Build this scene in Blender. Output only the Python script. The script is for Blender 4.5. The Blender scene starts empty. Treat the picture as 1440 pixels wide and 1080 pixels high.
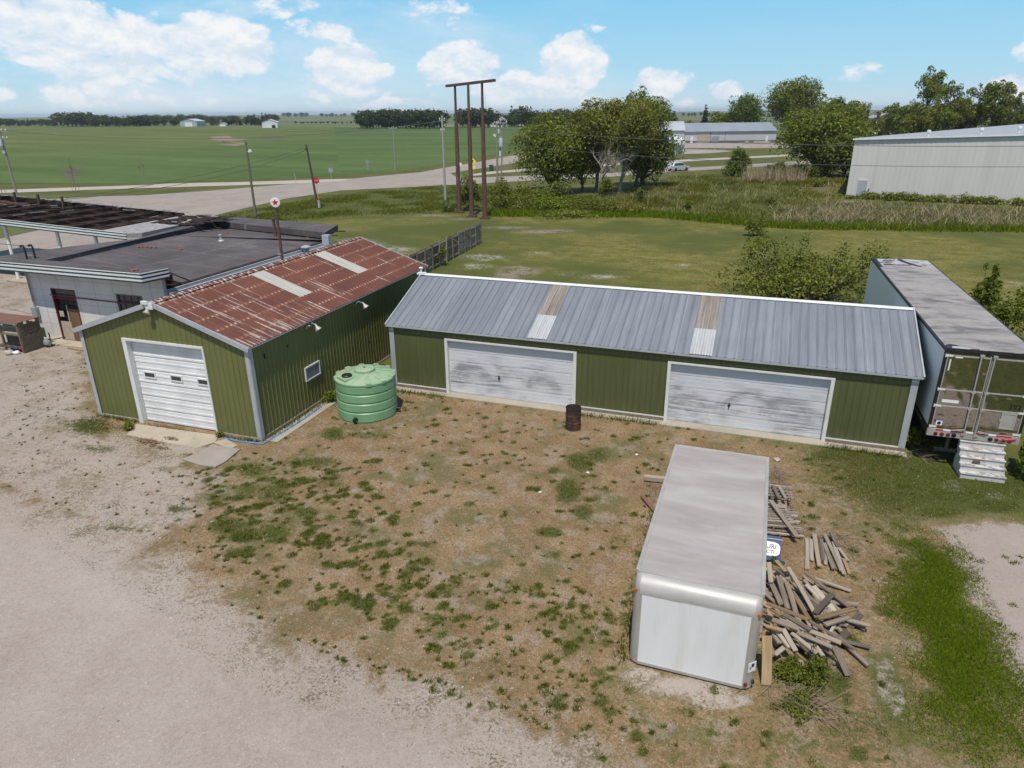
import bpy, bmesh, math, random
import numpy as np
from mathutils import Vector, Matrix, Euler
from mathutils.bvhtree import BVHTree
R = math.radians
random.seed(7); rng = np.random.default_rng(7)
SC = bpy.context.scene
COL = SC.collection

# ---------------------------------------------------------------- helpers
def tag(o, label=None, cat=None, group=None, kind=None):
    if label: o['label'] = label
    if cat: o['category'] = cat
    if group: o['group'] = group
    if kind: o['kind'] = kind
    return o

def empty(name, loc=(0, 0, 0), rz=0.0, label=None, cat=None, group=None):
    o = bpy.data.objects.new(name, None); COL.objects.link(o)
    o.location = loc; o.rotation_euler = (0, 0, rz); o.empty_display_size = 0.3
    return tag(o, label, cat, group)

def copy_tree(o, parent=None):
    c = o.copy(); COL.objects.link(c); c.parent = parent
    for ch in list(o.children):
        copy_tree(ch, c)
    return c

class MB:
    def __init__(s): s.v = []; s.f = []; s.fm = []; s.mi = 0
    def add(s, vs, fs, M=None):
        b = len(s.v)
        if M is not None: vs = [M @ Vector(p) for p in vs]
        s.v.extend([tuple(p) for p in vs]); s.f.extend([tuple(i + b for i in f) for f in fs]); s.fm.extend([s.mi] * len(fs)); return s
    def box(s, x0, x1, y0, y1, z0, z1, M=None):
        vs = [(x0,y0,z0),(x1,y0,z0),(x1,y1,z0),(x0,y1,z0),(x0,y0,z1),(x1,y0,z1),(x1,y1,z1),(x0,y1,z1)]
        return s.add(vs, [(0,3,2,1),(4,5,6,7),(0,1,5,4),(1,2,6,5),(2,3,7,6),(3,0,4,7)], M)
    def bar(s, p, q, w, h, roll=0.0):
        """rectangular bar from p to q, w across, h tall"""
        p, q = Vector(p), Vector(q); d = (q - p); L = d.length; d.normalize()
        up = Vector((0,0,1)) if abs(d.z) < 0.95 else Vector((0,1,0))
        x = d.cross(up).normalized(); z = x.cross(d).normalized()
        if roll:
            c, sn = math.cos(roll), math.sin(roll); x, z = x*c + z*sn, z*c - x*sn
        M = Matrix(((x.x,d.x,z.x,p.x),(x.y,d.y,z.y,p.y),(x.z,d.z,z.z,p.z),(0,0,0,1)))
        return s.box(-w/2, w/2, 0, L, -h/2, h/2, M)
    def tube(s, pts, rad, n=8, cap=True):
        pts = [Vector(p) for p in pts]
        if not hasattr(rad, '__len__'): rad = [rad] * len(pts)
        b = len(s.v); ref = None
        for i, p in enumerate(pts):
            d = (pts[min(i+1, len(pts)-1)] - pts[max(i-1, 0)]).normalized()
            if ref is None: ref = Vector((1,0,0)) if abs(d.x) < 0.9 else Vector((0,1,0))
            x = (ref - d * ref.dot(d)).normalized(); y = d.cross(x); ref = x
            for k in range(n):
                a = 2*math.pi*k/n; w = p + (x*math.cos(a) + y*math.sin(a)) * rad[i]; s.v.append(tuple(w))
        for i in range(len(pts)-1):
            for k in range(n):
                k2 = (k+1) % n; s.f.append((b+i*n+k, b+i*n+k2, b+(i+1)*n+k2, b+(i+1)*n+k)); s.fm.append(s.mi)
        if cap:
            s.f.append(tuple(b+k for k in reversed(range(n)))); s.f.append(tuple(b+(len(pts)-1)*n+k for k in range(n))); s.fm += [s.mi]*2
        return s
    def lathe(s, prof, n=32, c=(0,0,0), M=None, close=True):
        vs = []; fs = []
        for r, z in prof:
            for k in range(n):
                a = 2*math.pi*k/n; vs.append((c[0]+r*math.cos(a), c[1]+r*math.sin(a), c[2]+z))
        for i in range(len(prof)-1):
            for k in range(n):
                k2 = (k+1) % n; fs.append((i*n+k, i*n+k2, (i+1)*n+k2, (i+1)*n+k))
        if close:
            fs.append(tuple(reversed(range(n)))); fs.append(tuple((len(prof)-1)*n+k for k in range(n)))
        return s.add(vs, fs, M)
    def prism(s, poly, d, M=None):
        """poly: 2-D outline (x,z), extruded along +y by d"""
        n = len(poly); vs = [(x,0,z) for x,z in poly] + [(x,d,z) for x,z in poly]
        a = sum(poly[i][0]*poly[(i+1)%n][1] - poly[(i+1)%n][0]*poly[i][1] for i in range(n))
        F = [tuple(range(n)), tuple(reversed(range(n,2*n)))] + [((i+1)%n, i, i+n, (i+1)%n+n) for i in range(n)]
        if a < 0: F = [tuple(reversed(f)) for f in F]
        return s.add(vs, F, M)
    def slab(s, poly, z0, z1):
        n = len(poly); vs = [(x,y,z0) for x,y in poly] + [(x,y,z1) for x,y in poly]
        a = sum(poly[i][0]*poly[(i+1)%n][1] - poly[(i+1)%n][0]*poly[i][1] for i in range(n))
        F = [tuple(reversed(range(n))), tuple(range(n,2*n))] + [(i, (i+1)%n, (i+1)%n+n, i+n) for i in range(n)]
        if a < 0: F = [tuple(reversed(f)) for f in F]
        return s.add(vs, F)
    def ribs(s, L, zb, zt, pitch=0.23, w=0.05, h=0.02, M=None, x0=0.0, extra=(), sub=1):
        """ribbed sheet in the xz plane, ribs stand out towards -y; zb / zt may be functions of x"""
        f0 = zb if callable(zb) else (lambda x: zb); f1 = zt if callable(zt) else (lambda x: zt)
        P = []; x = 0.0
        while x < L - 1e-4:
            for dx, y in ((0,0),(w*.3,-h),(w*.7,-h),(w,0)):
                if x + dx <= L: P.append((x+dx, y))
            x += pitch
        P.append((L, 0)); P += [(e, 0) for e in extra]; P.sort()
        vs = []; fs = []
        for x, y in P:
            a, b = f0(x), f1(x)
            for k in range(sub+1): vs.append((x0+x, y, a+(b-a)*k/sub))
        m = sub+1
        for i in range(len(P)-1):
            for k in range(sub): fs.append((i*m+k, (i+1)*m+k, (i+1)*m+k+1, i*m+k+1))
        return s.add(vs, fs, M)
    def build(s, name, mat, parent=None, loc=None, rot=None, smooth=None, bevel=0, seg=2):
        me = bpy.data.meshes.new(name); me.from_pydata(s.v, [], s.f); me.update()
        mats = mat if isinstance(mat, (list, tuple)) else [mat]
        for m in mats: me.materials.append(m)
        if len(mats) > 1: me.polygons.foreach_set('material_index', s.fm)
        if smooth is not None:
            me.polygons.foreach_set('use_smooth', [True]*len(me.polygons)); me.set_sharp_from_angle(angle=R(smooth))
        o = bpy.data.objects.new(name, me); COL.objects.link(o)
        if parent: o.parent = parent
        if loc is not None: o.location = loc
        if rot is not None: o.rotation_euler = rot
        if bevel:
            b = o.modifiers.new('bevel', 'BEVEL'); b.width = bevel; b.segments = seg; b.limit_method = 'ANGLE'
        return o

def fast_mesh(name, V, F, mats, parent=None, attr=None, smooth=False):
    V = np.asarray(V, np.float32); F = np.asarray(F, np.int32); k = F.shape[1]
    me = bpy.data.meshes.new(name); me.vertices.add(len(V)); me.vertices.foreach_set('co', V.ravel())
    me.loops.add(F.size); me.loops.foreach_set('vertex_index', F.ravel())
    me.polygons.add(len(F)); me.polygons.foreach_set('loop_start', np.arange(0, F.size, k, dtype=np.int32))
    try: me.polygons.foreach_set('loop_total', np.full(len(F), k, np.int32))
    except Exception: pass
    if smooth: me.polygons.foreach_set('use_smooth', np.ones(len(F), bool))
    if attr:
        for an, val in attr.items():
            A = me.attributes.new(an, 'FLOAT_COLOR', 'POINT'); A.data.foreach_set('color', np.asarray(val, np.float32).ravel())
    me.update(calc_edges=True); me.validate()
    for m in (mats if isinstance(mats, (list, tuple)) else [mats]): me.materials.append(m)
    o = bpy.data.objects.new(name, me); COL.objects.link(o)
    if parent: o.parent = parent
    return o

# ---------------------------------------------------------------- material kit
class W:
    def __init__(s, name=None, nt=None):
        if nt is None:
            s.m = bpy.data.materials.new(name); s.m.use_nodes = True; s.nt = s.m.node_tree; s.nt.nodes.clear()
        else: s.nt = nt
    def node(s, t, ins=None, **props):
        n = s.nt.nodes.new(t)
        for k, v in props.items(): setattr(n, k, v)
        for k, v in (ins or {}).items(): s.set(n.inputs[k], v)
        return n
    def set(s, sock, v):
        if isinstance(v, bpy.types.NodeSocket): s.nt.links.new(v, sock)
        elif v is not None:
            if hasattr(sock.default_value, '__len__') and not hasattr(v, '__len__'): v = (v,)*len(sock.default_value)
            if hasattr(v, '__len__') and len(v) == 3 and len(sock.default_value) == 4: v = (*v, 1)
            sock.default_value = v
    def obj(s): return s.node('ShaderNodeTexCoord').outputs['Object']
    def pos(s): return s.node('ShaderNodeNewGeometry').outputs['Position']
    def isl(s): return s.node('ShaderNodeNewGeometry').outputs['Random Per Island']
    def rnd(s): return s.node('ShaderNodeObjectInfo').outputs['Random']
    def attr(s, n): return s.node('ShaderNodeAttribute', attribute_name=n).outputs['Color']
    def sep(s, v): n = s.node('ShaderNodeSeparateXYZ', {0: v}); return n.outputs[0], n.outputs[1], n.outputs[2]
    def comb(s, x, y, z): return s.node('ShaderNodeCombineXYZ', {0: x, 1: y, 2: z}).outputs[0]
    def map(s, v, sc=(1,1,1), rot=(0,0,0), loc=(0,0,0)):
        return s.node('ShaderNodeMapping', {0: v, 'Scale': sc, 'Rotation': rot, 'Location': loc}).outputs[0]
    def noise(s, v, sc, d=3, r=.55, dist=0.0): return s.node('ShaderNodeTexNoise', {'Vector': v, 'Scale': sc, 'Detail': d, 'Roughness': r, 'Distortion': dist}).outputs[0]
    def noisec(s, v, sc, d=3): return s.node('ShaderNodeTexNoise', {'Vector': v, 'Scale': sc, 'Detail': d}).outputs[1]
    def vor(s, v, sc, f='F1', rnd=1.0): return s.node('ShaderNodeTexVoronoi', {'Vector': v, 'Scale': sc, 'Randomness': rnd}, feature=f).outputs
    def wave(s, v, sc, dist=0, d=2, axis='X'): return s.node('ShaderNodeTexWave', {'Vector': v, 'Scale': sc, 'Distortion': dist, 'Detail': d}, bands_direction=axis).outputs[1]
    def ma(s, op, a, b=None, c=None, clamp=False):
        n = s.node('ShaderNodeMath', operation=op, use_clamp=clamp)
        for i, x in enumerate((a, b, c)):
            if x is not None: s.set(n.inputs[i], x)
        return n.outputs[0]
    def vm(s, op, a, b=None):
        n = s.node('ShaderNodeVectorMath', operation=op); s.set(n.inputs[0], a)
        if b is not None: s.set(n.inputs[1], b)
        return n.outputs[1] if op == 'LENGTH' else n.outputs[0]
    def ss(s, x, a, b, lo=0., hi=1.): return s.node('ShaderNodeMapRange', {0: x, 1: a, 2: b, 3: lo, 4: hi}, interpolation_type='SMOOTHSTEP').outputs[0]
    def lin(s, x, a, b, lo=0., hi=1.): return s.node('ShaderNodeMapRange', {0: x, 1: a, 2: b, 3: lo, 4: hi}).outputs[0]
    def ramp(s, f, stops, it='LINEAR'):
        n = s.node('ShaderNodeValToRGB', {0: f}); cr = n.color_ramp; cr.interpolation = it
        while len(cr.elements) < len(stops): cr.elements.new(0.5)
        for e, (p, c) in zip(cr.elements, stops): e.position = p; e.color = (*c, 1) if len(c) == 3 else c
        return n.outputs[0]
    def mix(s, f, a, b, bl='MIX'):
        n = s.node('ShaderNodeMix', data_type='RGBA', blend_type=bl); s.set(n.inputs[0], f); s.set(n.inputs[6], a); s.set(n.inputs[7], b); return n.outputs[2]
    def bump(s, h, st=.3, d=.02, nrm=None): return s.node('ShaderNodeBump', {'Height': h, 'Strength': st, 'Distance': d, 'Normal': nrm}).outputs[0]
    def out(s, col, rough=.7, metal=0., nrm=None, spec=None, **kw):
        b = s.node('ShaderNodeBsdfPrincipled', {'Base Color': col, 'Roughness': rough, 'Metallic': metal})
        if nrm is not None: s.set(b.inputs['Normal'], nrm)
        if spec is not None: s.set(b.inputs['Specular IOR Level'], spec)
        for k, v in kw.items(): s.set(b.inputs[k.replace('_', ' ')], v)
        o = s.node('ShaderNodeOutputMaterial', {0: b.outputs[0]}); return s.m

def simple(name, c, rough=.6, metal=0., var=.18, sc=4., bump=0.0, dirt=None, dirt_amt=.4, stretch=(1,1,1), spec=None, objvar=0.0):
    w = W(name); p = w.map(w.obj(), stretch)
    n = w.noise(p, sc, 5, .6); n2 = w.noise(p, sc*7.3, 3)
    k = w.ma('ADD', w.ma('MULTIPLY', n, .7), w.ma('MULTIPLY', n2, .3))
    lo = tuple(x*(1-var) for x in c); hi = tuple(min(1, x*(1+var)) for x in c)
    col = w.ramp(k, [(.3, lo), (.7, hi)])
    if dirt: col = w.mix(w.ma('MULTIPLY', w.ss(w.noise(p, sc*.6, 6, .7, .5), .52, .75), dirt_amt), col, dirt)
    if objvar: col = w.mix(w.ma('MULTIPLY', w.rnd(), objvar), col, tuple(x*.45 for x in c))
    nr = w.bump(n2, bump, .01) if bump else None
    return w.out(col, w.lin(n, .3, .7, max(.05, rough-.1), min(1, rough+.1)), metal, nr, spec)

MT = {}
# painted ribbed steel of the two sheds: faded olive paint, chalky, runs of dirt from the eaves
def m_green(name, c0, c1, dirt):
    w = W(name); o = w.obj(); x, y, z = w.sep(o)
    streak = w.noise(w.map(o, (9, 9, .35)), 1., 4, .6); big = w.noise(o, .6, 4); fine = w.noise(o, 30, 2)
    f = w.ma('ADD', w.ma('MULTIPLY', streak, .45), w.ma('ADD', w.ma('MULTIPLY', big, .45), w.ma('MULTIPLY', fine, .1)))
    col = w.ramp(f, [(.35, c0), (.65, c1)])
    low = w.ma('MULTIPLY', w.ss(z, .7, 0.), w.ss(w.noise(w.map(o, (3,3,1)), 1.5, 5, .7), .42, .7))
    col = w.mix(w.ma('MULTIPLY', low, .45), col, dirt)
    return w.out(col, w.lin(streak, .3, .7, .38, .55), 0., w.bump(w.noise(o, 2.5, 3), .12, .02))
MT['green_a'] = m_green('green_paint_bright', (.115,.120,.035), (.155,.158,.052), (.23,.2,.13))
MT['green_b'] = m_green('green_paint_deep', (.074,.084,.029), (.100,.110,.040), (.2,.18,.13))
# galvanised sheet, bluish, sheet-to-sheet differences
def m_galv():
    w = W('galvanised_roof'); o = w.obj(); x, y, z = w.sep(o)
    sheet = w.noise(w.comb(w.ma('FLOOR', w.ma('DIVIDE', x, .305)), 0., 0.), 3.7, 0)
    st = w.noise(w.map(o, (6, .3, .3)), 1.6, 5, .65); big = w.noise(o, .35, 4); sp = w.noise(o, 14, 4, .7)
    f = w.ma('ADD', w.ma('MULTIPLY', sheet, .3), w.ma('ADD', w.ma('MULTIPLY', st, .5), w.ma('MULTIPLY', big, .25)))
    col = w.ramp(f, [(.36,(.185,.195,.218)), (.52,(.228,.24,.266)), (.68,(.295,.307,.332))])
    rib = w.ma('ABSOLUTE', w.ma('SUBTRACT', w.ma('FRACT', w.ma('DIVIDE', w.ma('ADD', x, .06), .305)), .5))
    col = w.mix(w.ma('MULTIPLY', w.ss(rib, .44, .49), .45), col, (.12,.125,.14))
    col = w.mix(w.ma('MULTIPLY', w.ss(sp, .55, .8), .3), col, (.42,.42,.42))
    return w.out(col, w.lin(st, .3, .7, .42, .58), .3, w.bump(big, .15, .03))
MT['galv'] = m_galv()
MT['trim'] = simple('galvanised_trim', (.42,.435,.46), .5, .2, .15, 3, dirt=(.28,.25,.21), dirt_amt=.35, stretch=(1,1,.4))
MT['trim_white'] = simple('white_trim', (.66,.66,.64), .5, 0, .08, 2.5, dirt=(.4,.36,.3), dirt_amt=.35)
# rusted ribbed roof: red-brown with pale zinc streaks down the slope and pale spots on the purlin lines
def m_rust():
    w = W('rusted_roof'); o = w.obj(); x, y, z = w.sep(o)
    ax = w.ma('ABSOLUTE', w.ma('ADD', x, 3.83))
    down = w.comb(w.ma('MULTIPLY', ax, .22), w.ma('MULTIPLY', y, 6.), 0.)
    big = w.noise(o, .5, 4); fn = w.noise(o, 18, 4, .65)
    rust = w.ramp(w.ma('ADD', w.ma('MULTIPLY', big, .6), w.ma('MULTIPLY', fn, .4)), [(.3,(.080,.028,.018)), (.5,(.132,.042,.026)), (.7,(.18,.066,.038))])
    pale = w.mix(fn, (.28,.22,.19), (.50,.43,.38))
    front = w.ss(y, 5.5, 0.); eave = w.ss(ax, 2.2, 3.9)
    s = w.noise(down, 1.1, 4, .6)
    th = w.ma('SUBTRACT', s, w.ma('ADD', .625, w.ma('MULTIPLY', w.ma('ADD', w.ma('MULTIPLY', front, .055), w.ma('MULTIPLY', w.ma('MULTIPLY', eave, w.ss(y, 9., 2.)), .07)), -1.)))
    brk = w.noise(o, 5., 4, .7)
    f = w.ma('MULTIPLY', w.ss(th, 0., .035), w.ss(brk, .3, .5))
    # purlin spots
    row = w.ma('ABSOLUTE', w.ma('SUBTRACT', w.ma('FRACT', w.ma('DIVIDE', w.ma('ADD', ax, .15), .78)), .5))
    sp = w.ma('ABSOLUTE', w.ma('SUBTRACT', w.ma('FRACT', w.ma('DIVIDE', y, .23)), .5))
    dd = w.ma('SQRT', w.ma('ADD', w.ma('POWER', w.ma('MULTIPLY', row, .78), 2.), w.ma('POWER', w.ma('MULTIPLY', sp, .23), 2.)))
    spot = w.ma('MULTIPLY', w.ss(w.ma('ADD', dd, w.ma('MULTIPLY', w.noise(o, 9, 3), .1)), .093, .07), w.ss(w.noise(o, 3.1, 3), .44, .58))
    halo = w.ss(w.ma('ADD', dd, w.ma('MULTIPLY', brk, .16)), .2, .1)
    col = w.mix(w.ma('MULTIPLY', halo, .5), rust, (.30,.145,.06))
    col = w.mix(w.ma('MAXIMUM', f, spot), col, pale)
    rid = w.ma('MULTIPLY', w.ss(ax, .3, .12), w.ss(w.noise(w.map(o, (2,7,1)), 1.2, 3), .52, .62))
    col = w.mix(rid, col, (.6,.56,.53))
    return w.out(col, .78, 0., w.bump(fn, .25, .01))
MT['rust_roof'] = m_rust()
def m_fibre(name, c0, c1, sx, sy):
    w = W(name); o = w.obj()
    st = w.noise(w.map(o, (sx, sy, .3)), 1., 5, .7); fn = w.noise(o, 20, 3)
    col = w.ramp(w.ma('ADD', w.ma('MULTIPLY', st, .8), w.ma('MULTIPLY', fn, .2)), [(.35, c0), (.65, c1)])
    return w.out(col, .6)
MT['fibre_pale'] = m_fibre('fibreglass_pale', (.36,.335,.29), (.48,.46,.41), .6, 9.)
MT['fibre_brown'] = m_fibre('fibreglass_weathered', (.13,.10,.075), (.36,.32,.275), 9., .35)
MT['fibre_white'] = m_fibre('fibreglass_clear', (.33,.34,.35), (.47,.48,.485), 8., .6)
# overhead doors
SMEARS = ((3.6,.55,1.05,.75,.85),(6.7,.6,.8,.55,.75),(5.4,.75,.7,.4,.5),(12.4,.45,.95,.6,.7),(14.6,.55,1.2,.5,.8),(15.9,.65,1.0,.6,.8),(16.7,.3,.9,.15,.7),(13.3,.3,.7,.4,.6),(4.9,.2,.6,.35,.5))
def m_door(name, dirty):
    w = W(name); o = w.obj(); x, y, z = w.sep(o)
    base = w.ramp(w.noise(o, 1.3, 5, .6), [(.3,(.62,.62,.62)), (.7,(.78,.78,.78))])
    if dirty:
        # rubbed and wiped bare patches: fine brush marks that follow big arcs
        st = w.noise(w.map(o, (.5, 1, 6.)), 1.6, 6, .7, .6); nz = w.noise(o, 1.7, 4, .6)
        col = w.mix(w.ma('MULTIPLY', w.ss(st, .35, .7), .5), (.62,.63,.655), (.47,.48,.51))
        tot = None
        for cx, cz, rr, wd_, amp in SMEARS:
            q = w.comb(w.ma('SUBTRACT', x, cx), w.ma('MULTIPLY', w.ma('SUBTRACT', z, cz), 1.15), 0.); r_ = w.vm('LENGTH', q); qx, qy, qz = w.sep(q)
            rr_ = w.ma('ADD', r_, w.ma('MULTIPLY', w.ma('SUBTRACT', nz, .5), .5)); ang = w.ma('ARCTAN2', qy, qx)
            band = w.ma('MULTIPLY', w.ss(rr_, rr+.25, rr-.25), w.ss(rr_, rr-wd_-.3, rr-.1))
            br = w.noise(w.comb(w.ma('MULTIPLY', r_, 7.), w.ma('MULTIPLY', ang, 1.1), 0.), 1., 5, .7)
            fl_ = w.ma('ADD', w.ma('MULTIPLY', st, .65), w.ma('MULTIPLY', br, .35))
            v = w.ma('MULTIPLY', w.ma('MULTIPLY', band, w.ss(ang, -.8, .6)), w.ma('MULTIPLY', w.ss(fl_, .36, .57), amp)); tot = v if tot is None else w.ma('MAXIMUM', tot, v)
        haze_ = w.ma('MULTIPLY', w.ma('MULTIPLY', w.ss(w.noise(w.map(o, (.8,1,1.)), .9, 3), .45, .65), w.ss(st, .38, .62)), w.ma('MULTIPLY', w.ss(z, 2.1, 1.3), .8))
        col = w.mix(w.ma('MULTIPLY', w.ma('MAXIMUM', tot, haze_), .85), col, (.11,.115,.135))
    else:
        col = w.mix(w.ma('MULTIPLY', w.ss(w.noise(w.map(o, (1,1,4)), 1.2, 5), .5, .75), .25), base, (.5,.46,.4))
    return w.out(col, .45)
MT['door_white'] = m_door('overhead_door_white', False)
MT['door_dirty'] = m_door('overhead_door_smeared', True)
def m_glass(name, c=(.02,.025,.03), rough=.12):
    w = W(name); return w.out(w.mix(w.noise(w.obj(), 3, 4), c, tuple(x*2.5 for x in c)), rough, 0., None, .6)
MT['glass'] = m_glass('dark_glass')
MT['glass_dusty'] = m_glass('dusty_pane', (.10,.10,.12), .35)
# concrete
def m_conc(name, c, cr=True):
    w = W(name); o = w.pos(); n = w.noise(o, .8, 6, .65); f = w.noise(o, 22, 3)
    col = w.ramp(w.ma('ADD', w.ma('MULTIPLY', n, .65), w.ma('MULTIPLY', f, .35)), [(.3, tuple(x*.75 for x in c)), (.7, tuple(x*1.2 for x in c))])
    col = w.mix(w.ma('MULTIPLY', w.ss(w.noise(o, 2.2, 6, .7, .8), .56, .72), .5), col, tuple(x*.55 for x in c))
    return w.out(col, .85, 0., w.bump(f, .2, .01))
MT['concrete'] = m_conc('concrete', (.36,.32,.26))
MT['concrete_warm'] = m_conc('concrete_sandy', (.40,.345,.265))
MT['concrete_grey'] = m_conc('concrete_grey', (.30,.26,.225))
# weathered timber with grain along the object's long axis (y)
def m_wood(name, stops, rough=.8):
    w = W(name); o = w.obj(); r = w.rnd()
    p = w.vm('ADD', o, w.comb(w.ma('MULTIPLY', r, 37.), w.ma('MULTIPLY', r, 11.), 0.))
    g = w.noise(w.map(p, (26, 1.1, 26)), 1., 5, .65, .3); b = w.noise(w.map(p, (3,1.3,3)), 1., 3)
    f = w.ma('ADD', w.ma('MULTIPLY', g, .5), w.ma('ADD', w.ma('MULTIPLY', b, .2), w.ma('MULTIPLY', r, .3)))
    return w.out(w.ramp(f, stops), rough, 0., w.bump(g, .3, .01))
MT['wood_grey'] = m_wood('grey_timber', [(.36,(.115,.090,.068)), (.5,(.235,.19,.148)), (.66,(.37,.31,.25))])
MT['wood_tan'] = m_wood('tan_timber', [(.3,(.15,.095,.045)), (.55,(.29,.20,.105)), (.75,(.42,.32,.19))])
MT['wood_dark'] = m_wood('dark_timber', [(.36,(.085,.063,.044)), (.52,(.16,.122,.089)), (.68,(.25,.197,.15))])
MT['wood_red'] = m_wood('reddish_timber', [(.3,(.15,.07,.05)), (.6,(.24,.12,.09))])
MT['wood_pole'] = m_wood('pole_timber', [(.3,(.13,.105,.085)), (.6,(.24,.205,.175)), (.8,(.3,.27,.24))])
MT['wood_pole_pale'] = m_wood('pale_pole_timber', [(.3,(.24,.225,.2)), (.6,(.36,.34,.31)), (.8,(.42,.4,.37))])
MT['wood_pole_dark'] = m_wood('dark_pole_timber', [(.3,(.06,.045,.035)), (.6,(.11,.085,.066)), (.8,(.15,.12,.1))])
def m_peel():
    w = W('peeling_white_paint'); o = w.obj(); n = w.noise(w.map(o, (1.5,3,5)), 2.4, 6, .7, .5); f = w.noise(o, 20, 3)
    paint = w.mix(f, (.46,.45,.44), (.60,.585,.57)); bare = w.mix(f, (.18,.14,.11), (.34,.28,.23))
    x, y, z = w.sep(w.node('ShaderNodeNewGeometry').outputs['Normal'])
    t = w.ma('SUBTRACT', .585, w.ma('MULTIPLY', w.ss(z, .5, .9), .1))
    return w.out(w.mix(w.ss(w.ma('SUBTRACT', n, t), 0., .04), paint, bare), .7, 0., w.bump(n, .15, .01))
MT['peel'] = m_peel()
def m_rustpole():
    w = W('rusted_steel'); o = w.obj(); n = w.noise(w.map(o, (6,6,1.2)), 1.2, 6, .7); f = w.noise(o, 12, 3)
    col = w.ramp(w.ma('ADD', w.ma('MULTIPLY', n, .6), w.ma('MULTIPLY', f, .4)), [(.3,(.055,.026,.02)), (.52,(.115,.055,.042)), (.68,(.19,.125,.105)), (.85,(.3,.25,.23))])
    return w.out(col, .8)
MT['rust_pole'] = m_rustpole()
def m_drum():
    w = W('burnt_drum'); o = w.obj(); x, y, z = w.sep(o); n = w.noise(w.map(o, (3,3,2)), 1.5, 6, .7); f = w.noise(o, 25, 3)
    col = w.ramp(w.ma('ADD', w.ma('MULTIPLY', n, .7), w.ma('MULTIPLY', f, .3)), [(.35,(.018,.013,.014)), (.5,(.05,.03,.026)), (.6,(.15,.055,.025)), (.72,(.24,.09,.035))])
    col = w.mix(w.ma('MULTIPLY', w.ss(z, .5, .75), .75), col, (.03,.018,.018))
    return w.out(col, .75, .1)
MT['drum'] = m_drum()
def m_tank():
    w = W('green_polyethylene'); o = w.obj(); n = w.noise(o, 1.6, 5, .6); st = w.noise(w.map(o, (7,7,.5)), 1., 4)
    col = w.ramp(n, [(.3,(.16,.315,.165)), (.7,(.21,.385,.21))])
    col = w.mix(w.ma('MULTIPLY', w.ss(st, .55, .8), .35), col, (.30,.32,.2))
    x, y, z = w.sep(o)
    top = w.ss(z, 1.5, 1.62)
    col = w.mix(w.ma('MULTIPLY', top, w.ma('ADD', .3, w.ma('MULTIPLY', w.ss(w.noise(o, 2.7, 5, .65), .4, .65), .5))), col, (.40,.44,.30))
    return w.out(col, .42, 0., w.bump(n, .08, .02))
MT['tank'] = m_tank()
MT['black_plastic'] = simple('black_plastic', (.012,.012,.013), .4, 0, .3)
MT['black_metal'] = simple('black_metal', (.02,.019,.018), .5, .3, .3)
MT['white_paint'] = simple('white_paint', (.74,.74,.73), .45, 0, .06, 2, dirt=(.45,.4,.34), dirt_amt=.35)
MT['grey_paint'] = simple('grey_paint', (.32,.34,.36), .45, .2, .12, 2.5)
MT['alu'] = simple('weathered_aluminium', (.43,.40,.37), .55, .3, .16, 2.2, stretch=(1,1,.5))
MT['alu_bright'] = simple('bright_aluminium', (.42,.395,.37), .52, .2, .1, 2.2, stretch=(.5,2,2))
MT['orange_lens'] = simple('amber_lens', (.42,.10,.02), .3, 0, .2)
MT['red_lens'] = simple('red_lens', (.17,.008,.010), .25, 0, .3)
MT['orange'] = simple('orange_paint', (.75,.22,.05), .5, 0, .15)
MT['blue_hose'] = simple('blue_hose', (.10,.22,.42), .5, 0, .3)
MT['rubber'] = simple('tyre_rubber', (.022,.022,.022), .8, 0, .3)
MT['brick'] = simple('red_brick', (.30,.10,.055), .85, 0, .35, 8, bump=.3)
MT['red_paint'] = simple('red_paint', (.13,.012,.02), .5, 0, .25)
MT['sign_red'] = simple('sign_red', (.50,.012,.02), .4, 0, .12)
MT['sign_white'] = simple('sign_white', (.76,.76,.76), .4, 0, .05)
MT['sign_yellow'] = simple('sign_yellow', (.72,.74,.02), .45, 0, .06)
MT['sign_back'] = simple('sign_back', (.34,.36,.37), .45, .5, .08)
MT['sign_black'] = simple('sign_black', (.015,.015,.015), .5, 0, .1)
MT['plate_blue'] = simple('sign_blue', (.015,.035,.13), .4, 0, .25, 5)
MT['plywood'] = simple('brown_board', (.15,.083,.04), .7, 0, .2, 3, stretch=(1,1,.4))
MT['card'] = simple('pale_board', (.40,.34,.27), .7, 0, .2, 3)
MT['pale_green'] = simple('pale_green_paint', (.27,.265,.145), .6, 0, .14, 1.5, dirt=(.19,.17,.11), dirt_amt=.4, stretch=(1,1,.4))
MT['dark_green'] = simple('dark_green_paint', (.018,.075,.05), .5, 0, .2)
MT['stripe_white'] = simple('fascia_white', (.68,.69,.70), .4, 0, .06, 2, dirt=(.42,.4,.36), dirt_amt=.3)
MT['stripe_dark'] = simple('fascia_dark_green', (.022,.055,.06), .4, 0, .2)
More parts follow.
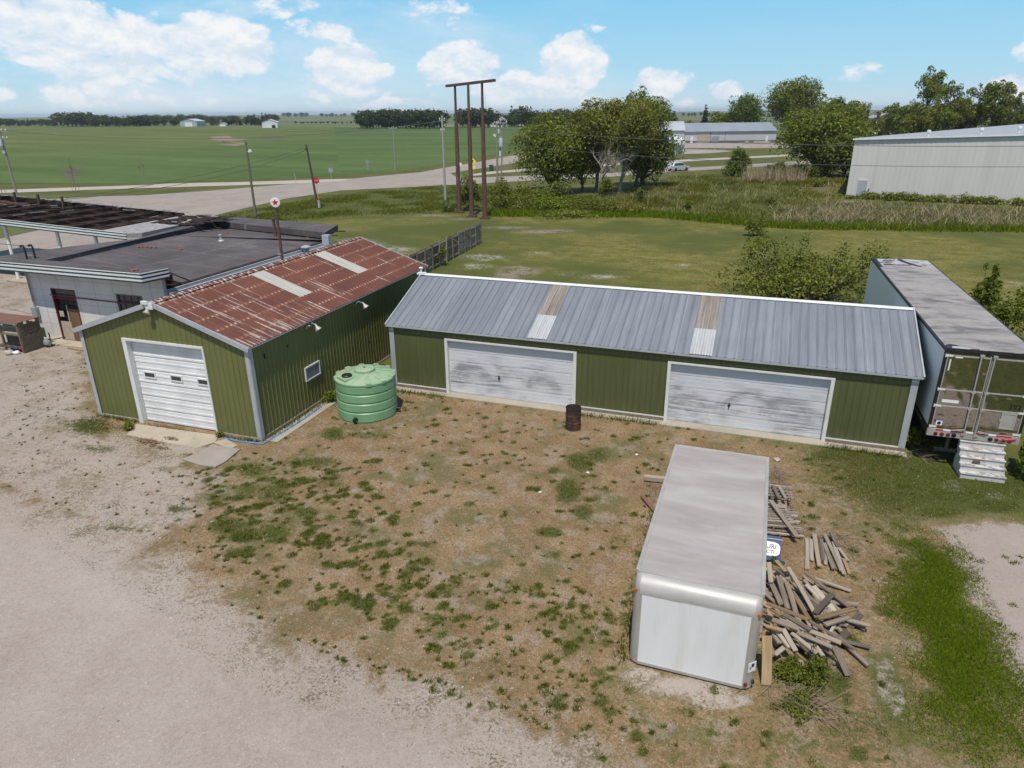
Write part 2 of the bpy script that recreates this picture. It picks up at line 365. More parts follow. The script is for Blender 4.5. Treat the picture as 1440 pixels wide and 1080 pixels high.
def m_tile():
    w = W('white_enamel_panels'); o = w.obj(); x, y, z = w.sep(o)
    n = w.noise(o, .9, 5); sh = w.noise(w.comb(w.ma('FLOOR', w.ma('DIVIDE', x, 1.22)), w.ma('FLOOR', w.ma('DIVIDE', z, .61)), 0.), 9.1, 0)
    col = w.ramp(w.ma('ADD', w.ma('MULTIPLY', n, .6), w.ma('MULTIPLY', sh, .4)), [(.3,(.56,.535,.51)), (.7,(.70,.675,.655))])
    def joint(c, p): return w.ss(w.ma('ABSOLUTE', w.ma('SUBTRACT', w.ma('FRACT', w.ma('DIVIDE', c, p)), .5)), .486, .494)
    j = w.ma('MAXIMUM', joint(w.ma('ADD', x, .35), 1.22), joint(w.ma('ADD', z, .3), .61))
    col = w.mix(w.ma('MULTIPLY', j, .7), col, (.22,.19,.16))
    col = w.mix(w.ma('MULTIPLY', w.ss(w.noise(w.map(o, (3,3,.6)), 1.1, 5, .7), .55, .8), .3), col, (.42,.33,.25))
    return w.out(col, .4, 0., w.bump(w.ma('MULTIPLY', j, -1.), .3, .01))
MT['tile'] = m_tile()
def m_memb():
    w = W('roof_membrane'); o = w.obj(); x, y, z = w.sep(o)
    n = w.noise(o, .35, 6, .65, .4); f = w.noise(o, 9, 4, .65)
    col = w.ramp(w.ma('ADD', w.ma('MULTIPLY', n, .7), w.ma('MULTIPLY', f, .3)), [(.32,(.062,.053,.054)), (.55,(.108,.093,.095)), (.72,(.165,.145,.144))])
    seam = w.ss(w.ma('ABSOLUTE', w.ma('SUBTRACT', w.ma('FRACT', w.ma('DIVIDE', w.ma('ADD', y, w.ma('MULTIPLY', w.noise(o, .7, 2), .12)), 2.6)), .5)), .488, .496)
    seam2 = w.ss(w.ma('ABSOLUTE', w.ma('SUBTRACT', w.ma('FRACT', w.ma('DIVIDE', w.ma('ADD', x, w.ma('MULTIPLY', w.noise(o, .7, 2), .12)), 4.4)), .5)), .492, .497)
    col = w.mix(w.ma('MULTIPLY', w.ma('MAXIMUM', seam, seam2), w.ma('MULTIPLY', n, .9)), col, (.3,.28,.28))
    pond = w.ss(w.noise(w.map(o, (.5,1.2,1)), .8, 5, .6), .60, .72)
    col = w.mix(w.ma('MULTIPLY', pond, .35), col, (.27,.23,.21))
    return w.out(col, .85, 0., w.bump(n, .3, .06), .2)
MT['membrane'] = m_memb()
MT['membrane_flash'] = simple('membrane_flashing', (.045,.045,.048), .9, 0, .3, 2, spec=.1)
MT['tar'] = simple('tar_black', (.040,.027,.023), .9, 0, .5, 3, bump=.5, dirt=(.15,.115,.10), dirt_amt=.5, spec=.1)
MT['torn'] = simple('torn_roofing', (.30,.28,.27), .8, 0, .45, 3, bump=.5, dirt=(.06,.05,.045), dirt_amt=.9)
# truck-box roof and trailer roof
def m_boxroof():
    w = W('grey_fibre_roof'); o = w.obj()
    n = w.noise(w.map(o, (.5, 1.2, 1)), 1., 5, .55, .4); bands = w.noise(w.map(o, (.35, 2.6, 1)), .9, 4, .6, .6); f = w.noise(o, 30, 2)
    col = w.ramp(w.ma('ADD', w.ma('MULTIPLY', n, .45), w.ma('ADD', w.ma('MULTIPLY', bands, .25), w.ma('MULTIPLY', f, .1))), [(.33,(.315,.28,.255)), (.42,(.375,.338,.312)), (.52,(.43,.394,.366))])
    col = w.mix(w.ma('MULTIPLY', w.ss(w.noise(w.map(o, (.6,3.5,1)), 1.1, 5, .6, .8), .6, .72), .35), col, (.47,.39,.28))
    rs = w.ma('MULTIPLY', w.ss(w.noise(w.map(o, (22,1.5,1)), 1., 3), .70, .76), w.ss(w.noise(o, .9, 2), .5, .65))
    col = w.mix(w.ma('MULTIPLY', rs, .5), col, (.3,.13,.06))
    return w.out(col, w.lin(bands, .3, .7, .45, .62), 0., w.bump(n, .2, .05), .35)
MT['box_roof'] = m_boxroof()
def m_trroof():
    w = W('trailer_roof_sheet'); o = w.obj(); x, y, z = w.sep(o)
    b = w.noise(w.map(o, (1., 1.9, 1)), .75, 5, .6, .8); f = w.noise(o, 22, 3); bd = w.noise(w.map(o, (.4,.8,1)), .6, 3)
    col = w.ramp(w.ma('ADD', w.ma('MULTIPLY', b, .65), w.ma('ADD', w.ma('MULTIPLY', bd, .25), w.ma('MULTIPLY', f, .1))), [(.40,(.15,.125,.12)), (.47,(.255,.225,.205)), (.56,(.335,.30,.275)), (.63,(.36,.29,.215))])
    fr = w.ma('MULTIPLY', w.ss(y, 13.0, 13.7), w.ss(w.noise(w.map(o, (2,2,1)), 1.2, 5, .7, 1.), .42, .52))
    col = w.mix(fr, col, (.42,.40,.42))
    tar = w.ma('MULTIPLY', w.ss(y, 12.6, 13.4), w.ss(w.noise(w.map(o, (1,1.4,1), (0,0,.6)), 1.5, 4, .6, .8), .60, .64))
    col = w.mix(tar, col, (.035,.025,.022))
    return w.out(col, .55, 0., w.bump(b, .2, .03))
MT['trailer_roof'] = m_trroof()
MT['tar_patch'] = simple('tar_patch', (.03,.022,.02), .6, 0, .5, 6, bump=.4)
def m_steel():
    w = W('polished_steel_doors'); o = w.obj(); n = w.noise(w.map(o, (.8,1.,1.9)), .7, 2, .4, .6); s = w.noise(o, 12, 4)
    col = w.mix(w.ss(s, .45, .75), (.42,.40,.37), (.30,.28,.25))
    return w.out(col, w.lin(s, .3, .7, .05, .13), 1., w.bump(n, .5, .14))
MT['steel'] = m_steel()
def m_trside():
    w = W('trailer_side_sheet'); o = w.obj(); n = w.noise(w.map(o, (1,.7,.5)), .9, 5); v = w.noise(w.map(o, (1,6,.3)), 1., 4)
    return w.out(w.ramp(w.ma('ADD', w.ma('MULTIPLY', n, .6), w.ma('MULTIPLY', v, .4)), [(.3,(.68,.69,.66)), (.7,(.76,.765,.74))]), .38, .0)
MT['trailer_side'] = m_trside()
MT['box_white'] = simple('white_box_panel', (.70,.70,.70), .42, 0, .05, 1.3, dirt=(.5,.46,.38), dirt_amt=.3, stretch=(2,2,.4))
MT['white_metal'] = simple('pale_metal_siding', (.60,.57,.545), .5, .0, .05, .3, dirt=(.42,.40,.37), dirt_amt=.3, stretch=(3,3,.3))
MT['white_roof'] = simple('pale_metal_roof', (.38,.38,.39), .5, .1, .06, .4)
MT['barn_white'] = simple('barn_white', (.66,.67,.68), .5, 0, .05, .3)
MT['barn_blue'] = simple('barn_grey_blue', (.36,.40,.44), .5, 0, .08, .3)
MT['barn_roof'] = simple('barn_roof', (.50,.53,.56), .45, .1, .06, .3)
MT['far_wall'] = simple('far_wall', (.47,.48,.50), .5, 0, .06, .3)
MT['far_roof'] = simple('far_roof', (.29,.32,.36), .45, .2, .06, .3)
MT['far_roof_pale'] = simple('far_roof_pale', (.46,.48,.50), .45, .2, .06, .3)
MT['car_paint'] = simple('silver_paint', (.62,.64,.67), .22, .4, .03)
MT['bark'] = simple('bark', (.105,.082,.062), .9, 0, .4, 6, bump=.6, stretch=(3,3,.6))
MT['bark_pale'] = simple('bark_pale', (.24,.21,.185), .9, 0, .35, 6, bump=.6, stretch=(3,3,.6))
MT['litter'] = simple('white_litter', (.75,.75,.75), .6, 0, .05)
MT['stone'] = simple('pale_stone', (.40,.36,.32), .85, 0, .2, 7)
MT['slate'] = simple('house_roof', (.13,.125,.125), .7, 0, .15)

def m_leaf(name, dark, mid, lite, trans=.34):
    w = W(name); i = w.isl(); big = w.noise(w.obj(), .45, 2)
    f = w.ma('ADD', w.ma('MULTIPLY', i, .6), w.ma('MULTIPLY', big, .4))
    col = w.ramp(f, [(.2, dark), (.5, mid), (.8, lite)])
    d = w.node('ShaderNodeBsdfDiffuse', {0: col}); t = w.node('ShaderNodeBsdfTranslucent', {0: w.mix(.5, col, (.11,.12,.004), 'ADD')})
    g = w.node('ShaderNodeBsdfGlossy', {0: (.5,.5,.5), 1: .5})
    a = w.node('ShaderNodeMixShader', {0: trans, 1: d.outputs[0], 2: t.outputs[0]})
    b = w.node('ShaderNodeMixShader', {0: .0 if 'blade' in name or 'stalk' in name else .03, 1: a.outputs[0], 2: g.outputs[0]})
    w.node('ShaderNodeOutputMaterial', {0: b.outputs[0]}); return w.m
MT['leaf'] = m_leaf('leaves_mid', (0.084,0.111,0.014), (0.147,0.174,0.021), (0.240,0.255,0.036))
MT['leaf_olive'] = m_leaf('leaves_olive', (0.105,0.110,0.017), (0.173,0.170,0.026), (0.261,0.245,0.045))
MT['leaf_dark'] = m_leaf('leaves_dark', (0.061,0.088,0.014), (0.107,0.146,0.023), (0.185,0.218,0.039))
MT['leaf_bright'] = m_leaf('leaves_bright', (0.076,0.101,0.009), (0.133,0.161,0.015), (0.202,0.218,0.030), .35)
MT['leaf_yellow'] = m_leaf('leaves_yellow', (0.090,0.100,0.010), (0.140,0.150,0.016), (0.190,0.190,0.030), .35)
MT['leaf_far'] = m_leaf('leaves_far', (0.031,0.043,0.013), (0.051,0.067,0.021), (0.081,0.097,0.035))
MT['leaf_spruce'] = m_leaf('needles', (0.018,0.031,0.016), (0.034,0.052,0.026), (0.057,0.078,0.047), .1)
MT['leaf_weed'] = m_leaf('weed_leaves', (0.079,0.115,0.009), (0.131,0.174,0.013), (0.210,0.246,0.023), .3)
MT['leaf_shrub'] = m_leaf('shrub_leaves', (0.081,0.098,0.012), (0.150,0.166,0.022), (0.240,0.247,0.043), .3)
MT['blade_green'] = m_leaf('grass_blades', (0.060,0.079,0.009), (0.098,0.120,0.012), (0.152,0.162,0.023), .3)
MT['blade_weed'] = m_leaf('meadow_blades', (.065,.080,.010), (.115,.128,.018), (.18,.175,.036), .3)
MT['blade_lush'] = m_leaf('lush_blades', (0.069,0.115,0.005), (0.114,0.170,0.008), (0.176,0.227,0.016), .3)
MT['blade_straw'] = m_leaf('straw_blades', (0.200,0.131,0.062), (0.325,0.225,0.119), (0.475,0.362,0.225), .2)
MT['blade_tall'] = m_leaf('tall_grass_blades', (0.106,0.125,0.022), (0.201,0.206,0.056), (0.340,0.325,0.141), .3)
MT['blade_tan'] = m_leaf('dead_stalks', (0.242,0.187,0.110), (0.374,0.303,0.198), (0.506,0.429,0.308), .2)
MT['twig'] = simple('dead_twigs', (.25,.19,.14), .9, 0, .4)

# ---------------------------------------------------------------- camera (drone, 11.1 m up)
cam = bpy.data.cameras.new('camera'); camo = bpy.data.objects.new('camera', cam); COL.objects.link(camo); SC.camera = camo
cam.sensor_width = 36; cam.lens = 974.0/1440*36; cam.clip_end = 30000; cam.clip_start = .1
camo.matrix_world = Matrix.Translation((0, 0, 11.108)) @ Matrix.Rotation(.336, 4, 'Z') @ Matrix.Rotation(math.pi/2 - .374, 4, 'X') @ Matrix.Rotation(-.009, 4, 'Z')

# ---------------------------------------------------------------- light
EL = R(65); SUNV = Vector((.20, -.98, 0)).normalized() * math.cos(EL) + Vector((0, 0, math.sin(EL)))
sl = bpy.data.lights.new('sun', 'SUN'); sl.energy = 4.2; sl.angle = R(.5); sl.color = (1, .935, .85)
so = bpy.data.objects.new('sun', sl); COL.objects.link(so); so.rotation_euler = SUNV.to_track_quat('Z', 'Y').to_euler(); so.location = (0, 0, 60)

def build_world():
    wd = bpy.data.worlds.new('World'); SC.world = wd; wd.use_nodes = True; nt = wd.node_tree; nt.nodes.clear(); w = W(nt=nt)
    sky = w.node('ShaderNodeTexSky', sky_type='NISHITA'); sky.sun_disc = False; sky.sun_elevation = EL
    sky.sun_rotation = math.atan2(SUNV.x, SUNV.y); sky.altitude = 200; sky.air_density = 1.0; sky.dust_density = .6; sky.ozone_density = 2.2
    d = w.node('ShaderNodeTexCoord').outputs['Generated']; x, y, z = w.sep(d)
    az = w.ma('ARCTAN2', x, y); el = w.ma('ARCSINE', z)
    p = w.comb(az, el, 0.)
    warp = w.vm('MULTIPLY', w.vm('SUBTRACT', w.noisec(w.map(p, (11, 18, 1)), 1., 4), (.5,.5,.5)), (.035, .028, 0.))
    pw = w.vm('ADD', p, warp)
    blob = None
    # cumulus heaps: (azimuth, elevation, half width, half height, weight) in radians
    for a, e, ra, re, wt in CLOUDS:
        q = w.vm('LENGTH', w.vm('MULTIPLY', w.vm('SUBTRACT', pw, (a, e, 0)), (1/ra, 1/re, 1)))
        v = w.ma('MULTIPLY', w.ss(q, 1.25, .25), wt)
        blob = v if blob is None else w.ma('MAXIMUM', blob, v)
    n1 = w.noise(w.map(p, (9, 16, 1)), 1., 8, .56, .25)
    n2 = w.noise(w.map(p, (26, 42, 1)), 1., 8, .6, .3)
    n2b = w.noise(w.map(p, (26, 42, 1), (0,0,0), (-.12, -.42, 0)), 1., 8, .6, .3)
    n3 = w.noise(w.map(p, (3, 9, 1)), 1., 7, .6, .4)
    def puff(q):
        v1 = w.node('ShaderNodeTexVoronoi', {'Vector': w.map(q, (17, 27, 1)), 'Scale': 1., 'Detail': 3., 'Roughness': .55, 'Lacunarity': 2.3}, feature='F1').outputs[0]
        return w.ma('SUBTRACT', .62, v1)
    pf = puff(pw); pfu = puff(w.vm('ADD', pw, (.004, .011, 0)))
    n = w.ma('ADD', w.ma('MULTIPLY', n1, .5), w.ma('MULTIPLY', n2, .5))
    t = w.ma('ADD', blob, w.ma('ADD', w.ma('MULTIPLY', w.ma('SUBTRACT', n, .5), 1.25), w.ma('MULTIPLY', pf, .55)))
    c = w.ss(t, .22, .52)
    veil = w.ma('MULTIPLY', w.ss(n3, .46, .75), w.ma('ADD', w.ss(az, .05, -.6, .12, .85), w.ss(el, .05, .0, 0., .25)))
    zen = w.ma('MULTIPLY', w.ss(w.noise(w.map(d, (2,2,4)), 1.3, 6, .6), .5, .68), w.ss(el, .14, .3))
    shade = w.ma('ADD', .5, w.ma('ADD', w.ma('MULTIPLY', w.ma('SUBTRACT', n2, n2b), 2.2), w.ma('MULTIPLY', w.ma('SUBTRACT', pf, pfu), 1.3)), clamp=True)
    body = w.ma('ADD', w.ma('MULTIPLY', shade, .75), w.ma('MULTIPLY', w.ss(t, .4, 1.1), .3))
    ccol = w.mix(body, (.66, .78, .90), (.93, .945, .95))
    skyc = w.mix(1.0, sky.outputs[0], (.088, .088, .088), 'MULTIPLY')
    grad = w.ramp(el, [(0., (.58, .78, .90)), (.045, (.42, .74, .94)), (.14, (.25, .64, .94)), (.35, (.115, .27, .50)), (.8, (.09, .20, .40))])
    skyc = w.mix(.85, skyc, grad)
    col = w.mix(w.ma('MULTIPLY', veil, .9), skyc, (.78, .86, .94))
    col = w.mix(c, col, ccol); col = w.mix(w.ma('MULTIPLY', zen, .6), col, (.75, .8, .86))
    hz = w.ss(el, .03, .0)
    col = w.mix(w.ma('MULTIPLY', hz, .5), col, (.66, .78, .87))
    bg = w.node('ShaderNodeBackground', {0: col, 1: 1.0}); w.node('ShaderNodeOutputWorld', {0: bg.outputs[0]})
    wd.cycles.sampling_method = 'MANUAL'; wd.cycles.sample_map_resolution = 512
CLOUDS = [
(-0.8783, 0.0831, 0.1540, 0.0616, 0.95), (-0.8192, 0.0670, 0.1540, 0.0565, 1.00), (-0.6943, 0.0814, 0.0770, 0.0462, 1.15), (-0.6638, 0.0663, 0.0565, 0.0308, 0.95), (-0.7465, 0.0533, 0.1129, 0.0308, 0.80),
(-0.8863, 0.1069, 0.0616, 0.0226, 0.90), (-0.9012, 0.0397, 0.1232, 0.0462, 0.75), (-0.5799, 0.0929, 0.0565, 0.0226, 0.75), (-0.6397, 0.1211, 0.1129, 0.0226, 0.62), (-0.4225, 0.1206, 0.0719, 0.0226, 0.70), (-0.4051, 0.1022, 0.0308, 0.0123, 0.60),
(-0.5486, 0.0551, 0.0667, 0.0349, 1.10), (-0.5734, 0.0299, 0.1129, 0.0257, 0.75), (-0.3976, 0.0550, 0.0770, 0.0359, 1.00), (-0.2531, 0.0621, 0.0616, 0.0411, 1.10), (-0.3324, 0.0331, 0.1335, 0.0308, 0.85), (-0.2222, 0.0987, 0.0329, 0.0164, 0.45),
(-0.1372, 0.0351, 0.0493, 0.0246, 0.95), (-0.0519, 0.0253, 0.0287, 0.0185, 0.60), (0.0791, 0.0388, 0.0493, 0.0185, 0.55), (0.0781, 0.0190, 0.0616, 0.0205, 0.40), (0.2576, 0.0228, 0.0462, 0.0287, 1.00), (0.2604, 0.0546, 0.0359, 0.0205, 0.60),
(-0.8288, 0.0178, 0.2669, 0.0164, 0.60), (-0.5207, 0.0126, 0.2464, 0.0123, 0.55), (-0.1633, 0.0140, 0.2053, 0.0123, 0.40),
]
build_world()

# ---------------------------------------------------------------- ground
def inside(px, py, poly):
    """signed distance to a polygon, positive inside (metres)"""
    poly = np.asarray(poly, float); n = len(poly); ins = np.zeros(px.shape, bool); dm = np.full(px.shape, 1e9)
    for i in range(n):
        x0, y0 = poly[i]; x1, y1 = poly[(i+1) % n]
        c = ((y0 > py) != (y1 > py)) & (px < (x1-x0)*(py-y0)/((y1-y0) if y1 != y0 else 1e-9) + x0); ins ^= c
        L = (x1-x0)**2 + (y1-y0)**2 + 1e-9; t = np.clip(((px-x0)*(x1-x0) + (py-y0)*(y1-y0))/L, 0, 1)
        dm = np.minimum(dm, np.hypot(px-x0-t*(x1-x0), py-y0-t*(y1-y0)))
    return np.where(ins, dm, -dm)
def soft(d, w): return np.clip(d/w*.5 + .5, 0, 1)
def blob(px, py, e):
    cx, cy, ax, ay, bx, by = e[:6]; det = ax*by - ay*bx
    dx, dy = px-cx, py-cy; a = (dx*by - dy*bx)/det; b = (ax*dy - ay*dx)/det
    return np.clip(1.25 - np.hypot(a, b), 0, 1)

DRIVE = [(-41.235, 14.703), (-22.297, 13.236), (-18.056, 12.741), (-13.708, 11.822), (-10.964, 10.755), (-8.68, 10.113), (-6.195, 10.156), (-3.805, 9.853), (-2.241, 9.493), (-0.813, 8.963), (-0.189, 5.157), (-12.908, 0.815)]
LOT = [(-57.818, 19.085), (-74.013, 43.123), (-65.863, 49.569), (-53.725, 49.084), (-40.485, 36.907), (-30.321, 24.036), (-23.38, 18.183), (-18.271, 16.667), (-15.65, 16.433), (-14.161, 13.701), (-14.497, 11.393), (-18.642, 11.82), (-21.415, 12.587), (-36.481, 10.704)]
YARD = [(-17.87, 16.24), (-15.519, 18.149), (-15.276, 21.914), (-13.905, 24.804), (-2.305, 24.686), (5.778, 23.729), (5.665, 20.666), (4.435, 17.368), (3.72, 14.387), (4.07, 12.229), (3.734, 10.218), (-0.836, 9.102), (-2.918, 9.875), (-4.876, 10.179), (-7.827, 10.518), (-10.308, 11.254), (-14.337, 12.49)]
LUSH = [(4.744, 19.261), (5.919, 19.139), (5.997, 17.888), (5.856, 16.374), (6.024, 15.647), (5.939, 14.447), (6.225, 13.951), (5.824, 13.002), (5.887, 12.153), (5.033, 11.702), (4.297, 12.127), (4.239, 13.243), (4.675, 14.59), (4.245, 15.836), (4.956, 17.542)]
LUSHW = [(3.584, 18.99), (5.934, 19.216), (5.904, 16.39), (5.939, 14.447), (6.225, 13.951), (5.837, 11.973), (3.423, 11.159), (3.124, 12.868), (3.855, 15.436)]
RIGHT_GREEN = [(2.523, 25.269), (7.065, 24.964), (9.424, 25.19), (12.775, 25.767), (11.309, 21.932), (8.33, 21.222), (5.65, 19.561), (4.704, 18.989), (3.683, 20.011), (2.365, 21.353)]
LOW_GREEN = [(1.987, 11.992), (3.72, 14.387), (4.378, 13.29), (4.648, 12.071), (5.824, 12.132), (6.297, 11.514), (0.955, 9.708), (-0.183, 9.941), (0.519, 11.033)]
PAD = [(5.846, 19.853), (7.113, 20.622), (11.142, 21.494), (7.478, 11.913), (6.108, 12.738), (6.206, 14.214), (6.099, 15.548), (6.006, 16.644), (5.929, 18.187)]
LAWN = [(-44.765, 51.717), (-48.426, 64.127), (-33.839, 76.991), (-10.142, 80.501), (2.547, 75.136), (24.417, 79.588), (39.784, 82.305), (20.099, 38.041), (10.13, 40.54), (7.165, 47.46), (-16.814, 45.291), (-27.233, 50.123), (-37.391, 57.846)]
TALL = [(-29.76, 78.119), (-35.102, 95.108), (-19.41, 98.322), (-13.529, 133.727), (4.815, 142.733), (15.678, 137.702), (11.09, 100.557), (29.201, 96.942), (47.417, 99.47), (39.364, 81.361), (24.685, 80.557), (2.562, 76.093), (-10.298, 81.651), (-20.879, 80.576)]
DITCH = [(-56.492, 58.24), (-59.714, 69.833), (-59.013, 81.792), (-57.048, 93.227), (-49.008, 106.196), (-40.002, 108.457), (-32.522, 88.08), (-33.839, 76.991), (-43.733, 74.254), (-48.523, 66.854), (-47.475, 57.083)]
BLOBS = dict(
 green=[(-15.078, 16.621, 0.823, 0.27, -0.527, 0.667, 0.75), (-13.361, 15.471, 0.853, 0.281, -0.662, 0.883, 0.72), (-14.362, 15.372, 0.776, 0.256, -0.535, 0.665, 0.6), (-13.499, 13.523, 0.788, 0.261, -0.462, 0.55, 0.8), (-12.035, 13.7, 0.776, 0.257, -0.502, 0.67, 0.75), (-11.788, 14.896, 0.57, 0.188, -0.282, 0.409, 0.8), (-12.356, 12.441, 0.552, 0.184, -0.31, 0.376, 0.7), (-15.024, 14.695, 0.636, 0.21, -0.426, 0.49, 0.6), (-15.612, 13.844, 0.537, 0.177, -0.245, 0.26, 0.7), (-15.916, 12.528, 0.588, 0.195, -0.237, 0.229, 0.55), (-16.597, 12.419, 0.316, 0.105, -0.186, 0.172, 0.6),
  (-13.432, 17.696, 1.28, 0.42, -0.362, 0.536, 0.7), (-13.985, 19.887, 0.659, 0.215, -0.477, 0.749, 0.8), (-12.657, 20.191, 1.007, 0.328, -0.309, 0.538, 0.6), (-12.141, 16.579, 0.876, 0.288, -0.363, 0.559, 0.6), (-25.131, 17.614, 1.214, 0.394, -0.621, 0.511, 0.5), (-23.209, 17.544, 1.052, 0.342, -0.9, 0.795, 0.95), (-21.289, 16.143, 0.978, 0.32, -0.579, 0.52, 0.6), (-25.536, 18.588, 0.839, 0.272, -0.522, 0.442, 0.45), (-17.943, 15.68, 0.597, 0.196, -0.271, 0.279, 0.55), (-21.79, 17.87, 0.366, 0.119, -0.316, 0.301, 0.95),
  (-4.763, 20.538, 0.551, 0.181, -0.223, 0.902, 1), (-4.304, 21.241, 0.656, 0.215, -0.187, 0.841, 0.75), (-4.624, 18.581, 0.552, 0.182, -0.269, 1.026, 0.95), (-3.905, 17.503, 0.482, 0.159, -0.149, 0.616, 0.8), (-4.614, 16.16, 0.575, 0.191, -0.121, 0.413, 0.8), (-3.563, 18.931, 0.466, 0.154, -0.147, 0.693, 0.5), (-7.977, 21.217, 0.737, 0.241, -0.202, 0.549, 0.35), (-3.681, 18.437, 0.291, 0.096, -0.092, 0.416, 0.6), (-4.126, 15.176, 0.363, 0.121, -0.088, 0.31, 0.55), (-4.393, 13.516, 0.37, 0.124, -0.102, 0.315, 0.55), (-5.651, 14.335, 0.394, 0.131, -0.111, 0.293, 0.5), (-2.883, 11.939, 0.21, 0.07, -0.09, 0.342, 1), (-2.122, 11.417, 0.344, 0.116, -0.07, 0.316, 0.55), (-6.14, 11.832, 0.414, 0.139, -0.126, 0.27, 0.65), (-5.522, 12.091, 0.319, 0.107, -0.097, 0.229, 0.8), (-8.563, 11.696, 0.331, 0.111, -0.145, 0.231, 0.75), (-7.525, 13.072, 0.314, 0.105, -0.136, 0.265, 0.7), (-6.416, 12.841, 0.439, 0.146, -0.162, 0.354, 0.65), (-9.407, 13.768, 0.41, 0.136, -0.141, 0.235, 0.5), (-7.622, 14.538, 0.374, 0.124, -0.118, 0.247, 0.7),
  (3.607, 23.832, 1.618, 0.53, 0.075, 0.921, 0.9), (3.016, 25.43, 1.48, 0.483, 0.037, 0.649, 0.6), (4.919, 23.713, 1.356, 0.445, 0.159, 1.236, 0.95), (3.395, 21.223, 0.839, 0.276, 0.085, 1.042, 0.6), (4.899, 21.268, 1.232, 0.406, 0.157, 1.117, 0.9), (6.06, 20.796, 1.186, 0.392, 0.117, 0.616, 0.9), (7.73, 21.682, 1.2, 0.396, 0.16, 0.646, 1), (5.461, 22.372, 0.639, 0.21, 0.11, 0.705, 0.5), (4.131, 17.589, 0.459, 0.153, 0.061, 0.478, 0.6), (2.706, 12.728, 0.419, 0.141, 0.041, 0.503, 0.9), (1.849, 11.85, 0.674, 0.227, 0.012, 0.383, 0.7), (-2.62, 16.377, 0.487, 0.162, -0.105, 0.545, 0.5), (-1.852, 13.266, 0.253, 0.085, -0.089, 0.488, 0.6), (-0.291, 10.943, 0.534, 0.18, -0.027, 0.25, 0.5), (-1.093, 10.673, 0.401, 0.135, -0.04, 0.246, 0.45),
  (-2.901, 21.701, 0.514, 0.168, -0.088, 0.534, 0.35), (-9.941, 21.863, 0.515, 0.168, -0.204, 0.471, 0.3), (-12.638, 22.395, 0.541, 0.176, -0.332, 0.631, 0.4)],
 bare=[(6.812, 22.675, 0.507, 0.167, 0.124, 0.607, 1), (5.889, 21.954, 0.291, 0.096, 0.051, 0.29, 0.7), (7.894, 22.344, 0.492, 0.162, 0.096, 0.388, 0.8), (3.626, 13.139, 0.28, 0.094, 0.143, 1.082, 0.8), (3.773, 12.593, 0.216, 0.073, 0.106, 0.726, 0.8), (3.41, 13.599, 0.174, 0.058, 0.053, 0.457, 0.5), (-6.948, 19.822, 1.382, 0.453, -0.236, 0.682, 0.3), (-10.599, 16.612, 0.858, 0.283, -0.27, 0.47, 0.35), (-10.747, 14.434, 0.785, 0.26, -0.25, 0.385, 0.3), (-0.362, 11.595, 1.324, 0.445, -0.042, 0.389, 1), (0.427, 11.467, 0.815, 0.274, -0.018, 0.301, 1), (-1.182, 11.67, 0.57, 0.192, -0.045, 0.28, 0.9), (-2.374, 15.102, 0.878, 0.292, -0.115, 0.599, 0.35), (-3.836, 21.394, 0.702, 0.23, -0.107, 0.529, 0.4), (-9.006, 23.21, 0.798, 0.259, -0.194, 0.513, 0.4), (-2.072, 22.843, 0.963, 0.315, -0.087, 0.691, 0.35), (4.174, 16.667, 0.506, 0.169, 0.094, 0.687, 0.35), (5.072, 18.233, 0.358, 0.119, 0.131, 0.786, 0.45), (-11.028, 16.471, 0.429, 0.141, -0.187, 0.311, 0.5), (-18.69, 17.112, 1.467, 0.48, -0.6, 0.637, 0.9), (-22.377, 16.207, 0.994, 0.325, -0.72, 0.618, 0.8), (7.065, 24.964, 0.552, 0.181, 0.094, 0.478, 0.4), (-18.339, 16.087, 1.173, 0.385, -0.565, 0.581, 0.8),
  (9.804, 100.213, 3.432, 0.919, 0.195, 2.402, 1), (5.848, 22.888, 0.303, 0.099, 0.043, 0.26, 0.6)],
 dirt=[(-16.417, 48.858, 1.637, 0.495, -0.637, 1.901, 1), (-16.621, 47.021, 1.291, 0.392, -0.468, 1.334, 0.9), (-24.36, 68.409, 2.835, 0.809, -0.475, 1.342, 0.6), (-20.174, 66.761, 3.126, 0.899, -0.383, 1.262, 0.75), (-18.509, 68.164, 2.057, 0.59, -0.262, 0.953, 0.7), (-35.516, 74.638, 2.894, 0.805, -0.664, 1.42, 0.65), (-31.184, 72.868, 2.317, 0.65, -0.522, 1.235, 0.5), (-30.689, 54.031, 1.818, 0.537, -1.009, 1.833, 0.5)],
 chalk=[(-20.872, 52.949, 2.249, 0.671, -0.654, 1.682, 0.85), (-20.07, 49.368, 1.48, 0.446, -0.593, 1.482, 0.7), (-16.925, 56.052, 1.726, 0.512, -0.368, 1.213, 0.5), (-10.152, 48.744, 1.957, 0.595, -0.198, 0.911, 0.8), (-12.536, 48.758, 0.995, 0.302, -0.182, 0.693, 0.5), (-4.984, 54.466, 1.25, 0.376, -0.07, 0.647, 0.7), (-8.779, 54.173, 1.062, 0.319, -0.095, 0.546, 0.4), (-32.799, 55.232, 1.872, 0.55, -1.29, 2.244, 0.9), (-29.159, 53.782, 2.035, 0.602, -1.108, 2.106, 0.8), (-35.437, 57.182, 1.951, 0.569, -0.825, 1.377, 0.7), (14.442, 48.8, 1.631, 0.506, 0.384, 1.551, 0.5), (16.88, 54.473, 1.343, 0.411, 0.375, 1.416, 0.5), (8.823, 23.012, 0.624, 0.205, 0.111, 0.403, 0.5)])

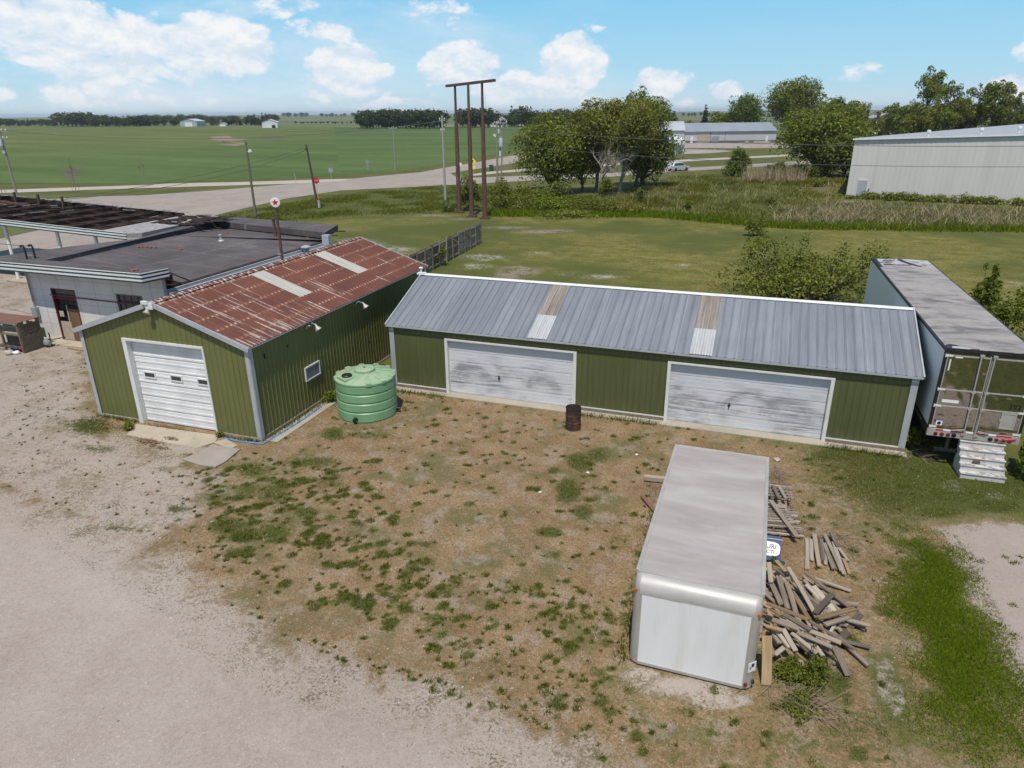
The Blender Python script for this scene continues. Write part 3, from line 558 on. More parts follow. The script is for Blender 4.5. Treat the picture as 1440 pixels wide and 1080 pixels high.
# scattered weed clumps in the gravel and dry grass: each is a spot of green and, further down, a tuft of real blades
CL = []
def scatter(poly, n, r0, r1, w0=.5, w1=1.):
    P = np.asarray(poly); lo, hi = P.min(0), P.max(0); k = 0
    while k < n:
        x, y = rng.uniform(lo, hi)
        if inside(np.array([x]), np.array([y]), P)[0] > 0: CL.append((x, y, r0+(r1-r0)*rng.random()**1.8, rng.uniform(w0, w1))); k += 1
scatter(YARD, 620, .03, .14, .5, 1); scatter(YARD, 90, .1, .26, .6, 1)
scatter([(-16.796, 16.057), (-12.79, 18.462), (-6.779, 13.635), (-6.822, 11.347), (-9.479, 11.251), (-12.681, 11.997)], 330, .05, .24, .7, 1)
scatter([(-7.841, 13.282), (-2.433, 14.465), (-1.361, 10.582), (0.315, 10.11), (-2.918, 9.875), (-5.798, 10.732)], 260, .03, .15, .5, 1)
scatter([(-34.275, 22.776), (-30.835, 23.872), (-22.683, 17.715), (-15.024, 14.695), (-8.748, 10.21), (-15.292, 12.173), (-22.297, 13.236)], 170, .015, .05, .4, .9)
scatter([(-11.649, 10.807), (-8.071, 10.318), (-4.838, 10.09), (-2.006, 9.657), (-2.562, 9.64), (-6.007, 9.799), (-9.509, 10.198)], 60, .03, .08, .5, .9)
scatter([(6.119, 19.277), (7.962, 19.889), (6.203, 13.507), (6.124, 15.193)], 14, .1, .25, .6, 1)
CL = np.array(CL)

def vnoise(x, y, s, seed):
    g = np.random.default_rng(seed); T = g.random((64,64)); a, b = x/s, y/s; i, j = np.floor(a).astype(int), np.floor(b).astype(int); u, v = a-i, b-j; u, v = u*u*(3-2*u), v*v*(3-2*v); f = lambda p, q: T[p % 64, q % 64]
    return (f(i,j)*(1-u)+f(i+1,j)*u)*(1-v)+(f(i,j+1)*(1-u)+f(i+1,j+1)*u)*v
def masks(px, py):
    drive = soft(inside(px, py, DRIVE), 1.7); lot = soft(inside(px, py, LOT), 1.2); yard = soft(inside(px, py, YARD), 1.6)
    pad = soft(inside(px, py, PAD), .5)
    gravel = np.maximum(np.maximum(drive, lot*.70), pad); straw = np.maximum(yard, soft(22.5-py, 2.)*soft(px+48, 3.)*soft(9-px, 2.)*(1-.6*np.maximum.reduce([soft(inside(px, py, RIGHT_GREEN), 2.), soft(inside(px, py, LOW_GREEN), 2.)])))
    green = np.maximum.reduce([np.maximum(soft(inside(px, py, LUSH), .9)*np.clip(.25+1.2*vnoise(px, py, .8, 8), 0, 1), soft(inside(px, py, LUSHW), 2.2)*np.clip(1.5*vnoise(px, py, 1.1, 9)-.1, 0, .85)), soft(inside(px, py, RIGHT_GREEN), 1.6)*.78, soft(inside(px, py, LOW_GREEN), 1.6)*.62])
    for e in BLOBS['green']: green = np.maximum(green, blob(px, py, e)*e[6])
    near = (px > -45) & (px < 14) & (py < 30)
    qx, qy = px[near], py[near]; g = np.zeros(qx.shape)
    for x, y, r, wt in CL:
        k = np.nonzero((np.abs(qx-x) < r*1.6) & (np.abs(qy-y) < r*1.6))[0]
        g[k] = np.maximum(g[k], np.clip(1.5 - np.hypot(qx[k]-x, (qy[k]-y))/r, 0, 1)*wt)
    green[near] = np.maximum(green[near], g)
    green = green*(1-.9*pad)
    bare = np.zeros(px.shape); dirt = bare.copy(); chalk = bare.copy()
    for e in BLOBS['bare']: bare = np.maximum(bare, blob(px, py, e)*e[6])
    for e in BLOBS['dirt']: dirt = np.maximum(dirt, blob(px, py, e)*e[6])
    for e in BLOBS['chalk']: chalk = np.maximum(chalk, blob(px, py, e)*e[6])
    lawn = soft(inside(px, py, LAWN), 2.); tall = soft(inside(px, py, TALL), 2.); ditch = soft(inside(px, py, DITCH), 2.)
    gravel = np.maximum(gravel, bare)
    straw = straw*(1-bare*.8)
    return gravel, straw, green, pad, lawn, tall, ditch, np.maximum(dirt, 0), chalk

def axis(lo, hi, dense, far):
    a = [lo]
    for start, end, st in dense:
        k = max(1, int(round((end-start)/st))); a += list(np.linspace(start, end, k+1)[1:])
    a = np.array(a); st = dense[-1][2]; up = [a[-1]]
    while up[-1] < far[1]: st *= 1.22; up.append(up[-1]+st)
    st = dense[0][2]; dn = [a[0]]
    while dn[-1] > far[0]: st *= 1.22; dn.append(dn[-1]-st)
    return np.concatenate([dn[:0:-1], a, up[1:]])
gx = axis(-75, 60, [(-75,-46,.8), (-46,-27,.35), (-27,13,.15), (13,60,.8)], (-9000, 9000))
gy = axis(4, 140, [(4,29,.15), (29,112,.5), (112,150,1.5)], (-150, 9500))
GX, GY = np.meshgrid(gx, gy); PX, PY = GX.ravel(), GY.ravel()
mk = masks(PX, PY)
hgt = np.where((PY < 60) & (np.abs(PX) < 60), .0, 0.)
Vg = np.stack([PX, PY, hgt], 1); nx, ny = len(gx), len(gy)
ii = (np.arange(ny-1)[:, None]*nx + np.arange(nx-1)[None]).ravel()
Fg = np.stack([ii, ii+1, ii+nx+1, ii+nx], 1)
one = np.ones(len(PX))
def m_ground():
    w = W('ground'); p = w.pos()
    a = w.attr('ma'); b = w.attr('mb'); c = w.attr('mc')
    gravel, straw, green = w.sep(a); lawn, tall, ditch = w.sep(b); pad, dirt, chalk = w.sep(c)
    nG = w.noise(p, 48, 3, .75); nL = w.noise(p, .16, 4, .6); nM = w.noise(p, .85, 5, .65, .3); nS = w.noise(p, 5.5, 5, .7); nF = w.noise(p, 30, 3, .7)
    nSt = w.noise(w.map(p, (1,1,1), (0,0,.5)), 14, 4, .75, .5)
    brk = w.ma('ADD', w.ma('MULTIPLY', nM, .55), w.ma('ADD', w.ma('MULTIPLY', nS, .3), w.ma('MULTIPLY', nF, .15)))
    # pale crushed-limestone gravel
    gcol = w.ramp(w.ma('ADD', w.ma('MULTIPLY', nL, .28), w.ma('ADD', w.ma('MULTIPLY', nM, .18), w.ma('ADD', w.ma('MULTIPLY', nF, .27), w.ma('MULTIPLY', nG, .27)))), [(.36,(.25,.203,.168)), (.5,(.342,.286,.243)), (.64,(.42,.362,.316))])
    pv = w.vor(p, 26); peb = w.ss(pv[0], .28, .12); pr_ = w.sep(pv[1])[0]
    gcol = w.mix(w.ma('MULTIPLY', peb, w.ss(pr_, .5, .9)), gcol, (.50,.44,.38)); gcol = w.mix(w.ma('MULTIPLY', peb, w.ss(pr_, .3, .1)), gcol, (.19,.155,.13))
    pb2 = w.vor(p, 9); gcol = w.mix(w.ma('MULTIPLY', w.ma('MULTIPLY', w.ss(pb2[0], .16, .1), w.ss(w.sep(pb2[1])[1], .8, .85)), .8), gcol, (.52,.48,.44))
    c1 = w.sep(w.vor(p, 13)[1])[0]; c2 = w.sep(w.vor(p, 27)[1])[1]; cc = w.ma('ADD', w.ma('MULTIPLY', c1, .55), w.ma('MULTIPLY', c2, .45))
    gcol = w.mix(w.ma('MULTIPLY', w.ss(cc, .52, .95), .24), gcol, (.47,.41,.36)); gcol = w.mix(w.ma('MULTIPLY', w.ss(cc, .46, .08), .22), gcol, (.17,.135,.11))
    gcol = w.mix(w.ma('MULTIPLY', pad, .4), gcol, (.28,.225,.20))
    track = w.ss(w.noise(w.map(p, (.05, .9, 1), (0,0,-.33)), 1., 3), .5, .7)
    gcol = w.mix(w.ma('MULTIPLY', track, .25), gcol, (.40,.33,.27))
    # bleached, trampled dry grass
    scol = w.ramp(w.ma('ADD', w.ma('MULTIPLY', nM, .3), w.ma('ADD', w.ma('MULTIPLY', nSt, .4), w.ma('MULTIPLY', nF, .3))), [(.36,(.078,.050,.023)), (.45,(.182,.120,.060)), (.54,(.272,.184,.101)), (.62,(.385,.295,.193))])
    scol = w.mix(w.ma('MULTIPLY', w.ss(w.noise(p, .45, 6, .7), .48, .62), .75), scol, w.mix(nF, (.075,.08,.024), (.15,.14,.06)))
    # green turf
    gr = w.ma('ADD', w.ma('MULTIPLY', nS, .4), w.ma('MULTIPLY', nF, .6))
    grn = w.ramp(gr, [(.38,(.018,.027,.005)), (.5,(.052,.066,.014)), (.60,(.108,.118,.030))])
    # mown lawn behind, with mowing swathes
    sw = w.wave(w.map(p, (1,1,1), (0,0,.22)), .33, 3.5, 3, 'Y'); sw2 = w.noise(w.map(p, (.12, 1.4, 1), (0,0,.3)), 1., 5, .65)
    lf = w.ma('ADD', w.ma('MULTIPLY', nM, .24), w.ma('ADD', w.ma('MULTIPLY', sw2, .17), w.ma('ADD', w.ma('MULTIPLY', sw, .015), w.ma('MULTIPLY', w.ma('ADD', nS, w.ma('MULTIPLY', nF, .5)), .40))))
    lcol = w.ramp(lf, [(.42,(.060,.067,.012)), (.5,(.122,.116,.024)), (.575,(.215,.182,.055))])
    lcol = w.mix(w.ss(w.noise(p, .055, 4, .6), .42, .6), lcol, w.mix(nS, (.050,.066,.012), (.105,.11,.024)))
    tcol = w.ramp(w.ma('ADD', w.ma('MULTIPLY', w.noise(p, .35, 4), .6), w.ma('MULTIPLY', nS, .4)), [(.35,(.055,.06,.014)), (.52,(.125,.115,.042)), (.7,(.215,.175,.095))])
    dcol = w.ramp(w.ma('ADD', w.ma('MULTIPLY', w.noise(p, .3, 4), .6), w.ma('MULTIPLY', nS, .4)), [(.35,(.048,.062,.011)), (.55,(.085,.095,.018)), (.7,(.14,.125,.045))])
    # far country: strips of field
    far = w.noise(w.map(p, (.0006, .0035, 1), (0,0,.336)), 1., 3); fcol = w.ramp(far, [(.38,(.055,.095,.030)), (.47,(.085,.115,.035)), (.5,(.24,.21,.12)), (.53,(.07,.105,.032)), (.62,(.13,.14,.06))])
    x, y, z = w.sep(p); r = w.vm('LENGTH', w.comb(x, y, 0.))
    verge = w.ramp(w.ma('ADD', w.ma('MULTIPLY', w.noise(p, .2, 4), .7), w.ma('MULTIPLY', nS, .3)), [(.35,(.060,.075,.014)), (.6,(.115,.112,.030)), (.7,(.16,.14,.05))])
    col = w.mix(w.ss(r, 450., 700.), verge, fcol)
    nD = w.noise(w.map(p, (1,1.6,1), (0,0,.9)), 9, 5, .8, .4); nE = w.noise(p, 16, 4, .8)
    scol = w.mix(w.ma('MULTIPLY', w.ss(nD, .56, .64), .75), scol, (.062,.052,.020)); scol = w.mix(w.ma('MULTIPLY', w.ma('MULTIPLY', w.ss(nE, .57, .64), w.ss(nM, .40, .56)), .8), scol, (.05,.062,.014))  # shade of stems painted into the straw as dark flecks, then green speckles
    def edge(m, k, s, n=brk): return w.ss(w.ma('ADD', m, w.ma('MULTIPLY', w.ma('SUBTRACT', n, .5), k)), .5-s, .5+s)
    col = w.mix(edge(lawn, 1.0, .25), col, lcol); col = w.mix(edge(tall, .8, .25), col, tcol); col = w.mix(edge(ditch, .8, .25), col, dcol)
    col = w.mix(edge(straw, 2.2, .18), col, scol)
    fleck = w.ma('MULTIPLY', w.ma('MULTIPLY', w.ss(w.ma('ADD', w.ma('MULTIPLY', nE, .6), w.ma('MULTIPLY', nM, .4)), .525, .59), w.ss(gravel, .995, .88)), .85)
    gcol = w.mix(fleck, gcol, w.mix(nF, (.075,.062,.026), (.15,.115,.06)))
    col = w.mix(edge(gravel, 2.0, .13), col, gcol)
    holes = w.ma('MULTIPLY', w.ss(w.ma('ADD', w.ma('MULTIPLY', w.noise(p, 1.3, 6, .72), .7), w.ma('MULTIPLY', nF, .3)), .51, .57), w.ma('MULTIPLY', straw, w.ma('SUBTRACT', 1., lawn)))
    col = w.mix(w.ma('MULTIPLY', holes, .45), col, gcol)
    thin = w.ma('MULTIPLY', w.ss(w.ma('ADD', w.ma('MULTIPLY', nS, .6), w.ma('MULTIPLY', w.noise(p, .6, 3), .4)), .50, .60), w.ma('MULTIPLY', w.ss(gravel, .97, .55), w.ss(gravel, .1, .4)))
    col = w.mix(w.ma('MULTIPLY', thin, .8), col, w.mix(nF, (.09,.075,.03), (.20,.15,.075)))
    col = w.mix(w.ma('MULTIPLY', w.ss(dirt, 0., .8), w.ss(w.ma('ADD', w.ma('MULTIPLY', nM, .5), w.ma('MULTIPLY', nS, .5)), .42, .54)), col, w.ramp(nS, [(.3,(.17,.135,.11)), (.6,(.27,.22,.18))]))
    col = w.mix(w.ma('MULTIPLY', w.ss(chalk, 0., .9), w.ma('MULTIPLY', w.ss(w.ma('ADD', w.ma('MULTIPLY', nS, .5), w.ma('ADD', w.ma('MULTIPLY', nM, .3), w.ma('MULTIPLY', nF, .2))), .47, .56), .9)), col, (.40,.36,.30))
    gb = w.ma('ADD', w.ma('MULTIPLY', nS, .5), w.ma('ADD', w.ma('MULTIPLY', nF, .2), w.ma('MULTIPLY', nM, .3)))
    col = w.mix(w.ma('MULTIPLY', edge(green, 3.2, .22, gb), .9), col, grn)
    h = w.ma('ADD', w.ma('MULTIPLY', nF, .6), w.ma('MULTIPLY', nS, .8))
    return w.out(col, .92, 0., w.bump(h, .55, .03), .2)
ground = fast_mesh('ground', Vg, Fg, m_ground(), attr={
    'ma': np.stack([mk[0], mk[1], mk[2], one], 1), 'mb': np.stack([mk[4], mk[5], mk[6], one], 1), 'mc': np.stack([mk[3], mk[7], mk[8], one], 1)})
tag(ground, kind='structure')

def sheet(name, poly, z, mat, kind='structure'):
    """flat polygon sheet, cut into quads fine enough to follow the outline"""
    bm = bmesh.new(); vs = [bm.verts.new((x, y, z)) for x, y in poly]; f = bm.faces.new(vs)
    if f.normal.z < 0: f.normal_flip()
    bmesh.ops.triangulate(bm, faces=bm.faces[:]); me = bpy.data.meshes.new(name); bm.to_mesh(me); bm.free(); me.materials.append(mat)
    o = bpy.data.objects.new(name, me); COL.objects.link(o); return tag(o, kind=kind)

def ragged(P, amp, k=4):
    out = []; n = len(P)
    for i in range(n):
        a, b = np.array(P[i]), np.array(P[(i+1) % n])
        for j in range(k): out.append(tuple(a+(b-a)*j/k+(rng.normal(0, 1, 2)*amp*np.array((1, 1)))))
    return out
def m_field(name, base, rot, rs, gaps, drift_amt=1.):
    w = W(name); p = w.pos(); q = w.map(p, (1,1,1), (0,0,rot)); x, y, z = w.sep(q)
    n = w.noise(p, .02, 5, .6); nm = w.noise(p, .25, 4); nf = w.noise(p, 2.5, 3)
    row = w.wave(q, rs, 1.2, 2, 'Y'); bnd = w.noise(w.map(q, (.004, .06, 1)), 1., 5, .6)
    f = w.ma('ADD', w.ma('MULTIPLY', n, .3), w.ma('ADD', w.ma('MULTIPLY', bnd, .4), w.ma('ADD', w.ma('MULTIPLY', nm, .2), w.ma('MULTIPLY', nf, .1))))
    lo, mid, hi = base
    col = w.ramp(f, [(.42, lo), (.5, mid), (.58, hi)])
    px_, py_, pz_ = w.sep(p); drift = w.ss(w.ma('ADD', px_, w.ma('MULTIPLY', w.noise(p, .008, 3), 120.)), -260., -60.)
    col = w.mix(w.ma('MULTIPLY', drift, drift_amt), col, w.ramp(f, [(.42, (.058,.100,.022)), (.5, (.078,.124,.031)), (.58, (.102,.147,.042))]))
    col = w.mix(w.ma('MULTIPLY', row, .16), col, (.10,.085,.045))
    gap = w.ss(w.noise(w.map(q, (.02,.09,1)), 1., 6, .7), .66, .72)
    col = w.mix(w.ma('MULTIPLY', gap, gaps), col, (.17,.125,.08))
    return w.out(col, .9, 0., w.bump(w.ma('ADD', nf, nm), .5, .15), .15)
MT['corn'] = m_field('young_corn', ((.078,.100,.022), (.106,.128,.031), (.136,.156,.043)), .25, .42, .25)
MT['beans'] = m_field('bean_rows', ((.050,.094,.022), (.064,.112,.029), (.082,.13,.038)), -.35, .5, .0)
def m_road(name, c):
    w = W(name); p = w.pos(); n = w.noise(p, .25, 5, .65); f = w.noise(p, 6, 4, .7)
    col = w.ramp(w.ma('ADD', w.ma('MULTIPLY', n, .6), w.ma('MULTIPLY', f, .4)), [(.33, tuple(x*.78 for x in c)), (.5, c), (.67, tuple(x*1.15 for x in c))])
    st = w.ss(w.noise(w.map(p, (.5,.09,1), (0,0,.6)), 1., 5, .7), .58, .7)
    col = w.mix(w.ma('MULTIPLY', st, .4), col, tuple(x*.6 for x in c))
    ck = w.ss(w.vor(p, .16, 'DISTANCE_TO_EDGE')[0], .006, .002); col = w.mix(w.ma('MULTIPLY', ck, .5), col, (.1,.09,.08))
    return w.out(col, .85, 0., w.bump(f, .15, .02))
MT['road'] = m_road('road_concrete', (.30,.25,.212)); MT['path'] = m_road('path_concrete', (.40,.35,.29)); MT['lot'] = m_road('gravel_lot', (.33,.27,.235))

sheet('corn_field', [(-247.595, 56.351), (-149.11, 81.071), (-128.617, 91.459), (-105.158, 97.258), (-82.724, 111.189), (-74.505, 127.787), (-71.407, 134.042), (-126.944, 239.548), (-263.508, 411.389), (-370.685, 579.549), (-914.991, 670.016), (-4290.475, 1038.969)], .03, MT['corn'])
sheet('bean_field', [(-76.509, 120.468), (-74.962, 128.582), (-69.922, 144.522), (-70.977, 171.767), (-73.239, 222.116), (-80.113, 306.497), (-143.042, 546.508), (-246.851, 568.376), (-370.685, 579.549), (-253.711, 396.018)], .034, MT['beans'])
sheet('washed_out_soil', ragged([(-288.853, 328.474), (-288.811, 340.353), (-242.302, 291.105), (-196.789, 242.245), (-192.208, 230.399), (-212.921, 246.834)], 2.5), .045, simple('bare_soil', (.21,.15,.10), .9, 0, .25, .2))
sheet('dark_soil', ragged([(-247.69, 309.901), (-244.1, 320.575), (-233.507, 319.267), (-224.625, 305.891), (-233.667, 301.252)], .8), .045, simple('dark_soil', (.075,.06,.045), .9, 0, .25, .2))
sheet('dark_soil', ragged([(-152.227, 124.313), (-147.729, 124.195), (-136.216, 113.598), (-119.684, 99.296), (-121.319, 98.899), (-137.942, 113.201)], .7), .045, simple('red_soil', (.10,.07,.045), .9, 0, .25, .4))
sheet('road', [(-143.982, 46.52), (-114.208, 61.3), (-100.414, 70.709), (-92.305, 79.719), (-86.909, 82.485), (-81.385, 91.141), (-71.493, 112.438), (-68.318, 122.393), (-64.954, 130.876), (-65, 148.877), (-65.058, 171.505), (-65.377, 198.913), (-63.492, 243.104), (-60.225, 285.886), (-54.924, 260.912), (-55.9, 214.148), (-54.141, 170.896), (-56.006, 147.556), (-57.901, 134.3), (-57.825, 129.874), (-54.261, 124.102), (-49.589, 122.126), (-40.27, 129.789), (-29.691, 135.54), (-19.207, 150.556), (-7.993, 161.166), (5.951, 177.866), (39.419, 214.189), (37.195, 201.44), (5.684, 167.34), (-7.541, 153.146), (-17.955, 141.132), (-27.863, 127.311), (-37.239, 120.03), (-43.987, 112.38), (-50.051, 106.532), (-61.389, 96.264), (-63.012, 84.141), (-60.992, 69.479), (-58.729, 59.623), (-53.725, 49.084), (-55.85, 41.565), (-57.325, 39.008), (-66.245, 19.414)], .03, MT['road'])
sheet('path', [(-151.913, 56.046), (-116.781, 82.75), (-99.952, 95.29), (-97.207, 98.826), (-85.895, 104.711), (-72.444, 113.96), (-70.008, 114.842), (-69.812, 109.748), (-76.745, 102.984), (-81.947, 99.784), (-92.064, 93.452), (-95.699, 91.114), (-111.741, 79.042), (-144.394, 53.093)], .038, MT['path'])
sheet('slip_road', [(-53.391, 127.203), (-51.543, 135.749), (-45.117, 147.431), (-36.885, 160.57), (-19.607, 179.162), (6.697, 207.284), (46.406, 254.249), (44.429, 242.916), (6.493, 199.228), (-18.794, 172.051), (-34.932, 152.152), (-43.25, 141.339), (-48.644, 131.997), (-51.073, 125.806)], .038, MT['path'])
sheet('gravel_yard', [(-21.887, 202.449), (-13.978, 209.822), (-8.242, 222.117), (-15.363, 229.167), (-24.96, 229.794)], .03, MT['lot'])
sheet('gravel_yard', [(-42.657, 236.187), (-24.867, 238.89), (-7.475, 239.23), (9.363, 246.403), (32.574, 272.425), (35.303, 296.589), (10.574, 284.216), (-8.797, 275.74), (-49.543, 273.804)], .03, MT['lot'])
sheet('grass_island', [(-83.855, 51.428), (-79.498, 55.321), (-76.045, 56.848), (-72.337, 55.75), (-70.766, 52.687), (-69.617, 48.051), (-70.04, 42.415)], .042, simple('island_grass', (.09,.10,.02), .9, 0, .3, 1.))

def basis(X, Z, org):
    X, Z = Vector(X).normalized(), Vector(Z).normalized(); Y = Z.cross(X)
    return Matrix(((X.x,Y.x,Z.x,org[0]),(X.y,Y.y,Z.y,org[1]),(X.z,Y.z,Z.z,org[2]),(0,0,0,1)))

def lamp_cone(parent, p, out, label=None, arm=None):
    """gooseneck yard lamp: arm, cone reflector (part lamp)"""
    m = MB(); p = Vector(p); out = Vector(out)
    a = arm or [(0,0,.0), (.5,0,.22), (1,0,.12)]
    m.tube([p + out*t[0] + Vector((0,0,t[2])) for t in a], .018, 6)
    e = p + out*a[-1][0] + Vector((0,0,a[-1][2]))
    o = m.build('wall_lamp', MT['grey_paint'], parent, smooth=40)
    d = (out.normalized()*.55 + Vector((0,0,-.83))).normalized(); M = basis(d.orthogonal(), d, e)
    c = MB(); c.lathe([(r_*.8, z_*.8) for r_, z_ in ((.035,-.1),(.05,0),(.075,.07),(.13,.17),(.17,.24),(.165,.25),(.12,.2),(.03,.12))], 18, M=M)
    c.build('lamp_shade', MT['alu'], o, smooth=40)

# ================================================================ rusty-roofed green shed
def green_shed():
    Wd, L, ze, zr = 7.66, 14.08, 3.62, 4.90; hx = Wd/2
    r = empty('green_shed', (-16.15, 18.51, 0), .005, 'olive green ribbed metal shed with rusted red roof and white overhead door', 'shed')
    gz = lambda x: ze + (zr-ze)*(1-abs(x-hx)/hx)
    w = MB(); dl, dr, dh = Wd-5.62, Wd-1.92, 3.36; T = Matrix.Translation((-Wd, 0, 0))
    w.ribs(dl, .12, gz, M=T); w.ribs(Wd-dr, .12, lambda x: gz(x+dr), M=Matrix.Translation((-Wd+dr, 0, 0)))
    w.ribs(dr-dl, dh, lambda x: gz(x+dl), M=Matrix.Translation((-Wd+dl, 0, 0)), extra=(hx-dl,))
    w.ribs(Wd, .12, gz, M=Matrix.Translation((0, L, 0)) @ Matrix.Rotation(math.pi, 4, 'Z'), extra=(hx,))
    w.ribs(L, .12, ze, M=Matrix.Rotation(math.pi/2, 4, 'Z')); w.ribs(L, .12, ze, M=Matrix.Translation((-Wd, L, 0)) @ Matrix.Rotation(-math.pi/2, 4, 'Z'))
    w.build('wall', MT['green_a'], r)
    f = MB(); f.box(-Wd-.03, -5.60, -.035, L+.03, -.05, .118); f.box(-1.94, .03, -.035, L+.03, -.05, .117); f.box(-5.6, -1.94, .3, L, -.05, .05); f.build('foundation', MT['concrete'], r)
    # roof
    oh, ov = .13, .12; s = (zr-ze)/hx; e0 = ze - s*oh; sl = math.hypot(hx+oh, zr-e0)
    rf = MB()
    MR = basis((0,1,0), (-(hx+oh),0,zr-e0), (oh, -ov, e0+.03)); rf.ribs(L+2*ov, 0, sl, .23, .055, .024, MR)
    ML = basis((0,-1,0), ((hx+oh),0,zr-e0), (-Wd-oh, L+ov, e0+.03)); rf.ribs(L+2*ov, 0, sl, .23, .055, .024, ML)
    roof = rf.build('roof', MT['rust_roof'], r)
    cp = MB()
    for sx in (-1, 1):
        M = basis((0,1,0) if sx > 0 else (0,-1,0), (-sx*hx,0,zr-ze), (-hx+sx*.17, -ov-.02 if sx > 0 else L+ov+.02, zr+.075-.17*s))
        k = 0.0
        while k < L+.2: cp.box(k, min(k+1.16, L+2*ov+.04), -.006, .006, 0, .19, M); k += 1.19
    cp.build('ridge_cap', MT['rust_roof'], roof)
    for y0, y1 in ((5.0, 5.86), (9.62, 10.5)):
        q = MB(); q.ribs(y1-y0, 1.36/math.cos(math.atan(s)), 3.72/math.cos(math.atan(s)), .215, .055, .012, MR @ Matrix.Translation((y0+ov, -.027, 0)))
        q.build('skylight_panel', MT['fibre_pale'], roof)
    # trims
    t = MB()
    for sx in (-1, 1):
        xe = -hx + sx*(hx+oh+.02)
        for y in (-ov-.03, L+ov+.03): t = MB(); t.bar((xe, y, e0-.02), (-hx, y, zr-.0), .05, .17); t.build('rake_trim', MT['trim'], r)
    for x, sx in ((-Wd, -1), (0, 1)):
        t = MB(); t.box(x-.02 if sx < 0 else x-.14, x+.14 if sx < 0 else x+.02, -.045, -.025, .04, ze-.02); t.box(min(x, x+sx*.045), max(x, x+sx*.045), -.03, .15, .04, ze-.05); t.build('corner_trim', MT['trim'], r)
    t = MB(); t.box(.10, .135, -ov, L+ov, e0-.03, e0+.012); t.build('eave_trim', MT['trim'], r)
    k = MB(); k.box(-hx-.16, -hx+.16, -ov-.09, -ov-.05, zr-.2, zr+.05); k.box(-hx-.3, -hx-.02, -ov-.13, -ov-.03, zr-.02, zr+.1); k.build('peak_bracket', MT['trim_white'], r, bevel=.01)
    # overhead door
    fr = MB(); fr.box(-5.62, -5.44, -.06, .22, 0, dh); fr.box(-5.62, -1.92, -.06, .02, dh-.001, dh+.08); fr.box(-1.97, -1.90, -.06, .22, 0, dh); fr.box(-5.44, -1.97, .02, .22, dh-.06, dh)
    fr.build('door_frame', MT['trim_white'], r)
    d = MB(); d.box(-5.44, -1.97, .18, .23, .02, dh-.06)
    for i in range(12): z = .06 + i*.268; d.box(-5.43, -1.98, .155, .185, z, z+.075, None)
    for i in range(6): z = .03+i*.536; d.box(-5.42, -1.99, .168, .182, z, z+.50)
    door = d.build('overhead_door', MT['door_white'], r, bevel=.008)
    for x0 in (-5.12, -3.87, -2.62):
        q = MB(); q.box(x0, x0+.56, .135, .17, 1.85, 1.90); q.box(x0, x0+.56, .135, .17, 2.07, 2.12); q.box(x0, x0+.05, .136, .17, 1.90, 2.07); q.box(x0+.51, x0+.56, .136, .17, 1.90, 2.07)
        wi = q.build('door_window', MT['trim_white'], door); q = MB(); q.box(x0+.05, x0+.51, .148, .165, 1.90, 2.07); q.build('pane', MT['glass'], wi)
    # side window
    q = MB(); y0, y1, z0, z1 = 2.98, 3.99, 1.22, 1.80
    for a in ((y0, y1, z0, z0+.05), (y0, y1, z1-.05, z1), (y0, y0+.05, z0+.05, z1-.05), (y1-.05, y1, z0+.05, z1-.05)): q.box(.0, .05, *a)
    wi = q.build('window', MT['trim_white'], r); q = MB(); q.box(0, .03, y0+.05, y1-.05, z0+.05, z1-.05); q.build('pane', MT['glass_dusty'], wi)
    lamp_cone(r, (0, 3.6, 3.28), (.34, 0, 0)); lamp_cone(r, (0, 7.0, 3.28), (.42, .1, 0))
    m = MB(); m.tube([(0,3.42,3.3),(.08,3.42,3.42),(.2,3.42,3.42)], .02, 6); m.build('conduit', MT['trim_white'], r)
    lamp_cone(r, (-hx-.12, -.03, 4.60), (0, -.10, 0), arm=[(0,0,0),(.6,0,.1),(1,0,.12)])
    m = MB(); m.box(.02, .05, .75, .80, 2.95, 3.13); m.build('wall_bracket', MT['black_metal'], r); m = MB(); m.box(.02,.05,2.1,2.14,2.95,3.05); m.build('wall_bracket', MT['black_metal'], r)
    return r
green_shed()

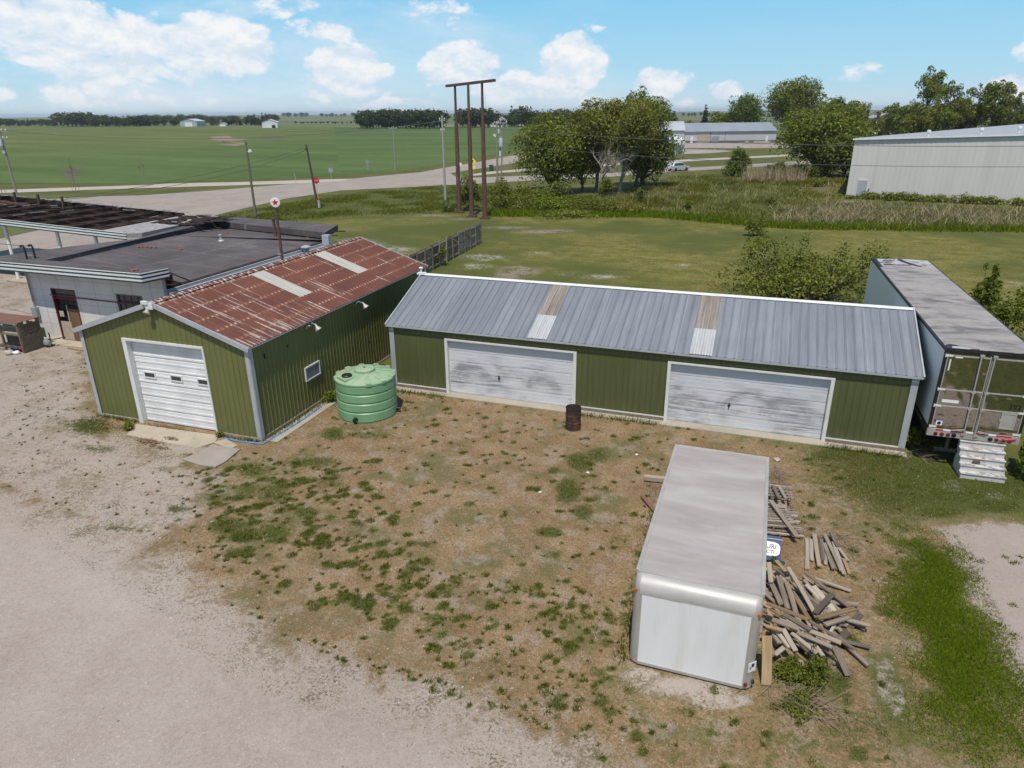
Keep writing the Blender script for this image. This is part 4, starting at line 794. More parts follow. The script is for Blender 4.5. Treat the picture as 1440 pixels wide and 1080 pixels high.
# ================================================================ long green shed
def long_shed():
    L, Wd, ze, zr = 19.82, 6.98, 2.86, 4.20; hy = Wd/2
    r = empty('long_green_shed', (-14.13, 24.9, 0), -.006, 'long low green shed with blue grey metal roof and two wide smeared overhead doors', 'shed')
    gz = lambda x: ze + (zr-ze)*(1-abs(x-hy)/hy); D = ((2.55, 8.10), (11.65, 17.30)); dh = 2.38; wb = .16
    w = MB()
    for a, b in ((0, D[0][0]), (D[0][1], D[1][0]), (D[1][1], L)): w.ribs(b-a, wb, ze, .23, .04, .016, Matrix.Translation((a,0,0)))
    for a, b in D: w.ribs(b-a, dh, ze, .23, .04, .016, Matrix.Translation((a,0,0)))
    w.ribs(L, wb, ze, .23, .04, .016, Matrix.Translation((L, Wd, 0)) @ Matrix.Rotation(math.pi, 4, 'Z'))
    w.ribs(Wd, wb, gz, .23, .04, .016, Matrix.Translation((L, 0, 0)) @ Matrix.Rotation(math.pi/2, 4, 'Z'), extra=(hy,))
    w.ribs(Wd, wb, gz, .23, .04, .016, Matrix.Translation((0, Wd, 0)) @ Matrix.Rotation(-math.pi/2, 4, 'Z'), extra=(hy,))
    w.build('wall', MT['green_b'], r)
    f = MB()
    for a, b in ((-.03, D[0][0]-.02), (D[0][1]+.02, D[1][0]-.02), (D[1][1]+.02, L+.03)): f.box(a, b, -.05, .2, -.05, wb-.01)
    f.box(-.03, L+.03, .2, Wd+.03, -.05, wb-.012); f.build('foundation', MT['wood_grey'], r)
    a = MB(); a.box(-.1, L+.1, -.42, -.052, -.05, .035); a.box(D[0][0], D[0][1], -.052, .18, -.05, .034); a.box(D[1][0], D[1][1], -.052, .18, -.05, .034); a.build('apron', MT['concrete'], r)
    for x0, x1 in ((0, D[0][0]), (D[0][1], D[1][0]), (D[1][1], L)): b = MB(); b.box(x0+.01, x1-.01, -.04, -.018, wb-.008, wb+.035); b.build('base_trim', MT['trim_white'], r)
    oh, ov = .14, .12; s = (zr-ze)/hy; e0 = ze - s*oh; sl = math.hypot(hy+oh, zr-e0); rf = MB()
    MF = basis((1,0,0), (0,hy+oh,zr-e0), (-ov, -oh, e0+.03)); rf.ribs(L+2*ov, 0, sl, .305, .05, .024, MF)
    MBk = basis((-1,0,0), (0,-(hy+oh),zr-e0), (L+ov, Wd+oh, e0+.03)); rf.ribs(L+2*ov, 0, sl, .305, .05, .024, MBk)
    roof = rf.build('roof', MT['galv'], r)
    c = MB()
    for sy in (-1, 1):
        M = basis((1,0,0) if sy < 0 else (-1,0,0), (0,-sy*hy,zr-ze), (-ov-.02 if sy < 0 else L+ov+.02, hy+sy*.15, zr+.066-.15*s)); c.box(0, L+2*ov+.04, -.005, .005, 0, .17, M)
    c.build('ridge_cap', MT['trim_white'], roof)
    for x0 in (6.13, 12.36):
        for z0, z1, nm, mt in ((.10, sl*.40, 'lower_skylight_panel', 'fibre_white'), (sl*.40+.006, sl-.14, 'upper_skylight_panel', 'fibre_brown')):
            q = MB(); q.ribs(.80, z0-.1, z1, .1, .04, .018, MF @ Matrix.Translation((x0+ov, -.026 + (.006 if 'upper' in nm else 0), 0))); q.build(nm, MT[mt], roof)
    t = MB(); t.box(-ov, L+ov, -oh-.03, -oh-.002, e0-.05, e0+.022)
    for x in (-ov-.02, L+ov+.02):
        t.bar((x, -oh-.02, e0+.01), (x, hy, zr+.04), .05, .11); t.bar((x, Wd+oh+.02, e0+.01), (x, hy, zr+.04), .05, .11)
    t.build('roof_trim', MT['trim'], r)
    t = MB(); t.box(-.025, .17, -.04, -.02, .12, ze-.06); t.box(-.05,-.026, -.04, .15, .12, ze-.05); t.build('corner_trim', MT['trim'], r); t = MB(); t.box(L-.17, L+.025, -.04, -.02, .12, ze-.06); t.box(L+.026, L+.05, -.04, .15, .12, ze-.05)
    t.build('corner_trim', MT['trim'], r)
    for i, (a, b) in enumerate(D):
        fr = MB(); fr.box(a-.03, a+.09, -.07, .16, 0, dh+.0); fr.box(b-.09, b+.03, -.07, .16, 0, dh); fr.box(a-.03, b+.03, -.07, -.02, dh+.002, dh+.07)
        d = MB(); d.box(a+.08, b-.08, .12, .17, .035, dh+.04)
        for k in range(5): d.box(a+.085, b-.085, .105, .125, .05+k*.47, .05+k*.47+.44)
        for k in range(15): d.box(a+.09, b-.09, .101, .108, .10+k*.157, .10+k*.157+.015)
        door = d.build('overhead_door', MT['door_dirty'], r, bevel=.006); fr.build('door_frame', MT['trim_white'], door)
        hx = (4.85, 13.94)[i]; h = MB(); h.box(hx-.02, hx+.02, .06, .1, .82, 1.02); h.box(hx-.05, hx+.05, .085, .1, .9, .94); h.build('handle', MT['black_metal'], door)
    k = MB(); k.tube([(-.15, hy-.05, zr-.1), (-.15, hy-.05, zr+.28)], .05, 8); k.box(-.3, .05, hy-.2, hy+.1, zr+.02, zr+.1); k.lathe([(.05,.28),(.1,.3),(.1,.33),(.02,.36)], 10, (-.15,hy-.05,zr)); k.build('roof_bracket', MT['white_paint'], r)
long_shed()

# ================================================================ truck box body
def truck_box():
    Wd, L, H = 2.53, 6.49, 2.20; rb = .29; rc = .19
    r = empty('truck_box', (-1.55, 11.89, 0), -.012, 'white and grey truck cargo box lying on the ground beside a pile of planks', 'truck box')
    # front shell with rounded posts and a bull-nosed top, lofted plan outlines
    def outline(yf, ins):
        P = [(ins, 1.0)]
        for k in range(7): a = math.pi + k*math.pi/12; P.append((ins+rc+rc*math.cos(a), yf+rc+rc*math.sin(a)))
        for k in range(7): a = 1.5*math.pi + k*math.pi/12; P.append((Wd-ins-rc+rc*math.cos(a), yf+rc+rc*math.sin(a)))
        P.append((Wd-ins, 1.0)); return P
    lev = [(0.06,0,0),(H-rb,0,0)] + [(H-rb+rb*math.sin(k*math.pi/16), rb*(1-math.cos(k*math.pi/16)), .05*(1-math.cos(k*math.pi/16))) for k in range(1, 9)]
    m = MB(); n = 16
    for z, yf, ins in lev: m.v += [(x, y, z) for x, y in outline(yf, ins)]
    for i in range(len(lev)-1):
        for k in range(n-1): m.f.append((i*n+k, i*n+k+1, (i+1)*n+k+1, (i+1)*n+k)); m.fm.append(0)
    m.build('corner_post', MT['alu'], r, smooth=35)
    b = MB(); x0, x1, xs = .14, Wd-.14, .97
    for a, c, dr in ((x0, xs+.02, .012), (xs, x1, .006)):
        ring = [(H-rb+ (rb+dr)*math.sin(k*math.pi/24), rb-(rb+dr)*math.cos(k*math.pi/24)) for k in range(0, 12)]
        ring = [(H-rb-.05, -dr)] + ring; base = len(b.v)
        for x in (a, c): b.v += [(x, y, z) for z, y in ring]
        q = len(ring)
        for k in range(q-1): b.f.append((base+k, base+q+k, base+q+k+1, base+k+1)); b.fm.append(0)
    b.build('bullnose', MT['alu_bright'], r, smooth=50)
    p = MB(); p.box(.19, Wd-.19, -.006, .05, .1, H-rb-.02); pan = p.build('front_panel', MT['box_white'], r)
    s = MB(); s.box(.18, Wd-.18, -.016, .04, .055, .13); s.box(.165,.195,-.012,.03,.13,H-rb-.05); s.box(Wd-.195,Wd-.165,-.012,.03,.13,H-rb-.05); s.build('front_rail', MT['alu'], r, bevel=.004)
    q = MB(); q.box(.0, .03, 1.0, L, .16, H-.06); q.box(Wd-.03, Wd, 1.0, L, .16, H-.06); q.build('side_panel', MT['box_white'], r)
    q = MB(); q.box(-.015, .05, .98, L, .06, .165); q.box(Wd-.05, Wd+.015, .98, L, .06, .165); q.build('bottom_rail', MT['alu'], r, bevel=.01)
    q = MB(); q.box(.03, Wd-.03, .9, L-.03, .06, .12); q.build('floor_deck', MT['wood_dark'], r)
    # roof: slightly sagging sheet
    m = MB(); nx, ny = 13, 33
    for j in range(ny):
        for i in range(nx):
            u, v = i/(nx-1), j/(ny-1); x = .055+u*(Wd-.11); y = .27+v*(L-.30)
            sag = -.025*math.sin(math.pi*u)*math.sin(math.pi*v) + .006*math.sin(v*31)*math.sin(u*5+1)*math.sin(math.pi*u)
            m.v.append((x, y, H+.002+sag))
    for j in range(ny-1):
        for i in range(nx-1): m.f.append((j*nx+i, j*nx+i+1, (j+1)*nx+i+1, (j+1)*nx+i)); m.fm.append(0)
    roof = m.build('roof', MT['box_roof'], r, smooth=60)
    q = MB()
    for x in (0, Wd): sx = 1 if x == 0 else -1; q.box(min(x-sx*.012, x+sx*.075), max(x-sx*.012, x+sx*.075), .33, L+.01, H-.09, H+.016)
    q.box(.076, Wd-.076, L-.06, L+.012, H-.08, H+.015); q.build('roof_rail', MT['alu'], r, bevel=.012)
    q = MB()
    for k in range(42):
        x = .17+k*(Wd-.34)/41
        for z, y in ((H-rb-.03, -.014), (H-.012, .25)): q.add(*ico(.007), Matrix.Translation((x, y, z)))
    for k in range(20):
        z = .2+k*.075
        for x in (.18, Wd-.18): q.add(*ico(.006), Matrix.Translation((x, -.014, z)))
    tag(q.build('rivets', MT['alu'], r), kind='stuff')
    for x, sx in ((.05, -1), (Wd-.05, 1)):
        q = MB(); q.box(-.035,.035,-.03,.03,-.03,.03, Matrix.Translation((x+sx*.0, .04, H-rb-.0)) @ Matrix.Rotation(-sx*.75, 4, 'Z')); q.build('marker_lamp', MT['orange_lens'], r, bevel=.01)
    q = MB(); M = Matrix.Translation((Wd-.055, .048, .62)) @ Matrix.Rotation(.78, 4, 'Z'); q.box(-.1,.1,-.008,.0,-.12,.12, M); st = q.build('sticker', MT['sign_white'], r)
    q = MB(); q.box(-.02,.05,-.011,-.006,.0,.09, M); q.box(-.06,-.03,-.011,-.006,-.05,.02, M); q.build('sticker_mark', MT['plate_blue'], st)
    q = MB(); q.tube([(Wd-.13,-.03,.18),(Wd-.13,.02,.18)], .035, 10); q.build('side_lamp', MT['red_lens'], r)
    q = MB(); q.lathe([(.05,0),(.05,.03),(.02,.05)], 10, M=Matrix.Translation((Wd-.01,.1,.2)) @ Matrix.Rotation(math.pi/2,4,'Y')); q.build('socket', MT['black_plastic'], r)
    # rear frame and roll door
    q = MB(); q.box(0, .1, L-.05, L, .06, H-.09); q.box(.1, Wd-.1, L-.048, L-.002, .06, .118); q.box(Wd-.1, Wd, L-.05, L, .06, H-.09); q.build('rear_frame', MT['alu'], r)
    q = MB(); q.box(.1, Wd-.1, L-.045, L-.02, .12, H-.1)
    for k in range(7): q.box(.11, Wd-.11, L-.022, L-.01, .15+k*.27, .15+k*.27+.25)
    q.build('rear_door', MT['box_white'], r)
def ico(r):
    bm = bmesh.new(); bmesh.ops.create_icosphere(bm, subdivisions=1, radius=r); v = [tuple(x.co) for x in bm.verts]; f = [tuple(x.index for x in p.verts) for p in bm.faces]; bm.free(); return v, f
truck_box()

# ================================================================ semi trailer
def text_mesh(name, txt, size, mat, parent, M, ext=.002):
    cu = bpy.data.curves.new(name, 'FONT'); cu.body = txt; cu.size = size; cu.extrude = ext; cu.align_x = 'CENTER'; cu.align_y = 'CENTER'
    o = bpy.data.objects.new(name, cu); dg = bpy.context.evaluated_depsgraph_get(); COL.objects.link(o); bpy.context.view_layer.update()
    me = bpy.data.meshes.new_from_object(o.evaluated_get(bpy.context.evaluated_depsgraph_get())); bpy.data.objects.remove(o)
    me.transform(M); me.materials.clear(); me.materials.append(mat)
    o = bpy.data.objects.new(name, me); COL.objects.link(o); o.parent = parent; return o
FRONT = Matrix.Rotation(math.pi/2, 4, 'X')       # lettering that faces -y

def trailer():
    Wd, L, H, zb = 2.59, 15.16, 4.04, 1.12
    r = empty('semi_trailer', (6.12, 24.07, 0), .024, 'long box trailer with polished steel rear doors parked beside the long green shed', 'trailer')
    q = MB(); q.box(0, .05, .06, L, zb+.25, H-.08); q.box(Wd-.05, Wd, .06, L, zb+.25, H-.08); q.build('side_wall', MT['trailer_side'], r)
    q = MB(); q.box(.05, Wd-.05, L-.06, L-.005, zb, H-.08); q.build('front_wall', MT['trailer_side'], r)
    q = MB(); q.box(-.02, .03, .02, L, zb-.05, zb+.248); q.box(Wd-.03, Wd+.02, .02, L, zb-.05, zb+.248); q.build('base_rail', MT['black_metal'], r, bevel=.01)
    q = MB(); q.box(-.025, -.02, .8, L-.2, zb+.1, zb+.16); q.build('rail_trim', MT['alu'], r)
    q = MB(); q.box(-.02, .07, .02, L, H-.085, H-.0); q.box(Wd-.07, Wd+.02, .02, L, H-.085, H-.0); q.box(.07, Wd-.07, L-.1, L+.01, H-.085, H-.0); q.build('top_rail', MT['black_metal'], r, bevel=.012)
    m = MB(); nx, ny = 9, 60
    for j in range(ny):
        for i in range(nx):
            u, v = i/(nx-1), j/(ny-1); m.v.append((.05+u*(Wd-.1), .03+v*(L-.06), H+.004+.02*math.sin(math.pi*u)+.006*math.sin(v*57+u*3)*math.sin(math.pi*u)))
    for j in range(ny-1):
        for i in range(nx-1): m.f.append((j*nx+i, j*nx+i+1, (j+1)*nx+i+1, (j+1)*nx+i)); m.fm.append(0)
    m.build('roof', MT['trailer_roof'], r, smooth=60)
    q = MB(); P = [(.0,.0),(.95,.0),(.93,.13),(.7,.1),(.5,.24),(.36,.42),(.2,.48),(.06,.36)]; q.slab(P, H+.0, H+.034); q.slab([(2.0,0),(2.6,0),(2.6,.22),(2.3,.14)], H, H+.034); q.slab([(1.0,.0),(1.9,.0),(1.8,.05),(1.2,.06)], H, H+.03); q.build('tar_patch', MT['tar_patch'], r); q = MB(); q.slab([(1.15,15.1),(1.32,15.1),(1.42,14.5),(1.75,13.75),(1.95,13.35),(1.78,13.3),(1.5,13.7),(1.2,14.45)], H+.004, H+.036); q.slab([(.3,13.35),(1.5,13.42),(1.48,13.62),(.9,13.52),(.3,13.55)], H+.004, H+.034); q.slab([(.05,12.9),(.17,12.9),(.2,15.1),(.05,15.1)], H, H+.03); q.slab([(.4,14.35),(.95,14.5),(.9,14.62),(.4,14.5)], H+.004, H+.034); q.slab([(.2,15.0),(1.1,15.02),(1.1,15.12),(.2,15.12)], H, H+.03); q.build('tar_stroke', MT['tar_patch'], r)
    q = MB(); q.slab([(.16,.04),(.66,.03),(.7,.12),(.4,.26),(.2,.2)], H+.03, H+.042); q.build('torn_patch', MT['fibre_white'], r)
    # rear frame
    q = MB(); q.box(-.02, .06, -.03, .06, zb-.02, H-.01); q.box(Wd-.06, Wd+.02, -.03, .06, zb-.02, H-.01); q.box(.06, Wd-.06, -.03, .06, H-.12, H-.01); q.build('rear_frame', MT['black_metal'], r, bevel=.01)
    q = MB(); q.box(-.02, Wd+.02, -.05, .08, zb-.07, zb+.20); sill = q.build('rear_sill', MT['alu'], r, bevel=.015)
    for i in range(10):
        q = MB(); a = .22+i*.215; q.box(a, a+.208, -.062, -.048, zb+.155, zb+.198); q.build('reflective_tape', MT['sign_red'] if i % 3 != 1 else MT['sign_white'], sill)
    for x in (.24, .42, .60, 1.98, 2.16, 2.34):
        q = MB(); q.lathe([(.062,0),(.06,.02),(.03,.035)], 14, M=Matrix.Translation((x,-.05,zb+.03)) @ Matrix.Rotation(math.pi/2,4,'X')); q.build('tail_lamp', MT['red_lens'], sill, smooth=40)
    for x in (.77, 1.80):
        q = MB(); q.lathe([(.07,0),(.068,.02),(.05,.03)], 14, M=Matrix.Translation((x,-.05,zb+.03)) @ Matrix.Rotation(math.pi/2,4,'X')); q.build('lamp_ring', MT['black_plastic'], sill, smooth=40)
    q = MB(); q.bar((2.06,-.075,zb+.02),(2.5,-.07,zb+.11),.02,.04); q.build('loose_strip', MT['sign_red'], sill)
    # doors
    for side in (0, 1):
        x0, x1 = (.07, Wd/2-.01) if side == 0 else (Wd/2+.01, Wd-.07)
        q = MB(); n = 24; mz = 44
        for j in range(mz+1):
            for i in range(n+1): q.v.append((x0+(x1-x0)*i/n, -.02+.004*math.sin(i*.8+j*.31)*math.sin(j*.23+side), zb+.21+(H-.13-zb-.21)*j/mz))
        for j in range(mz):
            for i in range(n): q.f.append((j*(n+1)+i, j*(n+1)+i+1, (j+1)*(n+1)+i+1, (j+1)*(n+1)+i)); q.fm.append(0)
        q.box(x0, x1, .0, .03, zb+.21, H-.13)
        d = q.build('rear_door', MT['steel'], r, smooth=40)
        q = MB()
        for z in (2.13, 2.70, H-.2):
            q.box(x0+.01, x1-.01, -.034, -.022, z-.022, z+.022)
        q.box(x0, x0+.03, -.036, -.02, zb+.22, H-.14); q.box(x1-.03, x1, -.036, -.02, zb+.22, H-.14); q.build('door_rib', MT['alu'], d, bevel=.004)
        xb = (.97, 1.36)[side]; q = MB(); q.tube([(xb+(.06 if side == 0 else -.02), -.075, zb+.05), (xb+.02*(1-side), -.075, H-.08)], .024, 8)
        for z in (zb+.1, 2.13, 2.70, H-.12): q.box(xb-.05+.03*(1-side), xb+.07+.03*(1-side), -.09, -.03, z-.03, z+.03)
        q.bar((xb+.03,-.095,zb+.28),(xb+(.3 if side else -.3),-.1,zb+.22),.03,.04); q.build('lock_bar', MT['alu'], d)
        for z in (2.13, 2.70, H-.2, zb+.27):
            q = MB(); xh = .0 if side == 0 else Wd-.22; q.box(xh, xh+.22, -.052, -.035, z-.03, z+.03); q.tube([(xh+(.02 if side == 0 else .2),-.055,z-.05),(xh+(.02 if side == 0 else .2),-.055,z+.05)], .02, 8); q.build('hinge', MT['trim_white'], d)
        if side == 0:
            q = MB(); q.box(.2, .68, -.038, -.03, 2.26, 2.36); q.build('number_plate', MT['sign_white'], d)
            q = MB(); q.box(.16,.20,-.036,-.028,3.35,3.72); q.box(.3,.5,-.036,-.028,3.78,3.82); q.build('reflector_strip', MT['sign_white'], d)
            q = MB(); q.box(.18,.36,-.036,-.028,1.45,1.60); st = q.build('sticker', MT['sign_white'], d); q = MB(); q.lathe([(.055,0),(.055,.005),(.035,.005),(.035,0)], 14, M=Matrix.Translation((.27,-.037,1.525)) @ Matrix.Rotation(math.pi/2,4,'X')); q.build('sticker_emblem', MT['plate_blue'], st)
        else:
            q = MB(); a, b, c, e = 1.94, 2.36, 1.54, 2.10
            q.box(a,b,-.045,-.03,c,c+.045); q.box(a,b,-.045,-.03,e-.045,e); q.box(a,a+.045,-.046,-.03,c+.045,e-.045); q.box(b-.045,b,-.046,-.03,c+.045,e-.045); q.box(a+.045,b-.045,-.034,-.028,c+.045,e-.045); q.box(a-.03,a+.02,-.06,-.03,1.8,1.86); q.build('vent_door', MT['alu'], d, bevel=.004)
            text_mesh('unit_number', '392', .24, MT['sign_black'], d, Matrix.Translation((2.25,-.037,2.30)) @ FRONT)
    # running gear
    q = MB(); q.box(.55, .7, 1, L-1, zb-.35, zb-.05); q.box(Wd-.7, Wd-.55, 1, L-1, zb-.35, zb-.05); q.box(.05, Wd-.05, .1, L-.1, zb-.05, zb-.0); q.build('chassis', MT['black_metal'], r)
    q = MB(); q.box(.3, Wd-.3, -.02, .06, .52, .62); q.box(.6,.7,-.02,.06,.62,zb-.07); q.box(Wd-.7,Wd-.6,-.02,.06,.62,zb-.07); q.build('underride_bar', MT['black_metal'], r)
    for y in (2.2, 3.5):
        for x in (.12, Wd-.42):
            M = Matrix.Translation((x, y, .5)) @ Matrix.Rotation(math.pi/2, 4, 'Y')
            q = MB(); q.lathe([(.3,0),(.46,.0),(.5,.05),(.5,.25),(.46,.3),(.3,.3)], 28, M=M); wh = q.build('wheel', MT['rubber'], r, smooth=35)
            q = MB(); q.lathe([(.3,.02),(.29,.26),(.12,.29),(.05,.3)], 20, M=M); q.build('rim', MT['alu'], wh, smooth=35)
    q = MB(); q.box(.5,.62,11.5,11.62,0.05,zb-.05); q.box(Wd-.62,Wd-.5,11.5,11.62,.05,zb-.05); q.box(.4,.72,11.4,11.72,0,.05); q.box(Wd-.72,Wd-.4,11.4,11.72,0,.05); q.build('landing_leg', MT['black_metal'], r)
trailer()

def stairs():
    r = empty('wooden_steps', (7.13, 23.30, 0), .03, 'peeling white wooden steps leading up to the trailer rear doors', 'steps')
    n = 5; rise, run, Wd = .205, .175, 1.25
    for i in range(n):
        q = MB(); q.box(-.02, Wd+.02, i*run-.03, i*run+run+.02, (i+1)*rise-.035, (i+1)*rise); q.build('tread', MT['peel'], r, bevel=.006)
        q = MB(); q.box(.03, Wd-.03, i*run, i*run+.02, i*rise+.002, (i+1)*rise-.036); q.build('riser', MT['peel'], r)
    for x in (0, Wd-.03):
        P = [(0,0)]
        for i in range(n): P += [(i*run-.005, (i+1)*rise-.037), ((i+1)*run-.005, (i+1)*rise-.037)]
        P += [(n*run, 0)]
        q = MB(); M = Matrix.Translation((x, 0, 0)) @ Matrix(((0,1,0,0),(1,0,0,0),(0,0,1,0),(0,0,0,1))); q.prism(P, .029, M); q.build('stringer', MT['peel'], r)
    q = MB(); q.box(.35,.56,2*run-.045,2*run-.03,3*rise-.19,3*rise-.09); q.build('tread_patch', MT['wood_dark'], r)
stairs()

# ================================================================ green water tank
def tank():
    r = empty('water_tank', (-13.83, 22.12, 0), .5, 'squat pale green plastic water tank with ribbed sides and black lid', 'water tank')
    R0 = 1.17; pr = [(R0-.05,0),(R0-.0,.04)]
    z = .1
    for k in range(4):
        pr += [(R0, z), (R0, z+.27), (R0-.03, z+.30), (R0-.03, z+.34)]; z += .365
    pr += [(R0+.01, 1.50), (R0+.01, 1.56), (R0-.05, 1.60), (R0-.35, 1.66), (.45, 1.74), (.40, 1.74), (.40, 1.84), (.36, 1.87), (.1, 1.88)]
    q = MB(); q.lathe(pr, 72); q.build('tank_shell', MT['tank'], r, smooth=30)
    q = MB()
    for k in range(12):
        a = 2*math.pi*k/12+.15; 
        if 3.3 < a % 6.283 < 4.4: continue
        ca_, sa_ = math.cos(a), math.sin(a)
        q.bar((ca_*.42, sa_*.42, 1.745), (ca_*(R0-.02), sa_*(R0-.02), 1.60), .13, .06); q.box(-.06,.06,-.10,.10,-.09,.05, Matrix.Translation((ca_*(R0-.03), sa_*(R0-.03), 1.58)) @ Matrix.Rotation(a, 4, 'Z'))
    q.build('roof_rib', MT['tank'], r, bevel=.015)
    a = -2.55; M = Matrix.Translation((math.cos(a)*.74, math.sin(a)*.74, 1.62)) @ Matrix.Rotation(a, 4, 'Z')
    q = MB(); q.box(-.5,.33,-.3,.3,-.02,.10, M); q.build('hatch_base', MT['tank'], r, bevel=.03)
    q = MB(); q.lathe([(.2,0),(.2,.05),(.18,.07),(.06,.075),(.05,.1),(.01,.1)], 24, M=M @ Matrix.Translation((.05,0,.10))); q.build('lid', MT['black_plastic'], r, smooth=35)
    q = MB(); q.lathe([(.05,0),(.05,.02),(.01,.03)], 12, (0,.0,1.87)); q.build('vent_cap', MT['black_plastic'], r)
    for a in (-1.95, -.25):
        M = Matrix.Translation((math.cos(a)*R0, math.sin(a)*R0, .17)) @ Matrix.Rotation(a, 4, 'Z') @ Matrix.Rotation(math.pi/2, 4, 'Y')
        q = MB(); q.lathe([(.09,-.02),(.09,.02),(.06,.03),(.06,.09),(.075,.1),(.075,.14),(.03,.15)], 16, M=M); q.build('outlet_valve', MT['black_plastic'], r, smooth=35)
tank()

def drum():
    r = empty('oil_drum', (-5.65, 23.1, 0), .3, 'rusty burn barrel standing in the dry grass before the long shed', 'barrel')
    pr = [(.27,0),(.292,.01),(.292,.03),(.283,.04),(.283,.27),(.295,.285),(.295,.30),(.283,.315),(.283,.55),(.295,.565),(.295,.58),(.283,.595),(.283,.84),(.292,.855),(.292,.875),(.28,.88),(.272,.86),(.272,.06),(.05,.06)]
    q = MB(); q.lathe(pr, 36); q.build('drum_shell', MT['drum'], r, smooth=30)
    q = MB()
    for k in range(40): a = rng.uniform(0, 6.28); d = rng.uniform(0, .2); q.box(-.06,.06,-.01,.01,-.01,.01, Matrix.Translation((d*math.cos(a), d*math.sin(a), rng.uniform(.4,.62))) @ Euler(rng.uniform(-1,1,3)).to_matrix().to_4x4())
    q.build('ashes', MT['black_metal'], r)
drum()

# ================================================================ old filling station
roof_zz = [None]
def station():
    ox, oy = -35.57, 25.37
    r = empty('filling_station', (ox, oy, 0), 0, 'old white panelled filling station with flat dark roof and striped canopy', 'filling station')
    def lp(P): return [(p[0]-ox, p[1]-oy) for p in P]
    Ht = 3.84
    w = MB(); w.box(0, 1.50, 0, .2, 0, Ht); w.box(3.15, 5.86, 0, .2, 0, Ht); w.box(7.57, 9.0, 0, .2, 0, Ht-.003); w.box(1.5, 3.15, 0, .2, 2.86, Ht); w.box(5.86, 7.57, 0, .2, 2.89, Ht); w.box(5.86, 7.57, 0, .2, 0, 1.5)
    w.box(0, .2, .2, 14.1, 0, 3.05); w.build('wall', MT['tile'], r)
    w = MB(); w.box(8.8, 9.0, .2, 14.0, 0, 3.05); w.box(.2, 8.8, 13.9, 14.1, 0, 3.0); w.build('side_wall', MT['pale_green'], r)
    f = MB(); f.box(-1.2, 9.0, -.75, -.002, -.05, .09); f.build('footing', MT['concrete_warm'], r, bevel=.02)
    f = MB(); f.box(.2, 8.8, .2, 15, -.03, .05); f.build('floor_slab', MT['concrete_grey'], r)
    b = MB(); b.box(.2, 8.8, 2.6, 2.75, .05, 2.95); b.build('partition', MT['concrete_grey'], r)
    # door opening with loose boards
    d = MB(); d.box(1.5, 1.58, -.02, .2, .09, 2.86); d.box(3.08, 3.15, -.02, .2, .09, 2.86); d.box(1.58, 3.08, .05, .2, 2.78, 2.86); d.box(1.58, 3.08, .04, .16, 2.30, 2.38); fr = d.build('door_frame', MT['red_paint'], r)
    g = MB(); g.box(1.58, 3.08, .09, .11, 2.38, 2.78); g.build('transom_pane', MT['glass'], fr)
    g = MB()
    for k in range(4): g.box(1.58+k*.375, 1.58+k*.375+.36, .12, .15, 1.72, 1.96); g.box(1.75+k*.33, 1.75+k*.33+.31, .12, .15, 1.99, 2.26)
    g.box(1.58, 3.08, .13, .16, .09, 1.70); g.build('block_infill', MT['black_metal'], fr)
    M = Matrix.Translation((2.36, .03, .1)) @ Matrix.Rotation(-.02, 4, 'X'); g = MB(); g.box(0, .68, -.03, .0, 0, 1.72, M); g.build('brown_board', MT['plywood'], r)
    M = Matrix.Translation((1.62, .02, .1)) @ Matrix.Rotation(-.02, 4, 'X'); g = MB(); g.box(0, .72, -.02, .0, 0, 1.0, M); g.box(.62,.70,-.028,-.02,.95,1.9,M); g.box(.05,.35,-.02,0,1.25,1.55,M); g.build('pale_board', MT['card'], r)
    # window
    q = MB(); q.box(5.86, 7.57, .03, .09, 2.82, 2.89); q.box(5.86, 5.92, .03, .09, 1.5, 2.82); q.box(7.51, 7.57, .03, .09, 1.5, 2.82)
    for k in (1, 2, 3): q.box(5.86+k*.4275-.009, 5.86+k*.4275+.009, .05, .08, 1.5, 2.82)
    for z in (1.94, 2.38): q.box(5.92, 7.51, .055, .075, z-.01, z+.01)
    wi = q.build('window', MT['wood_grey'], r); q = MB(); q.box(5.92, 7.51, .1, .12, 1.5, 2.82); q.build('pane', MT['glass'], wi)
    q = MB(); q.tube([(1.45,-.05,2.50),(4,-.05,2.47),(7.9,-.05,2.42)], .03, 8); q.build('red_pipe', MT['red_paint'], r, smooth=40)
    q = MB(); q.tube([(.12,-.08,3.6),(.12,-.08,1.75)], .045, 8); q.box(-.06,.30,-.2,-.002,1.25,1.75); q.build('electric_meter', MT['grey_paint'], r, bevel=.012)
    q = MB(); q.box(.06,.30,-.05,-.003,.12,.62); q.build('wall_panel', MT['dark_green'], r)
    # roof: low deck inside a raised perimeter
    def l3(P, z): return (P[0]-ox, P[1]-oy, z)
    A, B, C_ = l3((-38.013, 24.509),4.25), l3((-26.676, 24.353),4.25), l3((-26.364, 25.67),4.25)
    E0, F0, G0, H0 = l3((-34.506, 27.321),4.2), l3((-36.421, 36.284),3.95), l3((-37.373, 41.572),3.87), l3((-26.617, 39.326),3.87)
    I0, J0, K0, L0 = l3((-27.87, 42.834),3.82), l3((-39.142, 44.155),3.82), l3((-35.951, 32.942),4.05), l3((-37.249, 29.389),4.12)
    D0 = (E0[0]+.1, C_[1]+.02, 4.22)
    ring = [A, B, C_, D0, E0, F0, G0, H0, I0, J0, K0, L0]; n = len(ring)
    q = MB(); vs = [(x,y,z-.38) for x,y,z in ring]+ring
    q.add(vs, [tuple(reversed(range(n))), tuple(range(n,2*n))]+[(i,(i+1)%n,(i+1)%n+n,i+n) for i in range(n)]); q.build('raised_edge', MT['membrane'], r)
    e1, h1, r1 = l3((-34.863, 27.569),4.0), l3((-26.716, 39.383),3.37), (9.0, .3, 3.2)
